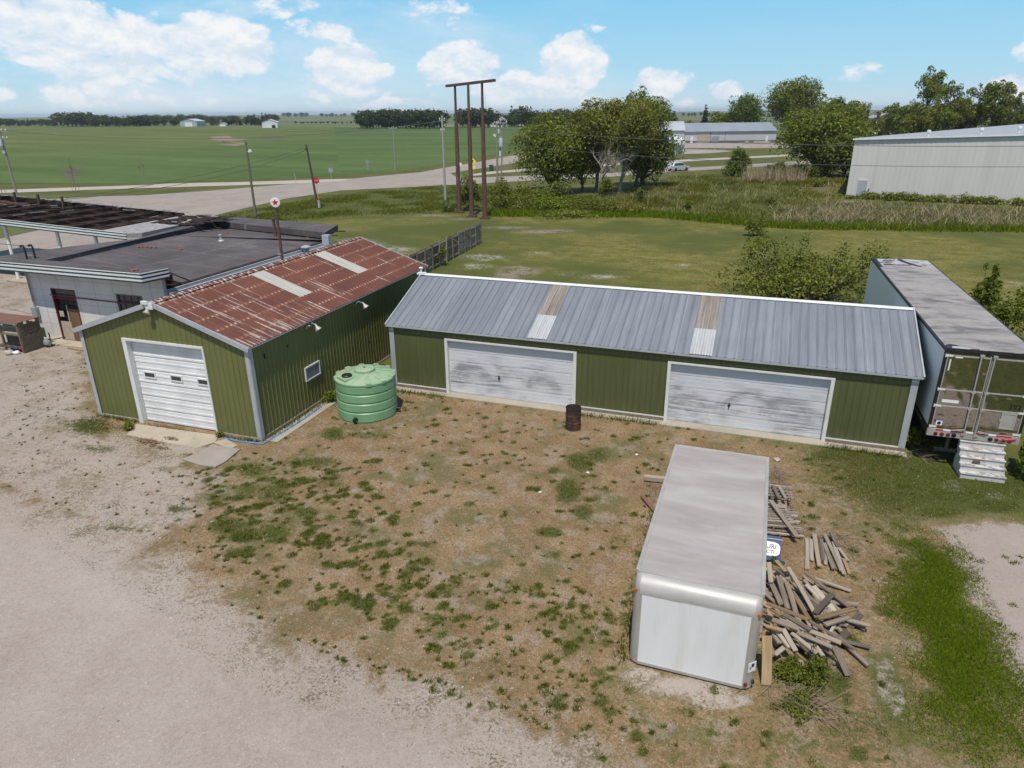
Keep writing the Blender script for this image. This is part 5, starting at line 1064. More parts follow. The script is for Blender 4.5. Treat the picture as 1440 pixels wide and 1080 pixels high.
    f1, g1 = l3((-36.506, 36.729),3.62), l3((-37.269, 41.943),3.42)
    dv = [(e1[0]-.3,.3,4.05), e1, f1, g1, h1, (9.0,14.3,3.2), r1]; low = [e1, f1, g1, h1]
    df = [(0,6,1), (1,6,2), (2,6,5), (2,5,4), (2,4,3)]
    bvh = BVHTree.FromPolygons([Vector(p) for p in dv], df)
    def roof_z(x, y): h_ = bvh.ray_cast(Vector((x,y,9)), Vector((0,0,-1))); return h_[0].z if h_[0] else 3.4
    roof_zz[0] = lambda X, Y: roof_z(X-ox, Y-oy)
    q = MB(); n = len(dv); q.add([(x,y,z-.14) for x,y,z in dv]+dv, [tuple(reversed(f)) for f in df]+[tuple(i+n for i in f) for f in df]+[(i,(i-1)%n,(i-1)%n+n,i+n) for i in range(n)]); roof = q.build('roof', MT['membrane'], r)
    q = MB()
    for a, b, a2, b2 in ((E0,F0,low[0],low[1]), (F0,G0,low[1],low[2]), (G0,H0,low[2],low[3])): q.add([(a[0],a[1],a[2]-.004),(b[0],b[1],b[2]-.004),(b2[0],b2[1],b2[2]+.004),(a2[0],a2[1],a2[2]+.004)], [(0,3,2,1)])
    q.build('roof_curb', MT['membrane_flash'], r)
    # striped fascia
    def fascia(parent, p, q_, z0a, z0b, off, name='fascia'):
        st = [(-.42,-.34,'stripe_dark',.0),(-.34,-.25,'stripe_white',.008),(-.25,-.16,'stripe_dark',.0),(-.16,-.07,'stripe_white',.008),(-.07,.01,'stripe_dark',.0),(.01,.04,'stripe_white',.012)]
        dx, dy = q_[0]-p[0], q_[1]-p[1]; Ln = math.hypot(dx, dy); nx_, ny_ = dy/Ln, -dx/Ln
        m = MB()
        for a, b, mt, e in st:
            t = off+.03+e; m.mi = 0 if mt == 'stripe_white' else 1
            vs = [(p[0],p[1],z0a+a),(q_[0],q_[1],z0b+a),(q_[0]+nx_*t,q_[1]+ny_*t,z0b+a),(p[0]+nx_*t,p[1]+ny_*t,z0a+a)]; vs += [(x,y,z+b-a) for x,y,z in vs]
            m.add(vs, [(0,3,2,1),(4,5,6,7),(0,1,5,4),(1,2,6,5),(2,3,7,6),(3,0,4,7)])
        m.build(name, [MT['stripe_white'], MT['stripe_dark']], parent)
    fascia(r, A[:2], B[:2], 4.25, 4.25, .0); fascia(r, B[:2], C_[:2], 4.25, 4.25, .0)
    # ragged corner beside the fascia return
    q = MB(); q.box(8.0, 8.9, .5, 1.3, 3.2, 3.35); q.box(8.05,8.5,.55,1.2,3.3,3.75); q.bar((8.0,1.25,3.9),(8.9,1.9,3.3),.15,.05); q.bar((8.3,.6,3.75),(8.9,1.3,3.3),.1,.06); q.build('broken_corner', MT['tar'], r)
    q = MB(); q.box(8.15,8.75,.42,.5,3.0,3.5); q.build('rusted_panel', MT['rust_pole'], r)
    q = MB(); q.box(9.005,9.14,.25,14.0,2.98,3.08); q.box(8.92,9.004,.25,14.0,3.06,3.24); q.build('gutter', MT['trim'], r, bevel=.02)
    q = MB(); q.box(8.55,8.9,1.2,13.8,3.203,3.26); q.build('roof_edge', MT['tar'], r)
    for y in (9.6, 12.3):
        q = MB(); q.box(9.02,9.14,y,y+.12,.1,2.92); q.build('downspout', MT['trim'], r)
    q = MB(); q.lathe([(.18,2.0),(.18,3.3),(.3,3.34),(.32,3.42),(.1,3.5)], 16, (9.25,11.3,0)); q.build('flue', MT['trim'], r, smooth=35)
    q = MB(); q.box(8.9,9.4,13.6,14.0,3.1,3.75); q.build('corner_box', MT['trim'], r); q = MB(); q.bar((8.9,14.4,3.86),(9.7,15.2,3.8),.2,.05); q.bar((9.2,13.9,3.7),(9.6,14.4,3.62),.2,.04); q.build('torn_edge', MT['tar'], r)
    # roof plumbing
    for (x, y), h, rd, mt in (((-30.296, 39.016), 1.15, .1, 'rust_pole'), ((-30.242, 40.519), .35, .09, 'black_plastic'), ((-32.797, 36.702), .3, .08, 'trim')):
        q = MB(); x -= ox; y -= oy; zr_ = roof_z(x, y)
        q.lathe([(rd*2.6,0),(rd*2.2,.05),(rd,.08),(rd,h),(rd*1.4,h+.02),(rd*1.4,h+.12),(.02,h+.14)], 14, (x,y,zr_)); q.build('vent_pipe', MT[mt], r, smooth=35)
    for x, y in ((-35.548, 25.634), (-35.31, 25.902)):
        q = MB(); x -= ox; y -= oy; q.tube([(x,y,4.2),(x,y,4.80),(x-.06,y,4.9),(x-.22,y,4.9),(x-.26,y,4.84)], .05, 8); q.build('service_mast', MT['black_metal'], r, smooth=40)
    # canopy over the pump island
    can = empty('canopy', (0,0,0)); can.parent = r
    zf = lambda x: 4.0 + max(0., (-38.4-ox) - x)*.042
    q = MB(); x0, x1 = -62.5-ox, -41.4-ox; y0, y1 = 34.62-oy, 42.9-oy
    q.add([(x0,y0,zf(x0)-.33),(x1,y0,zf(x1)-.33),(x1,y1,zf(x1)-.33),(x0,y1,zf(x0)-.33)], [(0,1,2,3)]); q.build('canopy_deck', MT['tar'], can)
    q = MB()
    for (ax, ay), (bx, by) in (((x0,y0),(x1,y0)),((x0,y1),(x1,y1))): sg = .08 if ay == y0 else -.08; q.bar((ax,ay+sg,zf(ax)-.15),(bx,by+sg,zf(bx)-.15),.14,.32)
    n = 9
    for k in range(n+1):
        x = x0+(x1-x0)*k/n; q.bar((x,y0,zf(x)-.2),(x,y1,zf(x)-.2),.09,.26)
    for k in range(1,4):
        y = y0+(y1-y0)*k/4; q.bar((x0,y,zf(x0)-.16),(x1,y,zf(x1)-.16),.07,.12)
    q.build('joists', MT['tar'], can)
    q = MB()
    for k in range(26):
        x, y = rng.uniform(x0+.5, x1-.3), rng.uniform(y0+.5, y1-.1); a = rng.choice([.05, 1.5, 1.2]); l = rng.uniform(.4, 1.3)
        q = MB(); q.bar((x,y,zf(x)+.02),(x+l*math.cos(a),y+l*math.sin(a),zf(x)+rng.uniform(-.06,.08)),.06,.03); q.build('torn_strip', MT['torn'], can)
    for k in range(46):
        x = rng.uniform(x0+1, x1); l = rng.uniform(.2,.9); q = MB(); q.bar((x,y1+rng.uniform(-.2,.2),zf(x)+.03),(x+l,y1+rng.uniform(-.2,.2),zf(x)+.05),rng.uniform(.08,.3),.03); q.build('torn_strip', MT['torn'], can)
    for px_ in (-53.5, -56., -51.):
        q = MB(); x = px_-ox; q.bar((x,y1-2.2,zf(x)-.2),(x+.05,y1-2.2,zf(x)+.8),.14,.14); q.build('bent_post', MT['rust_pole'], can)
    q = MB(); q.bar((x0,y1-2.6,zf(x0)+.1),(x0+9,y1-2.9,zf(x0+9)+.02),.12,.18); q.build('rusted_beam', MT['rust_pole'], can)
    fascia(can, (x0,y0),(-38.45-ox,y0), zf(x0), 4.0, .0, 'canopy_fascia')
    q = MB(); q.slab(lp([(-41.39,34.64),(-38.4,34.64),(-37.75,35.2),(-38.3,43.05),(-41.39,42.85)]), 3.70, 3.985); q.build('torn_roofing', MT['torn'], can)
    q = MB()
    for k in range(60):
        x, y = rng.uniform(-41.2,-37.2)-ox, rng.uniform(38.6,42.8)-oy; a = rng.uniform(-.5,.3); l = rng.uniform(.3,1.6)
        q.bar((x,y,4.0+rng.uniform(0,.06)),(x+l*math.cos(a),y+l*math.sin(a),4.0+rng.uniform(0,.1)),rng.uniform(.1,.5),.03)
    q.build('loose_roofing', MT['tar'], can)
    for x, y in ((-50.2,35.2), (-45.29,35.2), (-41.86,35.2), (-56.5, 35.2)):
        q = MB(); q.tube([(x-ox,y-oy,0),(x-ox,y-oy,zf(x-ox)-.3)], .115, 14); q.build('column', MT['white_paint'], can, smooth=40)
station()
def island():
    q = MB(); P = [(2.4*math.copysign(abs(math.cos(a))**.6, math.cos(a)), .55*math.copysign(abs(math.sin(a))**.6, math.sin(a))) for a in np.linspace(0, 2*math.pi, 32, endpoint=False)]
    q.slab(P, 0, .15); o = q.build('pump_island', MT['concrete_warm'], None, (-48.6, 35.1, 0), bevel=.03); tag(o, 'low concrete kerbed island under the striped canopy post', 'island')
island()

def brick(p, rz, lab, z, two=False):
    if z < 4: z = roof_zz[0](p[0], p[1])+.002
    q = MB(); q.box(-.11,.11,-.055,.055,0,.07)
    q.box(-.07,-.04,-.02,.02,.0701,.071); o = q.build('brick', MT['brick'], None, (p[0], p[1], z), (0,0,rz), bevel=.006)
    tag(o, lab, 'brick', 'loose bricks on the flat roof')
for i, (p, rz) in enumerate((((-34.865, 31.989),.2),((-34.75, 32.143),.1),((-34.592, 32.311),.5),((-34.432, 32.479),.0),((-34.273, 32.648),.3))):
    brick(p, rz, 'red brick in the row lying on the middle of the dark flat roof', 3.202)
brick((-32.958, 33.237), .3, 'red brick lying alone near the raised curb of the dark roof', 3.202); brick((-32.903, 33.351), 1.2, 'second red brick lying crosswise against the lone roof brick', 3.202)
brick((-34.457, 39.155), .2, 'red brick lying near the far end of the dark roof', 3.202); brick((-32.509, 40.671), .4, 'red brick lying at the foot of the far roof curb', 3.202); brick((-28.251, 39.728), .1, 'red brick lying by the far right corner of the dark roof', 3.202)
brick((-27.636, 24.787), .1, 'red brick lying on the striped roof edge above the doorway', 4.252); brick((-27.562, 24.924), .3, 'darker red brick beside the brick on the striped roof edge', 4.252)

# ---------------------------------------------------------------- star sign and poles
def star_sign():
    x, y = -25.2, 32.8
    r = empty('star_sign', (x, y, 0), .45, 'round white sign with a red star on a slim rusty post between station and shed', 'sign')
    q = MB(); q.tube([(0,0,0),(0,0,6.3)], .055, 10); q.build('post', MT['rust_pole'], r, smooth=40)
    D = Matrix.Translation((0,0,6.58)) @ Matrix.Rotation(math.pi/2, 4, 'X')
    q = MB(); q.lathe([(.245,-.03),(.26,-.02),(.26,.02),(.245,.03)], 40, M=D); disc = q.build('sign_face', MT['sign_white'], r, smooth=30)
    for sgn in (1, -1):
        P = []
        for k in range(10): a = math.pi/2+k*math.pi/5; rr = .20 if k % 2 == 0 else .084; P.append((rr*math.cos(a), rr*math.sin(a)+.0))
        q = MB(); q.slab(P, .031, .036); q.build('red_star', MT['sign_red'], disc).matrix_local = D @ Matrix.Rotation(0 if sgn > 0 else math.pi, 4, 'Y')
star_sign()

def pole(name, loc, h, r0, r1, mat, label, cat='utility pole', lean=(0,0), group=None, rz=0.):
    r = empty(name, (loc[0], loc[1], 0), rz, label, cat, group)
    q = MB(); n = 8; q.tube([(lean[0]*k/n, lean[1]*k/n, h*k/n) for k in range(n+1)], [r0+(r1-r0)*k/n for k in range(n+1)], 12); q.build('post', MT[mat], r, smooth=40); return r
def crossarm(r, z, w, ins=4, dy=0., mat='wood_pole', tilt=0., x0=0.):
    q = MB(); q.bar((x0-w/2,dy,z-tilt*w/2),(x0+w/2,dy,z+tilt*w/2),.11,.13); a = q.build('crossarm', MT[mat], r)
    for k in range(ins):
        x = x0-w/2+.12+(w-.24)*k/max(1,ins-1); q = MB(); q.lathe([(.02,0),(.03,.06),(.075,.08),(.05,.13),(.085,.15),(.05,.21),(.02,.24)], 10, (x,dy,z+.06+tilt*(x-x0))); q.build('insulator', MT['white_paint'], a, smooth=40)
def can_(r, x, y, z, rad=.22, h=.75, mat='trim'):
    q = MB(); q.lathe([(rad,0),(rad,h*.9),(rad*.8,h),(.05,h*1.02)], 16, (x,y,z)); q.lathe([(.05,0),(.06,.18),(.03,.22)], 8, (x+.1,y,z+h)); q.lathe([(.05,0),(.06,.18),(.03,.22)], 8, (x-.1,y,z+h)); q.bar((x,y,z+h*.6),(0,0,z+h*.6),.06,.1); q.build('transformer', MT[mat], r, smooth=40)
pl = pole('utility_pole', (-25.6, 33.3), 6.3, .085, .075, 'wood_pole_dark', 'thick dark timber pole standing right behind the star sign'); q = MB(); q.box(-.2,.2,-.13,-.10,3.6,3.66); q.build('bracket', MT['trim'], pl)
L1 = pole('utility_pole', (-98.608, 72.05), 9.7, .17, .12, 'wood_pole', 'tall grey pole with double crossarms at the far left roadside', lean=(-.1,0))
crossarm(L1, 9.3, 2.6, 4, -.1, 'wood_pole'); crossarm(L1, 8.3, 2.4, 4, -.1, 'wood_pole'); can_(L1, .0, -.35, 7.4, .25, .8)
q = MB(); q.box(-.25,.25,-.3,-.2,6.4,6.8); q.build('cutout_box', MT['trim'], L1)
P2 = pole('utility_pole', (-55.134, 67.945), 8.3, .15, .11, 'wood_pole', 'grey timber pole with a small yard light behind the station roof')
q = MB(); q.bar((.0,-.05,7.25),(.5,-.1,7.2),.05,.05); q.build('light_arm', MT['trim'], P2); q = MB(); q.box(.38,.78,-.28,.0,7.15,7.28); q.box(.42,.74,-.24,-.04,7.285,7.46); q.build('yard_light', MT['trim_white'], P2, bevel=.02)
P3 = pole('utility_pole', (-52.479, 76.623), 7.6, .16, .11, 'wood_pole_dark', 'dark leaning timber pole beside the red stop sign', lean=(-.75,0))
q = MB(); q.box(-.9,-.62,-.14,-.02,7.0,7.12); q.build('bracket', MT['black_metal'], P3)
q = MB(); q.box(.14,.40,-.2,.0,.1,1.0); q.tube([(.26,-.1,1.0),(.26,-.1,1.7)], .03, 6); q.build('pedestal', MT['trim'], P3, bevel=.02); q = MB(); q.tube([(.3,-.16,1.1),(.3,-.16,2.0)], .05, 8); q.build('orange_marker', MT['orange'], P3)
P4 = pole('utility_pole', (-72.916, 135.639), 8.6, .16, .11, 'wood_pole_pale', 'pale pole with a wide tilted crossarm at the bean field edge', lean=(.1,0)); crossarm(P4, 8.2, 2.0, 4, 0, 'wood_pole_pale', .05)
P5 = pole('utility_pole', (-39.9, 87.728), 10.8, .17, .12, 'wood_pole_pale', 'tall pale pole standing left of the three rusted posts', lean=(-.0,0)); crossarm(P5, 10.2, .9, 2, 0, 'wood_pole_pale'); crossarm(P5, 8.9, .7, 2, 0, 'wood_pole_pale')
P6 = pole('utility_pole', (-35.102, 95.108), 9.6, .17, .12, 'wood_pole', 'grey pole with a large white transformer right of the three rusted posts'); can_(P6, .62, -.1, 6.7, .3, 1.05); crossarm(P6, 9.1, 1.7, 4); 
q = MB(); q.bar((-.5,0,8.3),(-.15,0,8.0),.08,.25); q.build('cutout_switch', MT['trim_white'], P6)
P7 = pole('utility_pole', (-47.398, 130.591), 9.4, .16, .12, 'wood_pole', 'thin grey pole with a small transformer by the slip road', lean=(.5,0)); can_(P7, -.35, -.1, 7.4, .22, .8); crossarm(P7, 9.2, 2.6, 3)
q = MB(); q.box(-.28,-.02,-.2,-.1,3.3,4.3); q.build('cable_guard', MT['trim_white'], P7); q = MB(); q.box(-.25,-.0,-.2,-.1,4.32,4.8); q.build('blue_guard', MT['plate_blue'], P7)

def tower():
    r = empty('pole_frame', (-4.4+.0, 81.6, 0), 0, 'tall frame of three rusted steel posts joined by one crossbeam', 'pole frame')
    B = [(-33.595, 77.705), (-30.778, 74.742), (-28.818, 73.819)]; ox, oy = -4.4, 81.6; pts = []
    r.location = (B[1][0], B[1][1], 0)
    Hs = (13.95, 14.05, 14.0)
    for (x, y), h in zip(B, Hs):
        x -= B[1][0]; y -= B[1][1]; q = MB(); q.tube([(x,y,0),(x,y,h*.72),(x,y,h*.721),(x,y,h)], [.27,.215,.155,.13], 14); q.build('post', MT['rust_pole'], r, smooth=40)
        q = MB(); q.box(x-.55,x+.55,y-.4,y+.4,0,.16); q.box(x-.32,x+.32,y-.32,y+.32,.16,.28); q.build('base_plate', MT['rust_pole'], r, bevel=.02); pts.append(Vector((x,y,h)))
    d = (pts[2]-pts[0]); a = pts[0]-d*.33; b = pts[2]+d*.42; a.z += .02; b.z += .12
    q = MB(); q.bar(a, b, .34, .26); q.build('crossbeam', MT['rust_pole'], r)
tower()

def wire(a, b, sag, rad, label, n=24, group=None, z=None):
    a, b = Vector(a), Vector(b); P = [a.lerp(b, k/n) - Vector((0,0,4*sag*(k/n)*(1-k/n))) for k in range(n+1)]
    q = MB(); q.tube(P, rad, 5, False); o = q.build('power_line', MT['wire'], None); tag(o, label, 'power line', group)
MT['wire'] = simple('weathered_cable', (.12,.12,.12), .6, .2, .1)
p3t = (-52.479, 76.623); l1 = (-98.608, 72.05); p5 = (-39.9, 87.728); p6 = (-35.102, 95.108); p4t = (-72.916, 135.639)
wire((p3t[0]-.75,p3t[1],7.3), (-54.0,43.5,4.8), .5, .022, 'upper service cable from the leaning pole down to the station canopy')
wire((p3t[0]-.75,p3t[1],7.0), (-55.5,43.2,4.6), .9, .022, 'lower service cable from the leaning pole down to the station canopy')
wire((p5[0],p5[1],10.1), (l1[0],l1[1],9.4), 1.6, .03, 'long cable from the tall pale pole towards the far left pole')
wire((p6[0],p6[1],9.0), (75,84,10.2), 2.3, .03, 'upper long cable crossing before the big tree clump')
wire((p6[0],p6[1],7.1), (75,83,9.0), 2.8, .026, 'lower long cable crossing before the pale metal hall')
wire((*(-35.365, 25.886),4.85), (-52,28.5,5.1), .25, .02, 'black cable leaving the bent masts on the station roof')
wire((p4t[0],p4t[1],8.4), (-230,190,9.5), 2., .03, 'thin cable from the wide crossarm pole over the corn field')

# ---------------------------------------------------------------- road signs
def road_sign(name, loc, h, shape, face, label, rz=0., size=.38, txt=None, back=None):
    r = empty(name, (loc[0], loc[1], 0), rz, label, 'road sign')
    q = MB(); q.box(-.03,.03,.02,.06,0,h); q.build('post', MT['trim'], r)
    n = {'oct':8,'dia':4,'rnd':24,'rect':4}[shape]; ph = {'oct':math.pi/8,'dia':math.pi/2,'rnd':0,'rect':math.pi/4}[shape]
    P = [(size*math.cos(ph+2*math.pi*k/n), size*math.sin(ph+2*math.pi*k/n)) for k in range(n)]
    if shape == 'rect': P = [(x, y*1.3) for x, y in P]
    D = Matrix.Translation((0,0,h-size+.05)) @ Matrix.Rotation(math.pi/2, 4, 'X')
    q = MB(); q.slab(P, 0, .02); f = q.build('sign_face', MT[face], r); f.matrix_local = D; return r, f, D
r_, f_, D_ = road_sign('stop_sign', (-60.696, 88.866), 2.55, 'oct', 'sign_red', 'red octagonal stop sign beside the dark leaning pole', rz=.5, size=.45); text_mesh('lettering', 'STOP', .26, MT['sign_white'], f_, Matrix.Translation((0,0,.023)))
road_sign('road_sign', (-74.099, 113.267), 1.95, 'rnd', 'sign_back', 'round grey sign seen from behind at the path end', rz=.3, size=.42)
r_, f_, D_ = road_sign('road_sign', (-77.704, 132.621), 2.2, 'dia', 'sign_back', 'grey diamond sign seen from behind before the bean field', rz=.3, size=.48); q = MB(); q.box(-.28,.28,-.02,.0,.75,1.15); q.build('supplement_plate', MT['sign_back'], r_)
r_, f_, D_ = road_sign('road_sign', (-52.725, 129.352), 2.95, 'dia', 'sign_yellow', 'fluorescent yellow diamond sign between the rusted posts', rz=.33, size=.62); q = MB(); q.box(-.36,.36,-.02,.0,.95,1.6); q.build('supplement_plate', MT['sign_yellow'], r_)
q = MB(); q.slab([(-.05,-.3),(.05,-.3),(.05,.05),(.18,.05),(0,.3),(-.18,.05),(-.05,.05)], .021, .026); q.build('black_arrow', MT['sign_black'], f_)
road_sign('road_sign', (-53.211, 124.35), 2.4, 'rect', 'sign_white', 'small white upright sign left of the yellow diamond', rz=.33, size=.3)
road_sign('road_sign', (-74.801, 103.466), 1.9, 'rect', 'sign_back', 'slim weathered marker post left of the leaning pole', rz=.33, size=.12)
q = MB(); q.box(-.35,.35,-.3,.3,0,1.1); q.box(-.38,.38,-.33,.33,1.1,1.2); o = q.build('utility_cabinet', MT['dark_green'], None, (*(-52.042, 137.476), 0), bevel=.03); tag(o, 'small dark cabinet on the grass between road and slip road', 'cabinet')

# ---------------------------------------------------------------- timber fence behind the rusty shed
def fence():
    A, B = Vector((*(-23.501, 58.905), 0)), Vector((*(-22.565, 42.845), 0)); d = B-A; Ln = d.length
    r = empty('timber_fence', A, math.atan2(d.y, d.x), 'weathered dark timber fence behind the rusty shed', 'fence'); n = 11; H = 1.9
    for k in range(n+1):
        x = Ln*k/n; q = MB(); q.bar((x,.07,0),(x+rng.uniform(-.06,.06),.07+rng.uniform(-.03,.03),H+.06), .11, .11); q.build('post', MT['wood_grey'], r)
    for k in range(n):
        x0, x1 = Ln*k/n+.02, Ln*(k+1)/n-.02; q = MB(); m = 8
        for j in range(m):
            a = x0+(x1-x0)*j/m; q.box(a, a+(x1-x0)/m-.012, -.02, .01, .06+rng.uniform(0,.05), H-rng.uniform(.0,.06))
        q.build('board_panel', MT['wood_grey'], r); q = MB()
        for z in (.25, 1.0, 1.72): q.box(x0, x1, .012, .06, z-.045, z+.045)
        if k % 2 == 0: q.bar((x0,.05,1.05),(x1,.05,1.7),.03,.09)
        q.build('rail', MT['wood_grey'], r)
fence()

# ---------------------------------------------------------------- big pale metal hall on the right
def hall():
    Wd, L, ze, sl = 58., 42., 7.55, .058; hx = Wd/2; zr = ze+sl*hx
    r = empty('metal_hall', (11.12, 106.4, 0), -.137, 'large pale metal hall with a low pitched roof behind the weeds', 'hall')
    gz = lambda x: ze+(zr-ze)*(1-abs(x-hx)/hx)
    zc = {'fl':7.42,'fr':7.42,'bl':6.25,'br':6.25,'rf':8.45,'rb':9.0}
    gz = lambda x: zc['fl']+(zc['rf']-zc['fl'])*(1-abs(x-hx)/hx); gb = lambda x: zc['bl']+(zc['rb']-zc['bl'])*(1-abs(x-hx)/hx)
    w = MB(); w.ribs(Wd, 0, gz, .6, .2, .018, extra=(hx,)); w.ribs(L, 0, lambda x: zc['bl']+(zc['fl']-zc['bl'])*x/L, .6, .2, .018, Matrix.Translation((0,L,0)) @ Matrix.Rotation(-math.pi/2,4,'Z')); w.ribs(L, 0, lambda x: zc['fr']+(zc['br']-zc['fr'])*x/L, .6, .2, .018, Matrix.Translation((Wd,0,0)) @ Matrix.Rotation(math.pi/2,4,'Z')); w.ribs(Wd, 0, gb, .6, .2, .018, Matrix.Translation((Wd,L,0)) @ Matrix.Rotation(math.pi,4,'Z'), extra=(hx,))
    w.build('wall', MT['white_metal'], r)
    q = MB(); m = 24
    for j in range(m+1):
        y = -.2+(L+.4)*j/m; t = j/m
        for i in range(m+1):
            x = -.2+(Wd+.4)*i/m; q.v.append((x, y, gz(x)*(1-t)+gb(x)*t+.06))
    for j in range(m):
        for i in range(m): q.f.append((j*(m+1)+i, j*(m+1)+i+1, (j+1)*(m+1)+i+1, (j+1)*(m+1)+i)); q.fm.append(0)
    roof = q.build('roof', MT['white_roof'], r)
    for xa in (-.22, Wd+.22): q = MB(); q.bar((xa,-.24,zc['fl']-.02),(hx,-.24,zc['rf']-.02),.08,.2); q.build('rake_trim', MT['white_paint'], r)
    q = MB(); q.box(1.2,2.35,-.05,.0,.05,2.2); d = q.build('door', MT['trim'], r); q = MB(); q.box(1.12,1.2,-.07,.02,0,2.28); q.box(2.35,2.43,-.07,.02,0,2.28); q.box(1.12,2.43,-.07,.02,2.2,2.28); q.build('door_frame', MT['trim_white'], d); q = MB(); q.box(2.18,2.26,-.1,-.05,.95,1.05); q.build('handle', MT['black_metal'], d)
    q = MB(); q.box(2.6,2.72,-.12,.0,1.0,1.2); q.build('switch_box', MT['black_metal'], r)
    for x, y in ((8.4,1.5), (14.3,3.6), (18.6,6.)):
        q = MB(); z = gz(x)*(1-y/L)+gb(x)*y/L; q.lathe([(.14,0),(.14,.5),(.24,.56),(.24,.8),(.1,.85)], 10, (x,y,z)); q.build('roof_vent', MT['white_paint'], r)
hall()

def barn(name, loc, rz, W_, L_, he, hr, wall, roof, label, door=True, windows=0, ridge='y'):
    """gabled building, gable end faces -y, door in the gable"""
    r = empty(name, (loc[0], loc[1], 0), rz, label, 'building'); gz = lambda x: he+(hr-he)*(1-abs(x-W_/2)/(W_/2))
    P = [(0,0),(W_,0),(W_,he),(W_/2,hr-.02),(0,he)]
    q = MB(); q.prism(P, L_); q.build('wall', MT[wall], r)
    q = MB(); o = .35; s = (hr-he)/(W_/2)
    for sx in (0, 1):
        x0 = -o if sx == 0 else W_+o; z0 = he-s*o+.03; x1 = W_/2; z1 = hr+.03
        vs = [(x0,-o,z0),(x1,-o,z1),(x1,L_+o,z1),(x0,L_+o,z0)]; vs += [(x,y,z+.12) for x,y,z in vs]; q.add(vs, [(0,1,2,3),(7,6,5,4),(0,4,5,1),(1,5,6,2),(2,6,7,3),(3,7,4,0)])
    q.build('roof', MT[roof], r)
    if door:
        q = MB(); q.box(W_*.28, W_*.72, -.06, -.003, .05, he*.82); d = q.build('door', MT['white_paint'], r); q = MB(); q.box(W_*.28-.12, W_*.72+.12, -.1, -.003, he*.82, he*.82+.15); q.box(W_*.5-.05,W_*.5+.05,-.08,-.06,.05,he*.82); q.build('door_rail', MT['trim'], d)
    for k in range(windows):
        y = L_*(k+.7)/(windows+.4)
        q = MB(); q.box(W_+.002, W_+.06, y-.5, y+.5, 1.1, 2.2); q.build('window', MT['glass'], r)
    return r
barn('white_barn', (-567.839, 604.052), .336, 17, 22, 5.2, 7.4, 'barn_blue', 'barn_roof', 'pale blue barn left of the white barn beyond the corn field', windows=2)
barn('white_barn', (-418.69, 540.731), .55, 13, 20, 4.6, 7.0, 'barn_white', 'barn_roof', 'white barn with an open dark doorway at the far edge of the corn field')
q = MB(); q.box(-1.5,1.5,-.1,.1,0,2.4); o = q.build('barn_doorway', MT['black_metal'], None)
o.name = 'doorway'; o.parent = [x for x in bpy.data.objects if x.name.startswith('white_barn')][1]; o.location = (9.6, -.05, 0)
barn('small_shed', (-530.192, 617.446), .4, 6, 7, 2.4, 3.6, 'barn_white', 'white_roof', 'tiny pale shed between the two far barns', True)
# house far behind the rusted posts
hs = barn('farm_house', (-208.813, 564.944), .5, 9, 12, 5.6, 8.6, 'barn_white', 'slate', 'white two storey farmhouse among far trees behind the transformer poles', False, 2)
q = MB(); q.box(2, 7, -.1, -.003, 3.5, 4.8); q.build('upper_window', MT['glass'], hs); q = MB(); q.box(1,8,-2.4,-.003,2.5,2.7); q.build('porch_roof', MT['slate'], hs)
barn('red_shed', (-214.999, 568.197), .4, 7, 7, 3, 4.8, 'far_wall', 'slate', 'small grey gabled shed left of the far farmhouse', False)
def bin_(loc, rad, h, label):
    r = empty('grain_bin', (loc[0], loc[1], 0), 0, label, 'grain bin', 'white grain bins at the far farmstead'); q = MB()
    pr = []
    for k in range(8): pr += [(rad, h*k/8), (rad*1.01, h*(k+.5)/8)]
    q.lathe(pr+[(rad,h)], 24); q.build('bin_wall', MT['barn_white'], r); q = MB(); q.lathe([(rad*1.05,h),(rad*.15,h*1.32),(.1,h*1.36)], 24); q.build('bin_roof', MT['barn_roof'], r)
for (u, h) in (((-956.338, 820.412), 9.5), ((-929.69, 804.482), 9.), ((-936.922, 822.741), 8.5), ((-951.483, 842.994), 11.), ((-911.939, 812.628), 10.)): bin_(u, 4.6, h, 'white round grain bin showing between the trees of the far farmstead')
barn('white_house', (43.68, 351.022), .2, 15, 12, 7.5, 10.5, 'barn_white', 'white_roof', 'white house glimpsed between the trees left of the metal hall', False, 1)

# long grey building beyond the road
def long_hall(name, A, B, he, hr, dep, wall, roof, label):
    A, B = Vector((*A,0)), Vector((*B,0)); d = B-A; Ln = d.length; r = empty(name, A, math.atan2(d.y,d.x), label, 'building')
    q = MB(); q.box(0,Ln,0,dep,0,he); P = [(0,he),(dep,he),(dep/2,hr)]
    M = Matrix(((0,1,0,0),(1,0,0,0),(0,0,1,0),(0,0,0,1))); q.prism(P, Ln, M); q.build('wall', MT[wall], r)
    q = MB(); s = (hr-he)/(dep/2); o = .5
    for sg in (0, 1):
        y0 = -o if sg == 0 else dep+o; z0 = he-s*o+.05; vs = [(-.3,y0,z0),(Ln+.3,y0,z0),(Ln+.3,dep/2,hr+.05),(-.3,dep/2,hr+.05)]; vs += [(x,y,z+.15) for x,y,z in vs]; q.add(vs, [(0,3,2,1),(4,5,6,7),(0,1,5,4),(1,2,6,5),(2,3,7,6),(3,0,4,7)])
    q.build('roof', MT[roof], r)
    q = MB(); q.box(-.02,Ln+.02,-.06,-.002,0,.75); q.build('plinth', MT['slate'], r); return r, Ln
lh, Ln = long_hall('grey_building', (-28.072, 273.337), (3.453, 287.79), 4.0, 6.6, 14, 'far_wall', 'far_roof', 'long low grey building beyond the road, right of the white tank')
for a, b, z, mt in ((.135,.275,3.3,'card'), (.065,.09,2.3,'white_paint'), (.885,.91,2.2,'white_paint'), (.29,.375,2.3,'far_roof')):
    q = MB(); q.box(Ln*a,Ln*b,-.1,-.061,.1,z); q.build('door', MT[mt], lh)
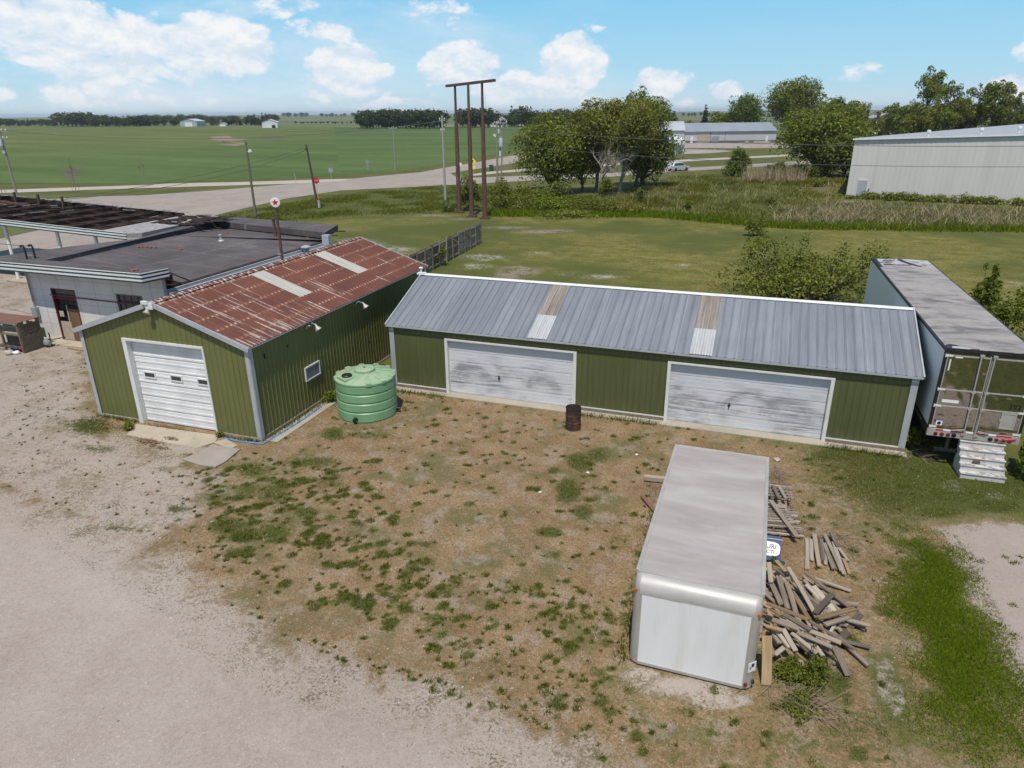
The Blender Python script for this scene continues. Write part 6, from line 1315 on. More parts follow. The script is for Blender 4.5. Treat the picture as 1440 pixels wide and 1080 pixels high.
for a in (.28, .44): q = MB(); q.box(Ln*a-.06,Ln*a+.06,-.1,-.003,.76,3.9); q.build('downspout', MT['slate'], lh)
lh2, Ln2 = long_hall('grey_building', (-44.103, 265.274), (-27.754, 269.159), 4.6, 7.3, 13, 'far_roof_pale', 'far_roof_pale', 'pale grey building half hidden by the trees behind the white tank')
q = MB(); q.box(Ln2*.72,Ln2*.86,-.1,-.061,.1,3.2); q.build('door', MT['white_paint'], lh2)
for n_, p_, sx, lab in (('concrete_block', (-1.241, 270.817), 5.5, 'long pale concrete block before the grey building'), ('concrete_block', (-6.19, 269.602), 1.2, 'short pale concrete block before the grey building')):
    q = MB(); q.box(-sx/2,sx/2,-.5,.5,0,.8); q.box(-sx/2+.2,sx/2-.2,-.4,.4,.8,.95); o = q.build(n_, MT['concrete'], None, (*p_,0), bevel=.05); tag(o, lab, 'block')

def lp_tank():
    p = (-23.474, 204.587); r = empty('storage_tank', (*p,0), -1.05, 'white storage tank with an orange patch on its end, right of the tree clump', 'storage tank')
    R_ = 1.65; pr = [(.01,0)]+[(R_*math.sin(a), .9*(1-math.cos(a))) for a in np.linspace(.15, math.pi/2, 8)]; pr += [(r0, 8-z) for r0, z in reversed(pr)]
    M = Matrix.Translation((-4,0,2.9)) @ Matrix.Rotation(math.pi/2, 4, 'Y'); q = MB(); q.lathe(pr, 28, M=M); sh = q.build('tank_shell', MT['barn_white'], r, smooth=40)
    q = MB(); pr2 = [((R_+.015)*math.sin(a), .9*(1-math.cos(a))-.015) for a in np.linspace(.05, 1.15, 7)]; q.lathe(pr2, 20, (.35,.5,0) , M=M @ Matrix.Scale(.62, 4)); 
    for sx in (-4.02,): 
        q = MB(); P = [(-1.3,.2),(-.9,.9),(-.2,1.1),(.3,.6),(.0,.0),(-.7,-.3)]
        q.slab(P, 0, .02); o = q.build('orange_patch', MT['orange'], sh); o.matrix_local = Matrix.Translation((-3.72,0,2.9)) @ Matrix.Rotation(-math.pi/2, 4, 'Y') @ Matrix.Rotation(-math.pi/2,4,'Z')
    for x in (-2.6, 2.6): q = MB(); q.box(x-.3,x+.3,-1.2,1.2,0,1.6); q.build('saddle', MT['barn_white'], r)
    q = MB(); q.tube([(0,0,4.5),(0,0,5.4)], .12, 8); q.box(-.3,.3,-.3,.3,4.5,4.7); q.tube([(-3,-1.5,.3),(-3,-1.5,3.5)], .12, 8); q.build('pipework', MT['trim_white'], r)
lp_tank()
def chain_fence():
    A, B = Vector((*(-24.411, 219.413),0)), Vector((*(11.456, 246.717),0)); d = B-A; Ln = d.length; r = empty('mesh_fence', A, math.atan2(d.y,d.x), 'thin wire fence across the gravel yard of the grey building', 'fence')
    for k in range(15): q = MB(); x = Ln*k/14; q.tube([(x,0,0),(x,0,2.0)], .05, 6); q.build('post', MT['trim'], r)
    q = MB()
    for z in (.1, .7, 1.3, 1.95): q.tube([(0,0,z),(Ln,0,z)], .02, 4)
    q.build('wire', MT['trim'], r)
chain_fence()

def car():
    p0, p1 = Vector((*(-17.581, 143.487),0)), Vector((*(-13.947, 147.932),0)); d = p1-p0
    r = empty('parked_suv', (p0+p1)/2, math.atan2(d.y,d.x), 'silver SUV driving on the road right of the tree clump', 'car')
    L, Wd = 4.7, 1.85
    low = [(-2.32,.42),(-2.35,.75),(-2.25,1.02),(-1.0,1.06),(1.0,1.02),(2.1,.92),(2.33,.72),(2.33,.42),(1.9,.3),(-1.9,.3)]
    q = MB(); q.prism(low, Wd, Matrix.Translation((0,-Wd/2,0))); q.build('body', MT['car_paint'], r, bevel=.06, seg=3)
    cab = [(-2.18,1.03),(-1.85,1.62),(-1.4,1.70),(.35,1.68),(1.15,1.06)]; q = MB()
    vs = [(x, -Wd/2+.04+(z-1.03)*.26, z) for x, z in cab]+[(x, Wd/2-.04-(z-1.03)*.26, z) for x, z in cab]; n = 5
    q.add(vs, [tuple(range(n)), tuple(reversed(range(n,2*n)))]+[((i+1)%n, i, i+n, (i+1)%n+n) for i in range(n)]); q.build('cabin', MT['car_paint'], r, bevel=.05, seg=3)
    for sy in (-1, 1):
        q = MB(); W4 = [(-1.85,1.12),(-1.62,1.52),(-.35,1.56),(.35,1.54),(.92,1.12)]; pts = [(x, sy*(Wd/2-.035-(z-1.03)*.26+.012), z) for x, z in W4]; pts2 = [(x,y-sy*.02,z) for x,y,z in pts]
        q.add(pts+pts2, [tuple(range(5)), tuple(reversed(range(5,10)))]); q.build('side_window', MT['glass'], r)
    q = MB(); q.add([(1.14,-.72,1.09),(1.14,.72,1.09),(.42,.62,1.64),(.42,-.62,1.64)], [(0,1,2,3)], Matrix.Translation((.03,0,.02))); q.build('windscreen', MT['glass'], r)
    for x in (-1.42, 1.42):
        for y in (-Wd/2-.02, Wd/2-.20):
            M = Matrix.Translation((x,y,.36)) @ Matrix.Rotation(-math.pi/2,4,'X'); q = MB(); q.lathe([(.2,0),(.33,0),(.36,.03),(.36,.19),(.33,.22),(.2,.22)], 22, M=M); wh = q.build('wheel', MT['rubber'], r, smooth=35); q = MB(); q.lathe([(.2,.02),(.19,.2),(.05,.21)], 14, M=M); q.build('rim', MT['alu'], wh)
    for y in (-.7,.7): q = MB(); q.box(2.25,2.35,y-.18,y+.18,.68,.82); q.build('headlight', MT['sign_white'], r, bevel=.02); q = MB(); q.box(-2.36,-2.26,y-.14,y+.14,.8,1.0); q.build('tail_light', MT['red_lens'], r, bevel=.02)
car()
q = MB(); q.box(-1.2,1.2,-2.5,2.5,.5,2.9); r_ = empty('camper_trailer', (*(23.821, 218.237),0), .9, 'white camper trailer just left of the metal hall', 'camper'); q.build('body', MT['barn_white'], r_, bevel=.25, seg=4)
q = MB(); q.box(-1.23,-1.2,-1.8,-.6,1.6,2.3); q.box(-1.23,-1.2,.6,1.8,1.6,2.3); q.build('window', MT['glass'], r_)
for y in (-.5,.5): q = MB(); q.lathe([(.1,0),(.34,0),(.36,.1),(.34,.2),(.1,.2)], 18, M=Matrix.Translation((-1.2,y,.36)) @ Matrix.Rotation(math.pi/2,4,'Y')); q.build('wheel', MT['rubber'], r_)

# ================================================================ loose things in the yard
def board(name, a, b, w, h, mat, label, cat='plank', group=None, roll=0.):
    a, b = Vector(a), Vector(b); d = b-a; L = d.length; q = MB(); n = 5
    # slightly warped, ragged-ended plank
    tw = rng.uniform(-.02,.02); bw = rng.uniform(-.012,.012); vs = []
    for k in range(n+1):
        t = k/n; y = L*t; off = bw*math.sin(math.pi*t)*L; e = rng.uniform(-.015,.015) if k in (0,n) else 0
        for x, z in ((-w/2,-h/2),(w/2,-h/2),(w/2,h/2),(-w/2,h/2)): vs.append((x+off, y+e*(1 if x > 0 else -1), z+tw*x*(t-.5)*6))
    fs = [(0,1,2,3), tuple(reversed(range(n*4, n*4+4)))]
    for k in range(n):
        for j in range(4): fs.append((k*4+j, (k+1)*4+j, (k+1)*4+(j+1)%4, k*4+(j+1)%4))
    q.add(vs, fs); o = q.build(name, MT[mat], None, bevel=.004, seg=1)
    y_ = d.normalized(); up = Vector((0,0,1)) if abs(y_.z) < .97 else Vector((0,-1,0)); x_ = y_.cross(up).normalized(); z_ = x_.cross(y_)
    o.matrix_world = Matrix.Translation(a) @ Matrix(((x_.x,y_.x,z_.x,0),(x_.y,y_.y,z_.y,0),(x_.z,y_.z,z_.z,0),(0,0,0,1))) @ Matrix.Rotation(roll, 4, 'Y'); return tag(o, label, cat, group)
PILE = [
 ((1.69, 15.63, 0.62), (2.288, 14.149, 0.44), .15, 'wood_grey', 'long grey plank lying on top across the upper half of the wood pile'),
 ((2.13, 15.938, 0.36), (3.096, 15.117, 0.18), .15, 'wood_dark', 'long dark plank at the upper right edge of the wood pile'),
 ((2.433, 16.049, 0.16), (3.225, 15.948, 0.06), .14, 'wood_grey', 'grey plank sticking out at the top right of the wood pile'),
 ((2.151, 15.566, 0.26), (2.687, 14.804, 0.2), .16, 'wood_pale', 'pale plank running under the short cross board in the wood pile'),
 ((1.657, 15.206, 0.5), (1.841, 14.077, 0.5), .17, 'wood_pale', 'pale upright looking plank in the upper left of the wood pile'),
 ((1.498, 15.5, 0.4), (1.68, 14.256, 0.44), .20, 'wood_grey', 'broad grey plank left of the pale plank in the wood pile'),
 ((1.336, 15.261, 0.34), (1.55, 14.408, 0.4), .18, 'wood_grey', 'short broad grey plank at the upper left of the wood pile'),
 ((1.27, 15.87, 0.5), (1.327, 15.177, 0.42), .16, 'wood_pale', 'short pale plank standing against the truck box at the pile top'),
 ((1.444, 16.14, 0.42), (1.7, 15.673, 0.42), .15, 'wood_tan', 'short tan plank at the very top of the wood pile'),
 ((2.683, 15.048, 0.52), (2.243, 14.146, 0.54), .19, 'wood_dark', 'short broad dark board crossing the right part of the wood pile'),
 ((3.137, 14.692, 0.48), (2.291, 13.969, 0.56), .19, 'wood_tan', 'broad tan board pointing right across the wood pile'),
 ((2.986, 14.458, 0.38), (2.447, 13.952, 0.44), .18, 'wood_pale', 'white painted looking board below the broad tan board'),
 ((3.341, 15.092, 0.07), (2.812, 13.949, 0.1), .24, 'wood_dark', 'broad dark board lying flat on the ground right of the wood pile'),
 ((1.202, 14.007, 0.66), (2.065, 13.719, 0.66), .17, 'wood_tan', 'tan plank on top of the left middle of the wood pile'),
 ((1.55, 13.772, 0.64), (2.107, 13.444, 0.62), .16, 'wood_grey', 'grey plank just below the tan plank on the wood pile'),
 ((1.317, 13.519, 0.62), (1.856, 13.388, 0.62), .19, 'wood_grey', 'broad grey plank reaching in from the truck box over the pile'),
 ((1.48, 13.603, 0.58), (2.718, 13.339, 0.52), .16, 'wood_pale', 'long pale plank lying across the lower middle of the wood pile'),
 ((1.826, 13.404, 0.52), (2.528, 13.227, 0.46), .15, 'wood_grey', 'long grey plank below the long pale plank of the wood pile'),
 ((2.107, 13.898, 0.5), (3.081, 13.733, 0.12), .14, 'wood_dark', 'long dark plank sliding off the right side of the wood pile'),
 ((1.73, 13.367, 0.5), (2.251, 13.075, 0.34), .16, 'wood_pale', 'pale slanting plank in the lower middle of the wood pile'),
 ((1.553, 13.36, 0.56), (1.811, 12.879, 0.44), .16, 'wood_grey', 'grey plank pointing down in the lower left of the wood pile'),
 ((1.432, 13.306, 0.5), (1.695, 12.967, 0.42), .14, 'wood_pale', 'short pale plank beside the grey one in the lower left pile'),
 ((1.188, 13.26, 0.62), (1.52, 13.228, 0.62), .15, 'wood_tan', 'tan plank end jutting from the truck box at pile middle'),
 ((1.295, 13.973, 0.56), (1.518, 13.776, 0.58), .15, 'wood_tan', 'stubby tan plank end in the left middle of the wood pile'),
 ((2.593, 13.337, 0.4), (2.886, 12.932, 0.05), .20, 'wood_grey', 'broad grey board leaning down at the lower right of the wood pile'),
 ((2.301, 13.355, 0.34), (2.632, 13.232, 0.22), .13, 'wood_tan', 'tan plank low on the right side of the wood pile'),
 ((1.905, 12.814, 0.28), (2.085, 12.681, 0.08), .16, 'wood_pale', 'pale plank end poking out of the weeds below the pile'),
 ((1.811, 15.005, 0.36), (2.134, 14.057, 0.42), .15, 'wood_tan', 'tan plank between the two long upper planks of the pile'),
 ((2.066, 15.349, 0.24), (2.339, 14.72, 0.3), .22, 'wood_dark', 'broad dark board low in the upper middle of the wood pile'),
 ((2.577, 13.907, 0.3), (2.703, 14.23, 0.3), .09, 'wood_pale', 'thin pale offcut in the right middle of the wood pile'),
 ((1.699, 13.001, 0.4), (2.127, 12.83, 0.2), .10, 'wood_tan', 'thin tan batten low at the front of the wood pile'),
 ((1.886, 13.238, 0.4), (2.162, 13.024, 0.28), .16, 'wood_dark', 'dark plank low at the front of the wood pile'),
 ((1.403, 12.791, 0.3), (1.588, 13.01, 0.36), .15, 'wood_grey', 'grey plank end at the lower left of the wood pile'),
 ((1.391, 13.245, 0.42), (1.49, 13.059, 0.4), .16, 'wood_grey', 'stubby grey plank end beside the truck box corner'),
 ((1.242, 12.96, 0.5), (1.388, 12.786, 0.3), .16, 'wood_dark', 'dark plank slanting down by the truck box corner'),
 ((2.209, 13.31, 0.36), (2.376, 13.073, 0.3), .14, 'wood_pale', 'short pale plank at the front right of the wood pile'),
 ((1.474, 15.942, 0.3), (1.703, 15.653, 0.34), .16, 'wood_dark', 'short dark plank near the top of the wood pile'),
 ((2.627, 14.838, 0.2), (2.76, 14.462, 0.16), .12, 'wood_tan', 'short tan plank under the broad tan board'),
]
MT['wood_pale'] = m_wood('pale_timber', [(.34,(.22,.175,.128)), (.52,(.36,.30,.23)), (.70,(.49,.425,.34))])
G_PILE = 'planks in the jumbled wood pile'
for a, b, w_, mt, lab in PILE: board('plank', a, b, w_*.66, .042, mt, lab, 'plank', G_PILE, rng.uniform(-.25,.25))
# more planks buried in the same heap, all alike
hc = np.array((2.047, 14.684, 0)[:2])
for k in range(92):
    a = rng.uniform(0, 6.28); d_ = np.sqrt(rng.uniform(0,1)); c = hc + np.array((.92*d_*math.cos(a), 1.2*d_*math.sin(a))); z = (.44*(1-d_*.85))*rng.uniform(.2,1.)+.03
    th = rng.normal(-.9,.55); l = rng.uniform(.4,.95); s = rng.uniform(-.05,.05)
    board('plank', (c[0]-l*math.cos(th), c[1]-l*math.sin(th), max(.03, z-s)), (c[0]+l*math.cos(th), c[1]+l*math.sin(th), max(.03, z+s)), rng.uniform(.065,.125), .042, str(rng.choice(['wood_grey','wood_grey','wood_dark','wood_tan','wood_pale'])), 'weathered plank buried among others inside the jumbled wood pile', 'plank', G_PILE, rng.uniform(-.3,.3))
board('plank', (*(1.267, 12.163), .02), (1.183, 12.662, 0.85), .2, .05, 'wood_tan', 'tan plank leaning upright against the front corner of the truck box', 'plank', G_PILE)
ROW = [
 ((2.311, 18.027, 0.06), (2.247, 16.559, 0.05), 0.14, 'wood_grey', 'leftmost plank of the loose row beside the pallets'),
 ((2.414, 17.977, 0.08), (2.385, 16.971, 0.06), 0.13, 'wood_grey', 'second plank from the left in the loose row'),
 ((2.496, 18.168, 0.14), (2.544, 16.713, 0.1), 0.15, 'wood_pale', 'pale plank third from the left in the loose row'),
 ((2.592, 18.185, 0.06), (2.602, 17.005, 0.06), 0.12, 'wood_dark', 'dark narrow plank low in the middle of the loose row'),
 ((2.669, 18.03, 0.1), (2.668, 17.075, 0.06), 0.13, 'wood_grey', 'grey plank just left of the gap in the loose row'),
 ((2.739, 17.697, 0.06), (2.715, 16.913, 0.05), 0.13, 'wood_pale', 'short pale plank low in the middle of the loose row'),
 ((2.733, 17.862, 0.1), (2.885, 16.719, 0.1), 0.14, 'wood_grey', 'grey plank slanting right of the gap in the loose row'),
 ((2.747, 18.219, 0.16), (3.06, 16.646, 0.12), 0.14, 'wood_pale', 'long pale plank slanting on top of the loose row'),
 ((2.938, 18.375, 0.16), (3.064, 17.724, 0.14), 0.15, 'wood_grey', 'short thick plank at the upper right of the loose row'),
 ((2.973, 17.999, 0.1), (3.119, 16.557, 0.1), 0.14, 'wood_grey', 'long grey plank near the right end of the loose row'),
 ((3.048, 17.811, 0.12), (3.28, 17.259, 0.06), 0.12, 'wood_pale', 'short pale plank at the right end of the loose row'),
 ((3.174, 17.331, 0.05), (3.263, 16.69, 0.04), 0.12, 'wood_tan', 'tan plank tip at the far right of the loose row'),
 ((2.863, 17.651, 0.05), (3.001, 16.773, 0.05), 0.14, 'wood_dark', 'dark plank half hidden under the loose row')]
for a, b, w_, mt, lab in ROW: board('plank', a, b, w_*.72, .045, mt, lab, 'plank', 'planks in the loose row')

def pallet(loc, rz, nslat, label, wd=1.2, ln=1.6, tilt=(0,0), skip=()):
    r = empty('pallet', loc, rz, label, 'pallet', 'broken pallets behind the truck box'); r.rotation_euler = (tilt[0], tilt[1], rz)
    for x in (.02, wd/2-.02, wd-.06): q = MB(); q.box(x, x+.04, 0, ln, .02, .11); q.build('runner', MT['wood_grey'], r)
    for k in range(nslat):
        if k in skip: continue
        y = ln*k/nslat; q = MB(); q.box(-.03-rng.uniform(0,.05), wd+rng.uniform(0,.06), y+.01, y+.085, .11, .13, Matrix.Translation((0,0,0)) @ Matrix.Rotation(rng.uniform(-.02,.02),4,'Z')); q.build('slat', MT['wood_grey'], r)
    return r
pb = (1.956, 20.297); pc = (2.248, 17.993)
ang = math.atan2(pb[1]-pc[1], pb[0]-pc[0]) - math.pi/2
pallet((pc[0]-1.25*math.cos(ang), pc[1]-1.25*math.sin(ang), .0), ang, 13, 'lower broken pallet of grey slats beside the truck box')
pallet((pc[0]-1.30*math.cos(ang)-.10, pc[1]-1.30*math.sin(ang)+.12, .135), ang+.06, 12, 'middle pallet of grey slats in the heap beside the truck box', 1.15, 1.5)
pd = (2.008, 19.476, 0.42)
pallet((pd[0]-1.25, pd[1]-.05, .29), .07, 6, 'topmost small pallet with open slats at the back of the heap', 1.2, .95)
board('plank', (1.314, 19.185, 0.42), (2.028, 17.684, 0.26), .13, .04, 'wood_pale', 'pale board lying diagonally over the pallets', 'plank')
board('plank', (1.552, 19.958, 0.5), (1.732, 19.276, 0.5), .09, .04, 'wood_grey', 'short grey batten on the topmost pallet', 'plank')
board('plank', (1.372, 19.966, 0.5), (1.543, 19.245, 0.5), .09, .04, 'wood_dark', 'short dark batten on the topmost pallet', 'plank')
board('timber_beam', (*(-2.477, 19.953), .12), (*(-1.602, 20), .14), .16, .14, 'wood_pale', 'pale square beam sticking out left from under the truck box', 'beam')
board('plank', (*(-2.364, 18.827), .10), (*(-1.848, 18.1), .06), .13, .04, 'wood_red', 'short reddish plank leaning by the left side of the truck box', 'plank')
board('plank', (*(-31.489, 24.358), .05), (*(-32.634, 24.471), .05), .14, .08, 'wood_tan', 'short tan timber lying before the filling station door', 'plank')
def plate():
    c = (1.462, 16.773, 0.34); r = empty('metal_sign', c, .336, 'dark blue sign with a rounded white panel of black letters by the wood pile', 'sign')
    M = Matrix.Rotation(R(52), 4, 'X'); M = Matrix.Rotation(-.28, 4, 'Z') @ M
    q = MB(); q.box(-.42,.12,-.30,.34,-.012,.0, M); bd = q.build('sign_board', MT['plate_blue'], r, bevel=.02)
    P = [(.30*math.copysign(abs(math.cos(a))**.6,math.cos(a))-.14, .185*math.copysign(abs(math.sin(a))**.6,math.sin(a))-.0) for a in np.linspace(0, 2*math.pi, 28, endpoint=False)]; P = [(x-.06, y) for x, y in P]
    q = MB(); q.slab(P, .001, .006); w_ = q.build('white_panel', MT['sign_white'], bd); w_.matrix_local = M
    text_mesh('lettering', 'MURI', .17, MT['sign_black'], bd, M @ Matrix.Translation((-.19,.055,.009))); text_mesh('lettering', 'CTI', .13, MT['sign_black'], bd, M @ Matrix.Translation((-.14,-.085,.009)))
    q = MB(); q.box(-.3,.15,.255,.27,.001,.004, M); q.build('thin_line', MT['trim'], bd)
    q = MB(); q.bar((-.3,.1,-.3),(.15,-.25,-.3),.2,.06); q.build('green_base', MT['dark_green'], r)
plate()

def crate():
    r = empty('timber_rack', (*(-34.039, 23.196), 0), 0, 'dark broken timber rack with shelves at the left edge of the gravel', 'rack')
    Wd, D, H = 2.6, 1.1, 1.55
    for x in (-Wd, -Wd/2, -.06):
        for y in (0, D): q = MB(); q.bar((x,y,0),(x+rng.uniform(-.04,.04),y,H), .09, .09); q.build('post', MT['wood_dark'], r)
    for z in (.3, .95, H): q = MB(); q.box(-Wd, 0, -.03, .04, z-.05, z+.03); q.box(-Wd, 0, D-.04, D+.03, z-.05, z+.03); q.build('rail', MT['wood_dark'], r)
    q = MB()
    for k in range(7): q.box(-.03, .0, .02+k*.155, .16+k*.155, .05, .88-.05*(k % 2)); q.box(-.05, -.02, .02+k*.155, .16+k*.155, .9, H-.06*(k % 3))
    q.build('end_boards', MT['wood_grey'], r); q = MB()
    for k in range(9): q.box(-Wd-.05, .05, k*.125, k*.125+.11, H+.032, H+.055)
    q.build('top_boards', MT['wood_red'], r); q = MB(); q.box(-Wd, -.1, .1, D-.1, .96, .985); q.box(-Wd, -.5, .05, .5, H-.12, H-.08); q.build('shelf', MT['card'], r)
    q = MB(); q.box(-Wd, -.05, D-.02, D+.0, .05, .9); q.build('back_boards', MT['wood_dark'], r)
crate()
for (u, dz), mt, lab, s in ((((-35.073, 23.456), 0), 'plate_blue', 'dark blue bundle on the ground under the timber rack', .2), (((-34.606, 23.367), 0), 'sign_red', 'red can on the ground before the timber rack', .13), (((-34.349, 22.982), 0), 'litter', 'white bag on the ground before the timber rack', .15), (((-34.643, 22.831), 0), 'stone', 'pale lump of stone before the timber rack', .2)):
    bm = bmesh.new(); bmesh.ops.create_icosphere(bm, subdivisions=2, radius=s)
    for v in bm.verts: v.co += Vector(rng.uniform(-.2,.2,3))*s; v.co.z = max(v.co.z*.8, -s*.5)
    q = MB(); q.v = [tuple(v.co) for v in bm.verts]; q.f = [tuple(x.index for x in f.verts) for f in bm.faces]; q.fm = [0]*len(q.f); bm.free()
    o = q.build({'plate_blue':'bundle','sign_red':'can','litter':'bag','stone':'stone'}[mt], MT[mt], None, (*u, s*.5), smooth=60); tag(o, lab, {'plate_blue':'bundle','sign_red':'can','litter':'bag','stone':'stone'}[mt])

# gas meter by the station wall
def gas_meter():
    r = empty('gas_meter', (*(-33.86, 24.324), 0), .1, 'grey gas meter with pipes in front of the white station wall', 'gas meter')
    q = MB(); q.tube([(-.1,.0,0),(-.1,0,.35),(.0,0,.45)], .025, 8); q.tube([(.12,0,.4),(.4,.1,.42),(.9,.3,.5)], .025, 8); q.tube([(.12,.1,0),(.12,.1,.75)], .03, 8); q.build('pipe', MT['black_metal'], r, smooth=40)
    q = MB(); q.lathe([(.05,0),(.17,.02),(.19,.12),(.17,.22),(.12,.25),(.12,.32),(.03,.34)], 18, (0,0,.14)); q.build('meter_body', MT['grey_paint'], r, smooth=35)
gas_meter()
# slabs in front of the rusty shed door
q = MB(); q.slab([(-21.739, 18.227), (-17.974, 18.393), (-17.721, 17.912), (-18.013, 17.274), (-19.198, 17.307), (-21.326, 17.364)], -.03, .03); o = q.build('door_slab', MT['concrete_warm'], None, bevel=.01); tag(o, 'sandy concrete slab in front of the white overhead door', 'slab')
q = MB(); q.slab([(-17.823, 16.421), (-17.657, 17.156), (-17.655, 17.69), (-16.428, 17.675), (-16.278, 16.762), (-16.339, 16.312), (-16.979, 16.262)], .0, .05); o = q.build('broken_slab', MT['concrete_grey'], None, bevel=.008); tag(o, 'grey broken concrete slab lying by the corner of the rusty shed', 'slab')
q = MB(); q.slab([(-17.754, 17.84), (-17.512, 18.228), (-16.755, 17.924), (-16.781, 17.618)], .0, .035); o = q.build('broken_slab', MT['concrete_warm'], None, bevel=.008); tag(o, 'small sandy slab behind the grey broken slab', 'slab')
P = [(-17.6,18.25,.03),(-16.8,18.2,.03),(-15.95,18.3,.03),(-15.85,19.2,.03),(-15.8,20.6,.04),(-15.85,21.9,.03)]
q = MB(); q.tube(P, .035, 7); o = q.build('hose', MT['blue_hose'], None, smooth=60); tag(o, 'blue hose lying along the foot of the rusty shed wall', 'hose')
q = MB(); q.box(-.5,.0,0,6.2,0,.03, Matrix.Translation((-15.55,18.6,0))); o = q.build('side_slab', MT['concrete'], None, bevel=.01); tag(o, 'narrow concrete strip along the side of the rusty shed', 'slab')
def lump(name, p, s, mat, lab, cat, group=None):
    bm = bmesh.new(); bmesh.ops.create_icosphere(bm, subdivisions=1, radius=s)
    for v in bm.verts: v.co += Vector(rng.uniform(-.3,.3,3))*s; v.co.z = v.co.z*.55
    q = MB(); q.v = [tuple(v.co) for v in bm.verts]; q.f = [tuple(x.index for x in f.verts) for f in bm.faces]; q.fm = [0]*len(q.f); bm.free(); o = q.build(name, MT[mat], None, (*p, s*.3)); return tag(o, lab, cat, group)
lump('litter', (-3.017, 21.662), .06, 'litter', 'scrap of white litter nearest the truck box in the dry grass', 'litter'); lump('litter', (-4.316, 19.897), .055, 'litter', 'scrap of white litter in the green patch below the barrel', 'litter'); lump('litter', (-5.442, 18.196), .05, 'litter', 'scrap of white litter in the middle of the dry yard', 'litter')
lump('stone', (1.588, 22.729), .14, 'stone', 'flat pale stone beyond the far end of the truck box', 'stone')
for (u, s) in (((-3.323, 25.127), .12), ((-3.054, 25), .14), ((-2.835, 25), .11), ((-3.493, 25.144), .1), ((-2.617, 25.001), .1)): lump('rubble', u, s, 'stone', 'chunk of pale rubble against the long shed between its doors', 'rubble', 'rubble along the long shed')
# scattered pebbles of the gravel edge: uncountable
N = 5200; pts = []
lo = np.array([-28, 6.]); hi = np.array([12, 24.])
while sum(len(p) for p in pts) < N:
    c = rng.uniform(lo, hi, (20000, 2)); m_ = masks(c[:,0], c[:,1]); g = (m_[0] > .25) & (rng.random(20000) < np.where(m_[0] < .8, .6, .12)*np.where(m_[3] > .3, 1.3, 1.)); pts.append(c[g])
pts = np.concatenate(pts)[:N]; s = rng.gamma(2.2, .0045, N)+.004
base = np.array([(1,0,-.2),(0,1,-.2),(-1,0,-.2),(0,-1,-.2),(.2,.1,.6)]); jit = rng.uniform(.6, 1.3, (N,5,1))
a = rng.uniform(0, 6.28, N); ca_, sa_ = np.cos(a)[:,None], np.sin(a)[:,None]
vx = base[None]*jit*s[:,None,None]; V = np.stack([vx[...,0]*ca_-vx[...,1]*sa_+pts[:,0,None], vx[...,0]*sa_+vx[...,1]*ca_+pts[:,1,None], vx[...,2]+.004], -1).reshape(-1,3)
F = (np.arange(N)[:,None,None]*5 + np.array([(0,1,4),(1,2,4),(2,3,4),(3,0,4)])[None]).reshape(-1,3)
w = W('pebble'); i_ = w.isl(); MT['pebble'] = w.out(w.ramp(i_, [(.0,(.14,.115,.095)), (.35,(.27,.23,.20)), (.8,(.37,.325,.285)), (1.,(.46,.42,.38))]), .85)
tag(fast_mesh('pebbles', V, F, MT['pebble']), kind='stuff')

# ================================================================ vegetation
def leaf_cloud(lobes, n, size, up=.35, asp=.55, fill=.55, seed=0):
    g = np.random.default_rng(seed); L = np.asarray(lobes, float); wt = L[:,3]**2*np.maximum(L[:,4], .1) if L.shape[1] > 4 else L[:,3]**2
    k = g.choice(len(L), n, p=wt/wt.sum()); d = g.normal(size=(n,3)); d /= np.linalg.norm(d, axis=1, keepdims=True)
    low = (d[:,2] < -.35) & (g.random(n) < .6); d[low,2] *= -1
    # ragged lobe surface: a few random bumps per lobe
    bdir = g.normal(size=(len(L),7,3)); bdir /= np.linalg.norm(bdir, axis=2, keepdims=True); bamp = g.uniform(-.35,.45,(len(L),7))
    dot = np.einsum('nij,nj->ni', bdir[k], d); bump = (np.clip(dot-.55, 0, 1)/.45*bamp[k]).sum(1)
    rad = L[k,3]*(fill+(1.06-fill)*g.random(n)**.6)*(1+bump)
    sq = L[k,4:5] if L.shape[1] > 4 else 1.
    c = L[k,:3] + d*rad[:,None]*np.concatenate([np.ones((n,2)), np.broadcast_to(sq, (n,1))], 1)
    nrm = d*.7+g.normal(size=(n,3))*.6+np.array((0,0,up)); nrm /= np.linalg.norm(nrm, axis=1, keepdims=True)
    t = np.cross(nrm, g.normal(size=(n,3))); t /= np.linalg.norm(t, axis=1, keepdims=True); b = np.cross(nrm, t)
    s = (size*g.uniform(.55,1.45,n))[:,None]
    V = np.stack([c-t*s*.5, c-b*s*asp*.5+nrm*s*.08, c+t*s*.5, c+b*s*asp*.5+nrm*s*.08], 1).reshape(-1,3)
    F = np.arange(n*4).reshape(n,4); return V, F

def auto_lobes(h, w, cb, n, seed, rs=(.22,.36), top=.75):
    g = np.random.default_rng(seed); out = []; zc = (h+cb)/2; a = (h-cb)/2
    for i in range(n):
        while True:
            p = g.uniform(-1,1,3)
            if .12 < p@p < 1: break
        r = g.uniform(*rs)*w*(1-.25*max(0,p[2])); f = 1-r/(w*.62)
        out.append((p[0]*w*.5*f*1.15, p[1]*w*.5*f*1.15, zc+p[2]*(a-r*top), r, g.uniform(.7,.95)))
    for i in range(n):
        d = g.normal(size=3); d /= np.linalg.norm(d); d[2] = abs(d[2])*1.1-.25; k = g.uniform(.86,1.06); out.append((d[0]*w*.5*k, d[1]*w*.5*k, zc+d[2]*a*k, w*g.uniform(.05,.10), g.uniform(.8,1.3)))
    return out

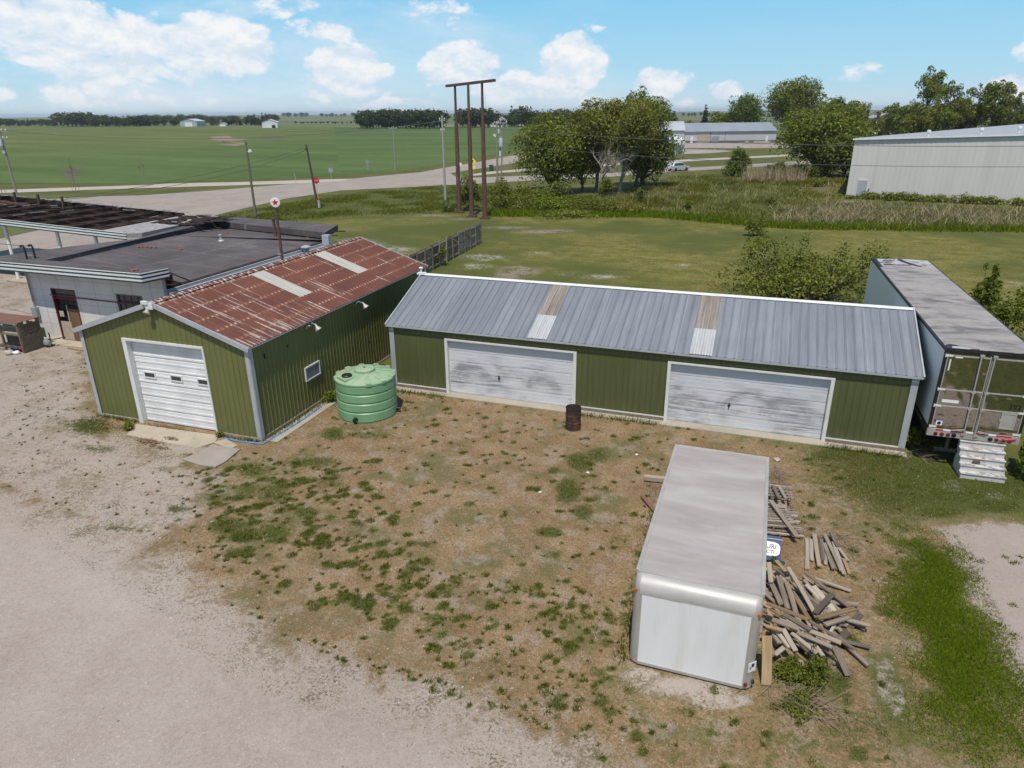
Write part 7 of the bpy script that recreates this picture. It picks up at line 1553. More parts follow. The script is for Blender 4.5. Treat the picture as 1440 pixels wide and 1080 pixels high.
def tree(name, label, loc, h, w, cb=.2, nl=14, n=5000, size=.4, leaf='leaf', bark='bark', seed=1, group=None, lobes=None, trunk=.28, twigs=True, rs=(.22,.36), cat='tree', lean=(0,0)):
    r = empty(name, (loc[0], loc[1], 0), 0, label, cat, group); g = np.random.default_rng(seed)
    L = lobes or auto_lobes(h, w, h*cb, nl, seed, rs); L = [(a+lean[0]*c/h, b+lean[1]*c/h, c, d, e) for a, b, c, d, e in L]
    q = MB(); top = h*.72; k = 7; px_ = [(lean[0]*j/k+.12*math.sin(j*1.7+seed), lean[1]*j/k+.12*math.cos(j*1.3+seed), top*j/k) for j in range(k+1)]; px_[0] = (0,0,-.1)
    q.tube(px_, [trunk*(1.25 if j == 0 else 1-.8*j/k) for j in range(k+1)], 9)
    for a, b, c, d, e in L:
        j = int(np.clip((c-d*.8-h*.12)/top*k*.75, 1, k-1)); s = Vector(px_[j]); e_ = Vector((a,b,c)); m = s.lerp(e_, .5)+Vector(g.normal(0,.05*w,3))*.6; m.z -= .05*h*.3
        rr = trunk*(.5-.3*j/k); q.tube([s, m, e_], [rr, rr*.6, rr*.22], 6)
        if twigs:
            for t in range(4):
                v = Vector(g.normal(0,1,3)).normalized()*d*.85; q.tube([e_*.6+m*.4, e_+v*.6, e_+v], [rr*.25, rr*.14, .012], 4)
    q.build('trunk', MT[bark], r, smooth=60)
    V, F = leaf_cloud(L, n, size, seed=seed+50); fast_mesh('crown', V, F, MT[leaf], r); return r

# --- clump of trees beyond the lawn
tree('broadleaf_tree', 'dense round dark green tree at the left of the central clump', (-29.162, 101.449), 11.4, 10.8, .02, 26, 20000, .33, 'leaf', seed=3, trunk=.35, rs=(.2,.32))
tree('broadleaf_tree', 'tall thin leaved olive tree in the middle of the central clump', (-22.702, 103.119), 13.4, 8.6, .30, 18, 11000, .30, 'leaf_olive', seed=11, trunk=.24, lean=(.3,0))
tree('broadleaf_tree', 'tall olive tree with a pale straight trunk right of the dead branches', (-19.218, 103.039), 13.8, 8.8, .28, 20, 13000, .30, 'leaf_olive', 'bark_pale', seed=23, trunk=.26, lean=(.9,.4))
tree('broadleaf_tree', 'high loose tree with feathery top at the right of the central clump', (-18.406, 111.596), 14.4, 8.8, .36, 16, 9000, .32, 'leaf', seed=37, trunk=.28, lean=(.8,1.))
tree('broadleaf_tree', 'low spreading dark tree at the right end of the central clump', (-17.699, 114.055), 9.8, 9.6, .0, 24, 16000, .34, 'leaf_dark', seed=41, trunk=.36, lean=(.2,.2))
tree('broadleaf_tree', 'slender olive tree between the round tree and the tall middle tree', (-24.944, 103.542), 8.4, 5.6, .12, 13, 6500, .30, 'leaf_olive', seed=57, trunk=.2)
def dead_tree(p, label):
    r = empty('dead_tree', (*p,0), 0, label, 'tree'); g = np.random.default_rng(5); q = MB()
    def br(s, d, l, rad, lv):
        e = s+d*l; m = s.lerp(e,.5)+Vector(g.normal(0,.06,3))*l; q.tube([s,m,e],[rad,rad*.8,rad*.5],5)
        if lv:
            for k in range(4): br(s.lerp(e, g.uniform(.4,1)), (d+Vector(g.normal(0,.6,3))).normalized(), l*g.uniform(.45,.75), rad*.5, lv-1)
    br(Vector((0,0,0)), Vector((-.05,0,1)), 3.6, .17, 0)
    for k in range(6): br(Vector((0,0,2.2+.25*k)), Vector((g.normal(0,.6), g.normal(0,.4), .8)).normalized(), 2.8, .10, 3)
    q.build('branches', MT['bark_pale'], r); return r
dead_tree((-20.927, 98.827), 'bare grey dead tree in front of the central clump')

def bush(name, label, loc, w, h, n=900, size=.25, leaf='leaf', seed=1, group=None, nl=7, stems=6, cat='bush', dx=1., sprig=0):
    r = empty(name, (loc[0], loc[1], 0), 0, label, cat, group); g = np.random.default_rng(seed); L = []
    for k in range(nl):
        a = g.uniform(0,6.28); d = g.uniform(0,.36)*w; rr = g.uniform(.17,.27)*w; z = g.uniform(.25,1-.22)*h*(1-.5*d/(.36*w+1e-6)*.6); L.append((d*math.cos(a)*dx, d*math.sin(a), z, rr, min(1.1, h*.30/rr)))
    for k in range(sprig):
        a = g.uniform(0,6.28); d = g.uniform(0,.4)*w; L.append((d*math.cos(a)*dx, d*math.sin(a), h*g.uniform(.7,1.02), w*g.uniform(.04,.075), 2.2))
    q = MB()
    for k in range(stems+sprig):
        a, b, c, d, e = L[k % len(L)] if k < stems else L[nl+k-stems]; q.tube([(a*.25,b*.25,-.05),(a*.7,b*.7,c*.55),(a,b,c)],[.012*w+.01,.008*w+.006,.004],5)
    q.build('stem', MT['bark'], r); V, F = leaf_cloud(L, n, size, .4, .6, .3, seed+9); V[:,2] = np.maximum(V[:,2], .01); fast_mesh('foliage', V, F, MT[leaf], r); return r

bush('bush', 'tall dark bush right behind the middle rusted post', (-32.846, 79.23), 3.0, 5.4, 2600, .24, 'leaf', 3, nl=12)
bush('bush', 'low dark bush at the foot of the leftmost rusted post', (-35.27, 78.564), 2.6, 1.5, 900, .2, 'leaf_dark', 4)
bush('bush', 'yellow green bush beside the transformer pole', (-30.191, 84.873), 4.6, 3.3, 2600, .24, 'leaf_yellow', 5, nl=10, sprig=6)
bush('bush', 'rounded green bush between the yellow bush and the round tree', (-28.196, 86.911), 4.5, 2.6, 2200, .24, 'leaf', 6, nl=9)
bush('bush', 'dark shrub under the round tree of the central clump', (-25.944, 90.644), 5.6, 2.8, 2600, .26, 'leaf_dark', 7, nl=9)
bush('bush', 'bright green sapling bush at the foot of the dead tree', (-19.819, 96.451), 2.6, 3.9, 2200, .24, 'leaf_bright', 8, nl=10)
bush('bush', 'slim dark sapling at the right of the vine covered bank', (-14.534, 92.126), 1.4, 2.6, 500, .22, 'leaf_dark', 9)
bush('vine_thicket', 'left part of the vine covered bank below the clump', (-28.419, 82.491), 7.0, 1.9, 3600, .22, 'leaf_yellow', 10, None, 14, cat='thicket')
bush('vine_thicket', 'middle part of the vine covered bank below the clump', (-23.406, 81.827), 7.6, 2.0, 4000, .22, 'leaf_weed', 11, None, 14, cat='thicket')
bush('vine_thicket', 'right part of the vine covered bank below the dead tree', (-18.738, 83.112), 7.6, 1.8, 3600, .22, 'leaf_yellow', 12, None, 14, cat='thicket')
bush('vine_thicket', 'grey green end of the vine bank beside the tall grass', (-14.881, 83.518), 5.6, 1.4, 2200, .22, 'leaf_olive', 13, None, 12, cat='thicket')
bush('vine_thicket', 'low green growth at the foot of the vine bank', (-20.274, 78.271), 9.0, .8, 3000, .2, 'leaf', 14, None, 14, cat='thicket')
# --- right side
tree('broadleaf_tree', 'large spreading yellow green tree left of the metal hall', (9.805, 140.758), 12.6, 14.2, .06, 24, 16000, .46, 'leaf', seed=61, trunk=.4, rs=(.18,.3))
tree('broadleaf_tree', 'small bushy tree at the left corner of the metal hall', (13.238, 134.308), 7.5, 8.5, .0, 14, 6000, .42, 'leaf_dark', seed=62, trunk=.22)
bush('bush', 'dense round dark bush beside the road, right of the silver car', (-4.108, 132.98), 5.6, 5.0, 5000, .34, 'leaf_dark', 21, nl=14)
bush('bush', 'low dark shrub between the round bush and the spreading tree', (3.285, 139.225), 5.0, 2.4, 1500, .3, 'leaf_dark', 22)
bush('bush', 'low dark shrub under the spreading tree', (6.139, 138.374), 5.5, 2.6, 1600, .3, 'leaf_dark', 24)
bush('bush', 'dark undergrowth around the trunk of the spreading tree', (10.471, 136.459), 7.5, 3.2, 2600, .32, 'leaf_dark', 25, nl=10)
bush('bush', 'pale flowering shrub under the spreading tree by the hall', (8.423, 120.611), 3.2, 1.6, 900, .24, 'leaf_olive', 23)
tree('broadleaf_tree', 'dark round tree behind the right half of the grey building', (-8.496, 313.294), 17.3, 15.5, .10, 20, 9000, .7, 'leaf_dark', seed=71, trunk=.45)
tree('broadleaf_tree', 'very tall broad tree behind the end of the grey building', (9.696, 315.021), 23.6, 21.5, .08, 30, 14000, .8, 'leaf', seed=72, trunk=.6)
tree('broadleaf_tree', 'mid height tree between the tall broad tree and the hall', (24.88, 246.447), 14., 10.5, .05, 14, 5000, .7, 'leaf_olive', seed=73)
tree('broadleaf_tree', 'shorter tree right behind the spreading tree', (19.792, 260.12), 15., 9., .1, 12, 4000, .8, 'leaf_dark', seed=70)
def spruce(label, p, h, w, n, seed, group=None, size=.8, name='spruce_tree'):
    r = empty(name, (*p,0), 0, label, 'tree', group); q = MB(); q.tube([(0,0,0),(0,0,h*.95)],[w*.035,.03],6); q.build('trunk', MT['bark'], r); L = [(0,0,h*t,max(.12,w*.5*(1.02-t)**.85),.55) for t in np.linspace(.1,.985,13)]
    V, F = leaf_cloud(L, n, size, .1, .5, .4, seed); fast_mesh('crown', V, F, MT['leaf_spruce'], r); return r
spruce('dark pointed spruce behind the left part of the grey building', (-24.396, 311.785), 14.2, 5.2, 2200, 81); spruce('small dark spruce beside the pale building gable', (-36.948, 310.594), 11.8, 5, 1500, 82)
for i, (p, h, w_, lf, lab) in enumerate((((-19.612, 312.239), 10.8, 9, 'leaf', 'low green tree right of the dark spruce'), ((-15.346, 316.575), 11.3, 8, 'leaf_olive', 'pale green tree between the low tree and the dark round tree'), ((-36.977, 288.491), 12.5, 8, 'leaf_dark', 'tree peeking over the roof of the pale grey building'), ((-28.865, 296.384), 7.5, 9, 'leaf_olive', 'low hedge like tree beyond the roof of the grey building'), ((-41.019, 288.038), 12.5, 8.5, 'leaf', 'tree behind the right top of the central clump'))):
    tree('broadleaf_tree', lab, p, h, w_, .05, 10, 2200, .75, lf, seed=90+i)
for i, (p, h, w_, cb, lf, n, lab) in enumerate((((33.591, 227.216), 13.2, 9.5, .1, 'leaf_dark', 5200, 'dark leafy tree at the left of the row behind the hall'), ((37.088, 217.107), 13.0, 10.5, .05, 'leaf_yellow', 5500, 'yellowish round tree in the row behind the hall'), ((45.623, 258.844), 23.0, 9.0, .5, 'leaf', 4200, 'tall tree with a high loose crown behind the hall'), ((48.955, 241.547), 18.8, 10.5, .18, 'leaf', 5600, 'broad gappy tree in the middle of the row behind the hall'),
   ((57.004, 246.999), 18.4, 8.0, .3, 'leaf_olive', 4000, 'thin gappy tree right of the row middle behind the hall'), ((61.218, 243.497), 18.8, 10.0, .2, 'leaf', 5600, 'tall full tree behind the right part of the hall roof'), ((64.568, 232.443), 15.6, 10.5, .05, 'leaf_dark', 5600, 'dark tree at the right picture edge behind the hall'), ((72.692, 245.322), 17, 10, .1, 'leaf', 4000, 'tree at the far right end of the row behind the hall'), ((47.354, 249.861), 14.5, 9, .05, 'leaf_olive', 4200, 'olive tree filling the gap right of the tall high crowned tree'), ((55.503, 255.597), 16.5, 9.5, .05, 'leaf_dark', 4400, 'dark tree filling the gap right of the broad gappy tree'), ((67.742, 257.41), 15., 9, .05, 'leaf_olive', 4000, 'olive tree between the tall full tree and the dark edge tree'), ((41.132, 258.196), 13.5, 9, .05, 'leaf', 3800, 'mid green tree behind the yellowish round tree'), ((32.366, 243.167), 12., 7, .1, 'leaf_olive', 3000, 'pale thin tree at the left end of the row behind the hall'))):
    tree('broadleaf_tree', lab, p, h, w_, cb, 13, n, .55, lf, seed=110+i, trunk=.3, rs=(.17,.27))
# --- shrubs near the sheds
bush('large_shrub', 'big sprawling bright shrub behind the long green shed', (2.9, 46.4), 9.2, 2.9, 11500, .17, 'leaf_shrub', 31, None, 24, 12, 'shrub', 1.3, 22)
bush('shrub', 'small leafy shrub standing alone on the mown lawn edge', (0.188, 70.433), 2.6, 2.3, 1700, .16, 'leaf', 32, sprig=4)
bush('shrub', 'bright sapling rising beside the far right side of the trailer', (12.669, 43.855), 2.3, 3.3, 1700, .2, 'leaf_bright', 33, nl=8, sprig=5)
bush('shrub', 'bright low sapling along the right side of the trailer', (12.587, 40.289), 2.6, 2.0, 1300, .18, 'leaf_bright', 34, sprig=4)
bush('shrub', 'green sapling near the right picture edge beside the trailer', (14.6, 44.46), 2.2, 1.8, 900, .18, 'leaf_weed', 35, sprig=3)
bush('shrub', 'leafy green bush at the rear right corner of the trailer', (9.294, 24.218), 1.6, 1.7, 1500, .13, 'leaf_weed', 36, sprig=3)
bush('shrub', 'dark green shrub growing in the middle of the timber fence', (-23.464, 52.176), 1.5, 2.1, 1100, .14, 'leaf', 37, sprig=2)
bush('shrub', 'yellow green shrub at the foot of the timber fence', (-22.989, 48.767), 2.0, 1.7, 1000, .14, 'leaf_yellow', 38, sprig=3)
bush('weed', 'bright leafy weed at the front of the wood pile', (1.761, 12.617), .72, .5, 1900, .055, 'leaf_bright', 39, nl=12, cat='weed'); bush('weed', 'darker feathery weed right of the bright weed by the wood pile', (2.261, 12.619), .85, .6, 2600, .05, 'leaf_bright', 40, nl=14, cat='weed', sprig=8)
bush('weed', 'low green weeds between the two weeds and the truck box', (1.874, 11.821), .9, .25, 900, .05, 'leaf', 44, nl=8, cat='weed')
bush('weed', 'green weed at the left jamb of the white overhead door', (-21.607, 17.729), .55, .35, 500, .07, 'leaf_weed', 41, cat='weed'); bush('weed', 'small weed at the right jamb of the white overhead door', (-17.864, 18.302), .3, .3, 200, .06, 'leaf_olive', 42, cat='weed')
bush('weed', 'green weeds in the gap between long shed and trailer', (6.101, 25.336), 1.2, .8, 900, .1, 'leaf_weed', 43, cat='weed'); bush('weed', 'leafy weeds growing under the left rear of the trailer', (6.903, 25.482), 1.0, .45, 500, .08, 'leaf', 45, cat='weed')
bush('weed', 'weeds against the rusty shed wall behind the water tank', (-15.757, 22.455), .9, .55, 700, .07, 'leaf_weed', 46, cat='weed'); bush('weed', 'weeds growing by the blue sign beside the truck box', (1.426, 16.755), .4, .3, 400, .05, 'leaf_dark', 47, cat='weed')
bush('shrub', 'small dark shrub in the tall grass right of the tall grass edge', (-5.19, 117.194), 3.0, 1.2, 700, .22, 'leaf_dark', 48); bush('shrub', 'grey green shrub in the tall grass above the lone lawn shrub', (1.588, 93.495), 2.2, 1.2, 600, .2, 'leaf_olive', 49); bush('shrub', 'green shrub in the tall grass near the vine bank', (-7.737, 86.138), 1.6, 1.6, 600, .2, 'leaf_weed', 50)
bush('shrub', 'round shrub on the grass island by the slip road', (-50.125, 150.988), 2.4, 1.9, 500, .24, 'leaf', 51)
# young roadside trees left
def young_tree(p, label, h, leafc):
    r = empty('young_tree', (*p,0), 0, label, 'tree'); q = MB(); q.tube([(0,0,0),(0,0,h)],[.05,.02],6)
    for k in range(7): a = k*2.1; z = h*(.35+.09*k); q.tube([(0,0,z),(.5*math.cos(a),.5*math.sin(a),z+.7)],[.02,.008],4)
    for x in (-.7,.7): q.tube([(x,0,0),(x,0,1.4)],.03,5)
    q.build('trunk', MT['wood_pole'], r); V, F = leaf_cloud([(0,0,h*.6,.5,1.6),(0,0,h*.8,.4,1.5)], 140, .14, seed=int(h*10)); fast_mesh('crown', V, F, MT[leafc], r)
young_tree((-102.032, 84.208), 'thin young staked tree on the verge beyond the canopy', 5.0, 'leaf_olive'); young_tree((-98.945, 94.909), 'thin young tree on the verge above the middle of the path', 4.6, 'leaf_olive'); young_tree((-103.402, 73.435), 'thin young tree at the left picture edge beside the tall pole', 5.5, 'leaf_olive')

# --- far windbreaks: a few tree shapes, copied
FAR = []
for i, (h, w_, lf, cb) in enumerate(((11, 10, 'leaf_far', .02), (9, 11, 'leaf_far', 0.), (13, 10, 'leaf_far', .04), (10, 9, 'leaf_far', 0.))):
    o = tree('windbreak_tree', 'broad tree of the long far windbreak beyond the corn field', (-900, 2500+i*30), h, w_, cb, 9, 620, 1.25, lf, seed=140+i, group='trees of the far windbreak', twigs=False, rs=(.26,.4)); FAR.append((o, h))
for i in range(2):
    o = spruce('dark conifer of the long far windbreak beyond the corn field', (-900, 2700+i*30), 11, 5.5, 420, 150+i, 'conifers of the far windbreak', 1.2, 'windbreak_conifer'); FAR.append((o, 11))
used = set()
def far_tree(p, h, kind, label=None, group=None, sq=1.):
    o, h0 = FAR[kind]
    if kind in used: o = copy_tree(o)
    used.add(kind); s = h/h0; o.location = (p[0], p[1], 0); o.scale = (s*sq, s*sq, s); o.rotation_euler.z = rng.uniform(0, 6.28)
    if label: o['label'] = label; o['group'] = group
    return o
ROWS = [((-906.705, 660.326), 10.16, 5, 1.259), ((-907.006, 665.429), 10.259, 0, 1.449), ((-911.629, 675.461), 9.088, 0, 1.515), ((-889.668, 664.211), 9.083, 1, 1.592), ((-927.408, 697.196), 8.843, 1, 1.294), ((-867.742, 659.633), 8.149, 4, 1.311), ((-878.08, 673.461), 7.978, 0, 1.281), ((-859.574, 665.564), 9.63, 5, 1.338), ((-879.991, 689.375), 7.824, 1, 1.264), ((-828.489, 658.212), 9.16, 0, 1.214), ((-819.487, 657.491), 8.762, 2, 1.269), ((-823.843, 664.395), 8.01, 0, 1.496), ((-815.458, 664.362), 10.142, 5, 1.522), ((-779.221, 644.856), 16.382, 0, 1.491), ((-771.343, 645.682), 12.814, 3, 1.591), ((-751.539, 635.484), 15.051, 2, 1.499), ((-743.032, 632.594), 16.219, 1, 1.497), ((-748.536, 643.716), 14.546, 0, 1.571), ((-760.144, 656.453), 14.699, 3, 1.558), ((-750.003, 652.842), 16.446, 0, 1.6), ((-725.505, 640.238), 15.633, 5, 1.455), ((-689.893, 610.403), 11.466, 0, 1.293), ((-720.79, 639.752), 12.904, 1, 1.457), ((-712.234, 640.29), 12.783, 2, 1.565), ((-708.035, 641.483), 12.913, 3, 1.48), ((-700.375, 636.103), 9.479, 1, 1.386), ((-703.125, 640.551), 9.472, 0, 1.307), ((-683.96, 631.236), 11.467, 0, 1.399), ((-658.922, 612.512), 10.161, 0, 1.343), ((-665.925, 627.24), 11.225, 4, 1.421), ((-680.34, 647.287), 10.337, 1, 1.33), ((-650.677, 624.233), 12.083, 0, 1.514), ((-659.596, 635), 10.435, 2, 1.336), ((-646.263, 629.319), 12.624, 5, 1.476), ((-648.267, 636.478), 11.843, 1, 1.225), ((-642.64, 636.919), 10.694, 4, 1.398), ((-678.152, 679.668), 10.198, 1, 1.448), ((-652.139, 657.7), 9.247, 0, 1.447), ((-642.422, 657.921), 8.892, 2, 1.268), ((-633.079, 650.691), 10.255, 0, 1.218), ((-618.378, 647.373), 8.826, 0, 1.486), ((-648.742, 683.773), 9.434, 1, 1.506), ((-645.499, 700.283), 10.935, 0, 1.264), ((-620.074, 683.565), 10.485, 0, 1.288), ((-609.767, 676.401), 9.601, 5, 1.381), ((-608.607, 681.592), 8.892, 0, 1.572), ((-598.182, 682.2), 9.459, 2, 1.235), ((-583.209, 668.575), 7.772, 4, 1.247), ((-591.156, 683.335), 7.443, 0, 1.349), ((-585.088, 689.002), 9.53, 5, 1.477), ((-563.208, 669.867), 8.965, 1, 1.264), ((-558.982, 670.149), 8.793, 3, 1.438), ((-554.888, 674.318), 10.055, 0, 1.408), ((-553.943, 679.184), 7.133, 4, 1.391), ((-542.714, 675.381), 8.986, 0, 1.298), ((-536.095, 674.799), 11.406, 0, 1.346), ((-536.347, 681.16), 12.372, 5, 1.546), ((-519.076, 665.613), 10.31, 4, 1.439), ((-501.199, 649.665), 12.534, 4, 1.555), ((-509.85, 666.601), 12.165, 4, 1.354), ((-1124.699, 1116.564), 13.452, 1, 1.6), ((-1134.467, 1144.67), 13.485, 1, 1.386), ((-1053.714, 1081.286), 12.035, 2, 1.351), ((-1077.009, 1115.537), 13.71, 2, 1.475), ((-1069.199, 1118.133), 11.88, 0, 1.399), ((-1033.874, 1099.855), 11.985, 0, 1.631), ((-1028.226, 1098.624), 13.947, 0, 1.349), ((-1059.398, 1153.246), 13.362, 2, 1.423), ((-970.365, 1072.022), 13.42, 0, 1.664), ((-961.604, 1076.697), 12.841, 0, 1.418), ((-956.296, 1084.419), 11.444, 2, 1.372), ((-938.448, 1079.521), 10.191, 0, 1.468), ((-941.034, 1095.592), 9.553, 0, 1.454), ((-907.977, 1070.022), 10.436, 2, 1.674), ((-865.901, 1039.274), 10.878, 1, 1.62), ((-716.819, 945.477), 12.363, 1, 1.651), ((-700.928, 936.516), 11.543, 0, 1.521)]
for (x, y), h, k, sq in ROWS: far_tree((x, y), h, k, None, None, sq)
WOODS = [((-308.083, 523.765), 11.758, 3, 1.193), ((-302.812, 521.145), 11.383, 1, 1.267), ((-300.564, 521.255), 14.717, 1, 1.286), ((-290.938, 509.481), 13.705, 2, 1.282), ((-287.336, 517.092), 14.372, 0, 1.135), ((-282.325, 514.202), 15.105, 0, 1.272), ((-280.897, 522.415), 13.735, 1, 1.289), ((-273.317, 512.886), 15.16, 0, 1.045), ((-274.477, 519.417), 13.41, 0, 1.136), ((-267.8, 520.084), 13.645, 1, 1.086), ((-260.234, 514.274), 14.71, 0, 1.1), ((-258.637, 518.786), 13.506, 2, 1.26), ((-251.955, 512.272), 13.679, 0, 1.276), ((-249.474, 516.033), 14.134, 0, 1.143), ((-247.147, 519.657), 14.644, 0, 1.175), ((-238.473, 510.61), 13.166, 0, 1.048), ((-239.046, 522.147), 13.875, 1, 1.012), ((-329.204, 567.344), 13.316, 0, 1.243), ((-328.255, 573.086), 13.362, 2, 1.096), ((-324.527, 578.144), 13.439, 3, 1.026), ((-312.374, 563.922), 14.011, 3, 1.093), ((-317.881, 578.645), 14.302, 0, 1.082), ((-311.926, 577.903), 14.616, 2, 1.281), ((-297.757, 562.649), 14.492, 0, 1.014), ((-293.053, 562.698), 14.539, 3, 1.297), ((-286.25, 561.68), 13.334, 2, 1.043), ((-284.629, 569.05), 14.114, 2, 1.01), ((-284.921, 580.349), 14.425, 0, 1.191), ((-278.49, 574.877), 13.632, 3, 1.228), ((-268.153, 568.548), 13.091, 1, 1.133), ((-263.579, 561.887), 14.213, 2, 1.212), ((-260.174, 561.487), 13.784, 3, 1.024)]
for (x, y), h, k, sq in WOODS: far_tree((x, y), h, k, 'tree of the dense dark grove left of the three rusted posts', 'trees of the far grove', sq)
WOODS2 = [((-241.288, 571.04), 15.083, 0, 1.063), ((-225.539, 543.708), 14.178, 1, 1.028), ((-222.77, 547.581), 14.966, 0, 1.215), ((-220.6, 547.589), 15.297, 3, 1.205), ((-215.765, 547.919), 14.68, 1, 1.155), ((-210.494, 551.393), 15.007, 3, 1.294), ((-222.174, 587.56), 10.479, 2, 1.04), ((-215.507, 580.111), 11.543, 0, 1.256), ((-207.662, 574.806), 9.791, 0, 1.053), ((-202.935, 574.772), 9.427, 1, 1.21), ((-198.65, 580.995), 10.524, 1, 1.163), ((-201.088, 580.526), 16.541, 4, 1.034), ((-198.333, 589.263), 15.193, 2, 1.262), ((-186.621, 563.486), 16.488, 3, 1.11), ((-181.978, 564.864), 15.309, 4, 1.099), ((-181.032, 569.771), 14.889, 4, 1.253), ((-178.88, 572.865), 11.909, 1, 1.048), ((-175.934, 577.628), 13.74, 2, 1.182), ((-170.223, 574.005), 11.982, 2, 1.274), ((-163.227, 566.408), 13.294, 4, 1.24), ((-155.404, 552.41), 13.2, 3, 1.244), ((-157.462, 575.482), 14.051, 0, 1.218), ((-153.267, 572.815), 13.701, 3, 1.161), ((-250.557, 598.682), 13.756, 3, 1.169), ((-247.774, 604.784), 13.713, 3, 1.037), ((-237.568, 592.489), 14.312, 2, 1.177), ((-234.492, 596.864), 14.419, 2, 1.126), ((-230.28, 591.625), 14.418, 3, 1.085), ((-150.84, 579.169), 13.008, 3, 1.022), ((-144.185, 569.609), 11.847, 3, 1.171), ((-140.404, 570.234), 13.472, 3, 1.164), ((-135.431, 560.794), 10.779, 1, 1.199), ((-132.739, 574.892), 11.964, 1, 1.101), ((-125.983, 561.513), 13.222, 3, 1.17), ((-123.062, 574.956), 13.088, 1, 1.179), ((-121.962, 579.439), 12.758, 4, 1.284), ((-117.599, 577.821), 11.531, 0, 1.106), ((-188.98, 556.632), 9.637, 2, 1.081)]
for (x, y), h, k, sq in WOODS2: far_tree((x, y), h, k, 'tree of the grove around the far white farmhouse', 'trees around the farmhouse', sq)
HZ = [((-2166.341, 2965.778), 18.827, 3, 1.124), ((-1821.342, 2519.474), 18.541, 1, 1.207), ((-2086.385, 2900.486), 19.118, 1, 1.027), ((-1826.671, 2577.003), 16.146, 0, 1.169), ((-2213.256, 3139.29), 13.646, 0, 1.158), ((-1697.357, 2440.322), 18.128, 1, 1.219), ((-1820.648, 2646.417), 18.783, 3, 1.035), ((-1770.982, 2682.873), 14.526, 1, 1.074), ((-1775.135, 2724.157), 11.613, 1, 1.156), ((-1709.342, 2648.024), 11.894, 0, 1.204), ((-1741.721, 2716.054), 15.83, 3, 1.29), ((-1582.256, 2496.545), 11.58, 0, 1.014), ((-1618.715, 2590.255), 10.786, 3, 1.04), ((-1679.445, 2712.342), 14.808, 0, 1.228), ((-1605.772, 2654.989), 16.053, 1, 1.013), ((-1489.092, 2477.657), 13.754, 0, 1.225), ((9468.419, -6971.669), -39.61, 0, 1.243), ((14093.217, -10466.448), -53.756, 1, 1.054), ((21444.983, -16079.981), -96.818, 1, 1.108), ((19872.031, -15033.71), -89.949, 1, 1.037), ((-951.187, 2194.043), 10.291, 3, 1.21), ((-913.118, 2142.823), 8.525, 1, 1.172), ((-886.712, 2106.38), 8.826, 1, 1.006), ((-839.293, 2014.264), 9.804, 0, 1.092), ((-842.337, 2059.826), 9.919, 0, 1.253), ((-833.13, 2071.893), 9.289, 1, 1.265), ((-799.228, 2017.27), 8.721, 3, 1.059), ((-739.419, 1902.031), 8.799, 0, 1.241), ((-734.958, 1916.699), 10.839, 1, 1.024), ((-706.988, 1867.453), 9.94, 3, 1.231), ((-699.755, 1885.137), 7.854, 0, 1.107), ((-176.912, 1657.758), 7.144, 0, 1.106), ((-157.278, 1576.857), 6.707, 3, 1.227), ((-155.461, 1631.541), 6.342, 0, 1.018), ((-151.769, 1652.373), 7.308, 0, 1.139), ((-138.982, 1649.53), 7.859, 0, 1.055), ((-122.282, 1549.616), 7.692, 3, 1.14), ((-113.956, 1538.714), 7.716, 3, 1.168), ((-105.022, 1506.183), 6.258, 3, 1.273), ((-104.775, 1613.367), 8.103, 3, 1.255), ((-565.541, 797.5), 2.933, 1, 1.129), ((-541.468, 774.805), 2.342, 1, 1.079), ((-536.706, 772.281), 2.604, 3, 1.056), ((-544.375, 792.1), 2.033, 1, 1.217), ((-537.401, 790.504), 2.375, 1, 1.235), ((-517.238, 769.557), 2.767, 3, 1.19), ((-510.501, 769.106), 2.609, 1, 1.041), ((-527.436, 800.669), 2.349, 1, 1.06), ((-498.051, 765.711), 3.202, 0, 1), ((-506.396, 789.477), 2.21, 1, 1.184), ((-477.526, 749.455), 2.588, 1, 1.126), ((-486.543, 770.428), 2.077, 0, 1.228), ((-471.459, 754.614), 2.465, 3, 1.167), ((-472.97, 767.416), 1.975, 3, 1.057), ((-465.513, 764.812), 2.801, 0, 1.196), ((-461.408, 768.517), 2.202, 1, 1.042)]
for (x, y), h, k, sq in HZ: far_tree((x, y), h, k, 'tiny tree on the far horizon', 'trees on the horizon', sq)

# ================================================================ grass and straw: uncountable blades
def blades(name, P, h, wd, lean, mat, hv=.5):
    n = len(P); a = rng.uniform(0, 6.28, n); dx, dy = np.cos(a), np.sin(a); hh = h*rng.uniform(1-hv, 1+hv, n); b = rng.uniform(0, 6.28, n); l = lean*hh*rng.uniform(.2, 1.2, n); ww = wd*rng.uniform(.6, 1.4, n)
    z0 = np.zeros(n)-.01; V = np.stack([np.stack([P[:,0]-dx*ww, P[:,1]-dy*ww, z0], 1), np.stack([P[:,0]+dx*ww, P[:,1]+dy*ww, z0], 1), np.stack([P[:,0]+np.cos(b)*l, P[:,1]+np.sin(b)*l, hh], 1)], 1).reshape(-1,3)
    o = fast_mesh(name, V, np.arange(3*n).reshape(n,3), MT[mat]); return tag(o, kind='stuff')
def pick(n, lo, hi, fn):
    out = []; c = 0
    while c < n:
        q = rng.uniform(lo, hi, (40000, 2)); k = rng.random(40000) < fn(q[:,0], q[:,1]); out.append(q[k]); c += k.sum()
    return np.concatenate(out)[:n]
EX = [((-23.9,18.4),(-16.1,32.7)), ((-14.2,24.5),(5.8,32)), ((-1.6,11.8),(1.05,18.5)), ((-36,25),(-26,40))]
def clear(x, y):
    k = np.ones(x.shape)
    for (a, b), (c, d) in EX: k[(x > a) & (x < c) & (y > b) & (y < d)] = 0
    k[np.hypot(x+13.83, y-22.12) < 1.15] = 0; return k
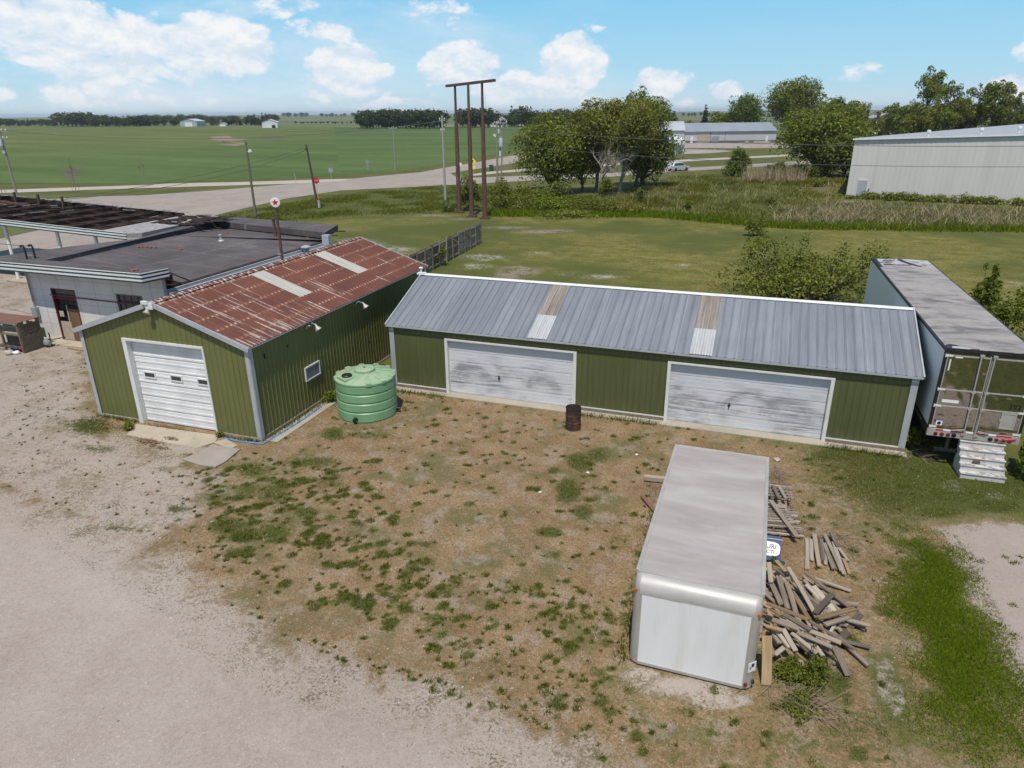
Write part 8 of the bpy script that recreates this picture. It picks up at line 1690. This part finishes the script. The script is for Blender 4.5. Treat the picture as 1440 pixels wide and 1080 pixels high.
def gmask(x, y): return np.clip((masks(x, y)[2]-.42)*2.4, 0, 1)*clear(x, y)
lush = np.array(LUSH)
blades('grass', pick(60000, (-30,7), (14,26), gmask), .035, .010, 1.5, 'blade_green')
blades('lush_grass', pick(56000, lush.min(0)-.5, lush.max(0)+.5, lambda x, y: np.clip(soft(inside(x,y,LUSH), .9)*1.2-.2, 0, 1)*np.clip((.6*vnoise(x,y,.55,3)+.4*vnoise(x,y,1.7,4)-.22)*2.6, .05, 1)*clear(x,y)), .05, .010, 1.4, 'blade_lush')
def smask(x, y): m = masks(x, y); return m[1]*(1-m[0])*clear(x, y)
blades('dry_grass', pick(70000, (-24,7), (10,26), smask), .04, .009, 1.6, 'blade_straw')
# taller weeds standing in the clumps
cl = CL[rng.random(len(CL)) < .8]; P = np.concatenate([np.stack([rng.normal(x, r*.42, int(14+r*200)), rng.normal(y, r*.42, int(14+r*200))], 1) for x, y, r, w_ in cl]); P = P[clear(P[:,0], P[:,1]) > 0]
blades('weed_tufts', P, .055, .011, 1.2, 'blade_green')
E_ = []
for (x0, y0), (x1, y1), n in (((-16.0,18.6),(-16.0,24.5),900), ((-14,24.4),(-11.6,24.4),350), ((-6.0,24.4),(-2.6,24.4),600), ((3.2,24.35),(5.6,24.3),500), ((-1.7,11.8),(-1.9,18.3),800), ((1.1,18.),(1.6,18.6),300), ((-23.8,18.4),(-21.9,18.4),350), ((-17.9,18.4),(-16.2,18.4),260), ((-24.0,18.6),(-24.1,30),500)):
    t = rng.random(n); E_.append(np.stack([x0+(x1-x0)*t+rng.normal(0,.10,n), y0+(y1-y0)*t+rng.normal(0,.09,n)], 1))
blades('edge_grass', np.concatenate(E_), .14, .012, .8, 'blade_green')
tl = np.array(TALL)
PATH = np.array([(4.266, 119.568), (13.516, 126.594), (11.291, 105.53), (11.289, 98.318), (7.412, 102.81)])
def tmask(x, y): return np.clip(soft(inside(x,y,TALL), 2.)*1.3-.3, 0, 1)*(1-soft(inside(x,y,PATH), 3.))
def tn(x, y): return .5*vnoise(x,y,4.5,1)+.5*vnoise(x,y,1.6,2)
def tmask_a(x, y): return tmask(x,y)*np.clip((tn(x,y)-.42)*5, .04, 1)
def tmask_b(x, y): return tmask(x,y)*np.clip((.56-tn(x,y))*5, .06, 1)
blades('tall_grass', pick(42000, tl.min(0), (60, tl.max(0)[1]), tmask_a), .42, .045, 1.2, 'blade_tall'); blades('tall_green_grass', pick(34000, tl.min(0), (60, tl.max(0)[1]), tmask_b), .4, .05, 1., 'blade_weed')
dk = np.array([(1.889, 76.878), (24.958, 81.55), (28.451, 94.224), (14.149, 95.498), (2.77, 89.684)])
blades('dead_stalks', np.concatenate([pick(4200, dk.min(0), dk.max(0), lambda x, y: soft(inside(x,y,dk), 2.)), pick(2200, tl.min(0), (60, tl.max(0)[1]), tmask_a)]), .8, .03, 1.6, 'blade_tan')
rd = np.array([(-3.338, 124.953), (5.461, 124.603), (7.31, 130.169), (-1.233, 132.229)])
blades('reed_stalks', pick(700, rd.min(0), rd.max(0), lambda x, y: soft(inside(x,y,rd), 1.)), 2.1, .05, .35, 'blade_tan')
bt = np.array([(-28.909, 75.866), (-10.065, 79.937), (2.547, 75.136), (24.417, 79.588), (25.097, 82.054), (2.585, 77.573), (-10.54, 83.437), (-30.205, 79.294)])
blades('strip_green_grass', pick(9000, dk.min(0), dk.max(0), lambda x, y: soft(inside(x,y,dk), 2.)*np.clip((vnoise(x,y,2.6,6)-.4)*4,.05,1)), .45, .05, .9, 'blade_weed')
blades('green_edge_grass', pick(12000, bt.min(0), bt.max(0), lambda x, y: soft(inside(x,y,bt), 1.)), .45, .05, .9, 'blade_lush')
g = np.random.default_rng(4); hd = Vector((math.cos(-.137), math.sin(-.137))); LB = []
for k in range(330):
    t = g.uniform(-1.5, 46); o_ = g.uniform(.7, 2.6); hh = g.uniform(.3,.62)*(.55 if t < 2 else 1); LB.append((11.12+hd.x*t+hd.y*o_, 106.4+hd.y*t-hd.x*o_, hh*.7, hh*g.uniform(.8,1.3), .9))
V, F = leaf_cloud(LB, 15000, .26, .5, .6, .3, 77); V[:,2] = np.maximum(V[:,2], .01); tag(fast_mesh('weed_bank', V, F, MT['leaf']), kind='stuff')
dt = np.array(DITCH); blades('ditch_grass', pick(26000, dt.min(0), dt.max(0), lambda x, y: soft(inside(x,y,DITCH), 2.)*np.clip((vnoise(x,y,3.,5)-.3)*2.5,.05,1)), .2, .04, 1.3, 'blade_weed')
# heap of dead twigs by the wood pile and beside the truck box
def brush(p, n, rx, ry, hz, label, seed, lr=(.25,.7)):
    g = np.random.default_rng(seed); q = MB()
    for k in range(n):
        c = Vector((g.normal(0,rx), g.normal(0,ry), abs(g.normal(0,hz))+.02)); th = g.normal(-.5,.9); d = Vector((math.cos(th), math.sin(th), g.normal(.05,.25))).normalized(); l = g.uniform(*lr)
        m = c+d*l*.5+Vector(g.normal(0,.03,3)); q.tube([c, m, c+d*l], [.006,.005,.002], 4, False)
    for v in range(len(q.v)): q.v[v] = (q.v[v][0], q.v[v][1], max(.004, q.v[v][2]))
    o = q.build('dead_brush', MT['twig'], None, (*p, 0)); tag(o, label, 'brush')
brush((1.876, 11.859), 110, .36, .15, .05, 'tangle of dead twigs in front of the wood pile', 3); brush((1.468, 21.646), 90, .2, .2, .12, 'dry tangle of stalks at the far right corner of the truck box', 4, (.2,.5)); brush((-1.975, 19.454), 70, .2, .3, .1, 'dry stalks along the left side of the truck box', 6, (.2,.5)); brush((3.25, 18.325), 60, .5, .3, .08, 'sparse dry stalks around the loose row of planks', 7, (.2,.6)); brush((6.145, 24.663), 50, .3,.3,.06, 'dry stalks on the ground at the corner of the long shed', 8)

# ---------------------------------------------------------------- render settings
SC.view_settings.view_transform = 'Standard'; SC.view_settings.look = 'None'; SC.view_settings.exposure = 0; SC.view_settings.gamma = 1
SC.render.engine = 'CYCLES'; SC.cycles.use_denoising = True; SC.cycles.max_bounces = 6; SC.cycles.transparent_max_bounces = 8
def leaf_litter(p, n, rx, ry, label, seed):
    g = np.random.default_rng(seed); c = np.stack([g.normal(p[0], rx, n), g.normal(p[1], ry, n), np.full(n, .045)], 1); a = g.uniform(0, 6.28, n); s_ = g.uniform(.02,.06,n)
    t = np.stack([np.cos(a)*s_, np.sin(a)*s_, g.uniform(-.01,.015,n)], 1); b = np.stack([-np.sin(a)*s_*.5, np.cos(a)*s_*.5, g.uniform(-.01,.02,n)], 1)
    o = fast_mesh('leaf_litter', np.stack([c-t, c-b, c+t, c+b], 1).reshape(-1,3), np.arange(n*4).reshape(n,4), MT['litter_brown']); tag(o, kind='stuff')
w = W('dead_leaves'); MT['litter_brown'] = w.out(w.ramp(w.isl(), [(0,(.10,.055,.028)), (.6,(.20,.12,.06)), (1,(.30,.21,.12))]), .9)
for p, n, rx, ry in (((-20.225, 18.38), 150, .55, .06), ((-20.035, 17.156), 170, .26, .09), ((-19.468, 17.589), 60, .14, .06), ((-19.278, 16.92), 60, .22, .05), ((-17.912, 16.785), 40, .16, .05), ((-22.683, 17.715), 60, .4, .12)): leaf_litter(p, n, rx, ry, '', int(n+rx*100))
HAZE_DENSITY = .0001
def haze():
    q = MB(); q.box(-13500, 13500, -3000, 14000, -1.2, 36); o = q.build('haze', None); o.data.materials.clear(); w = W('haze_air')
    v = w.node('ShaderNodeVolumePrincipled', {'Color': (.80, .88, .97), 'Density': HAZE_DENSITY, 'Anisotropy': .2}); w.node('ShaderNodeOutputMaterial', {1: v.outputs[0]}); o.data.materials.append(w.m); tag(o, kind='stuff')
haze()
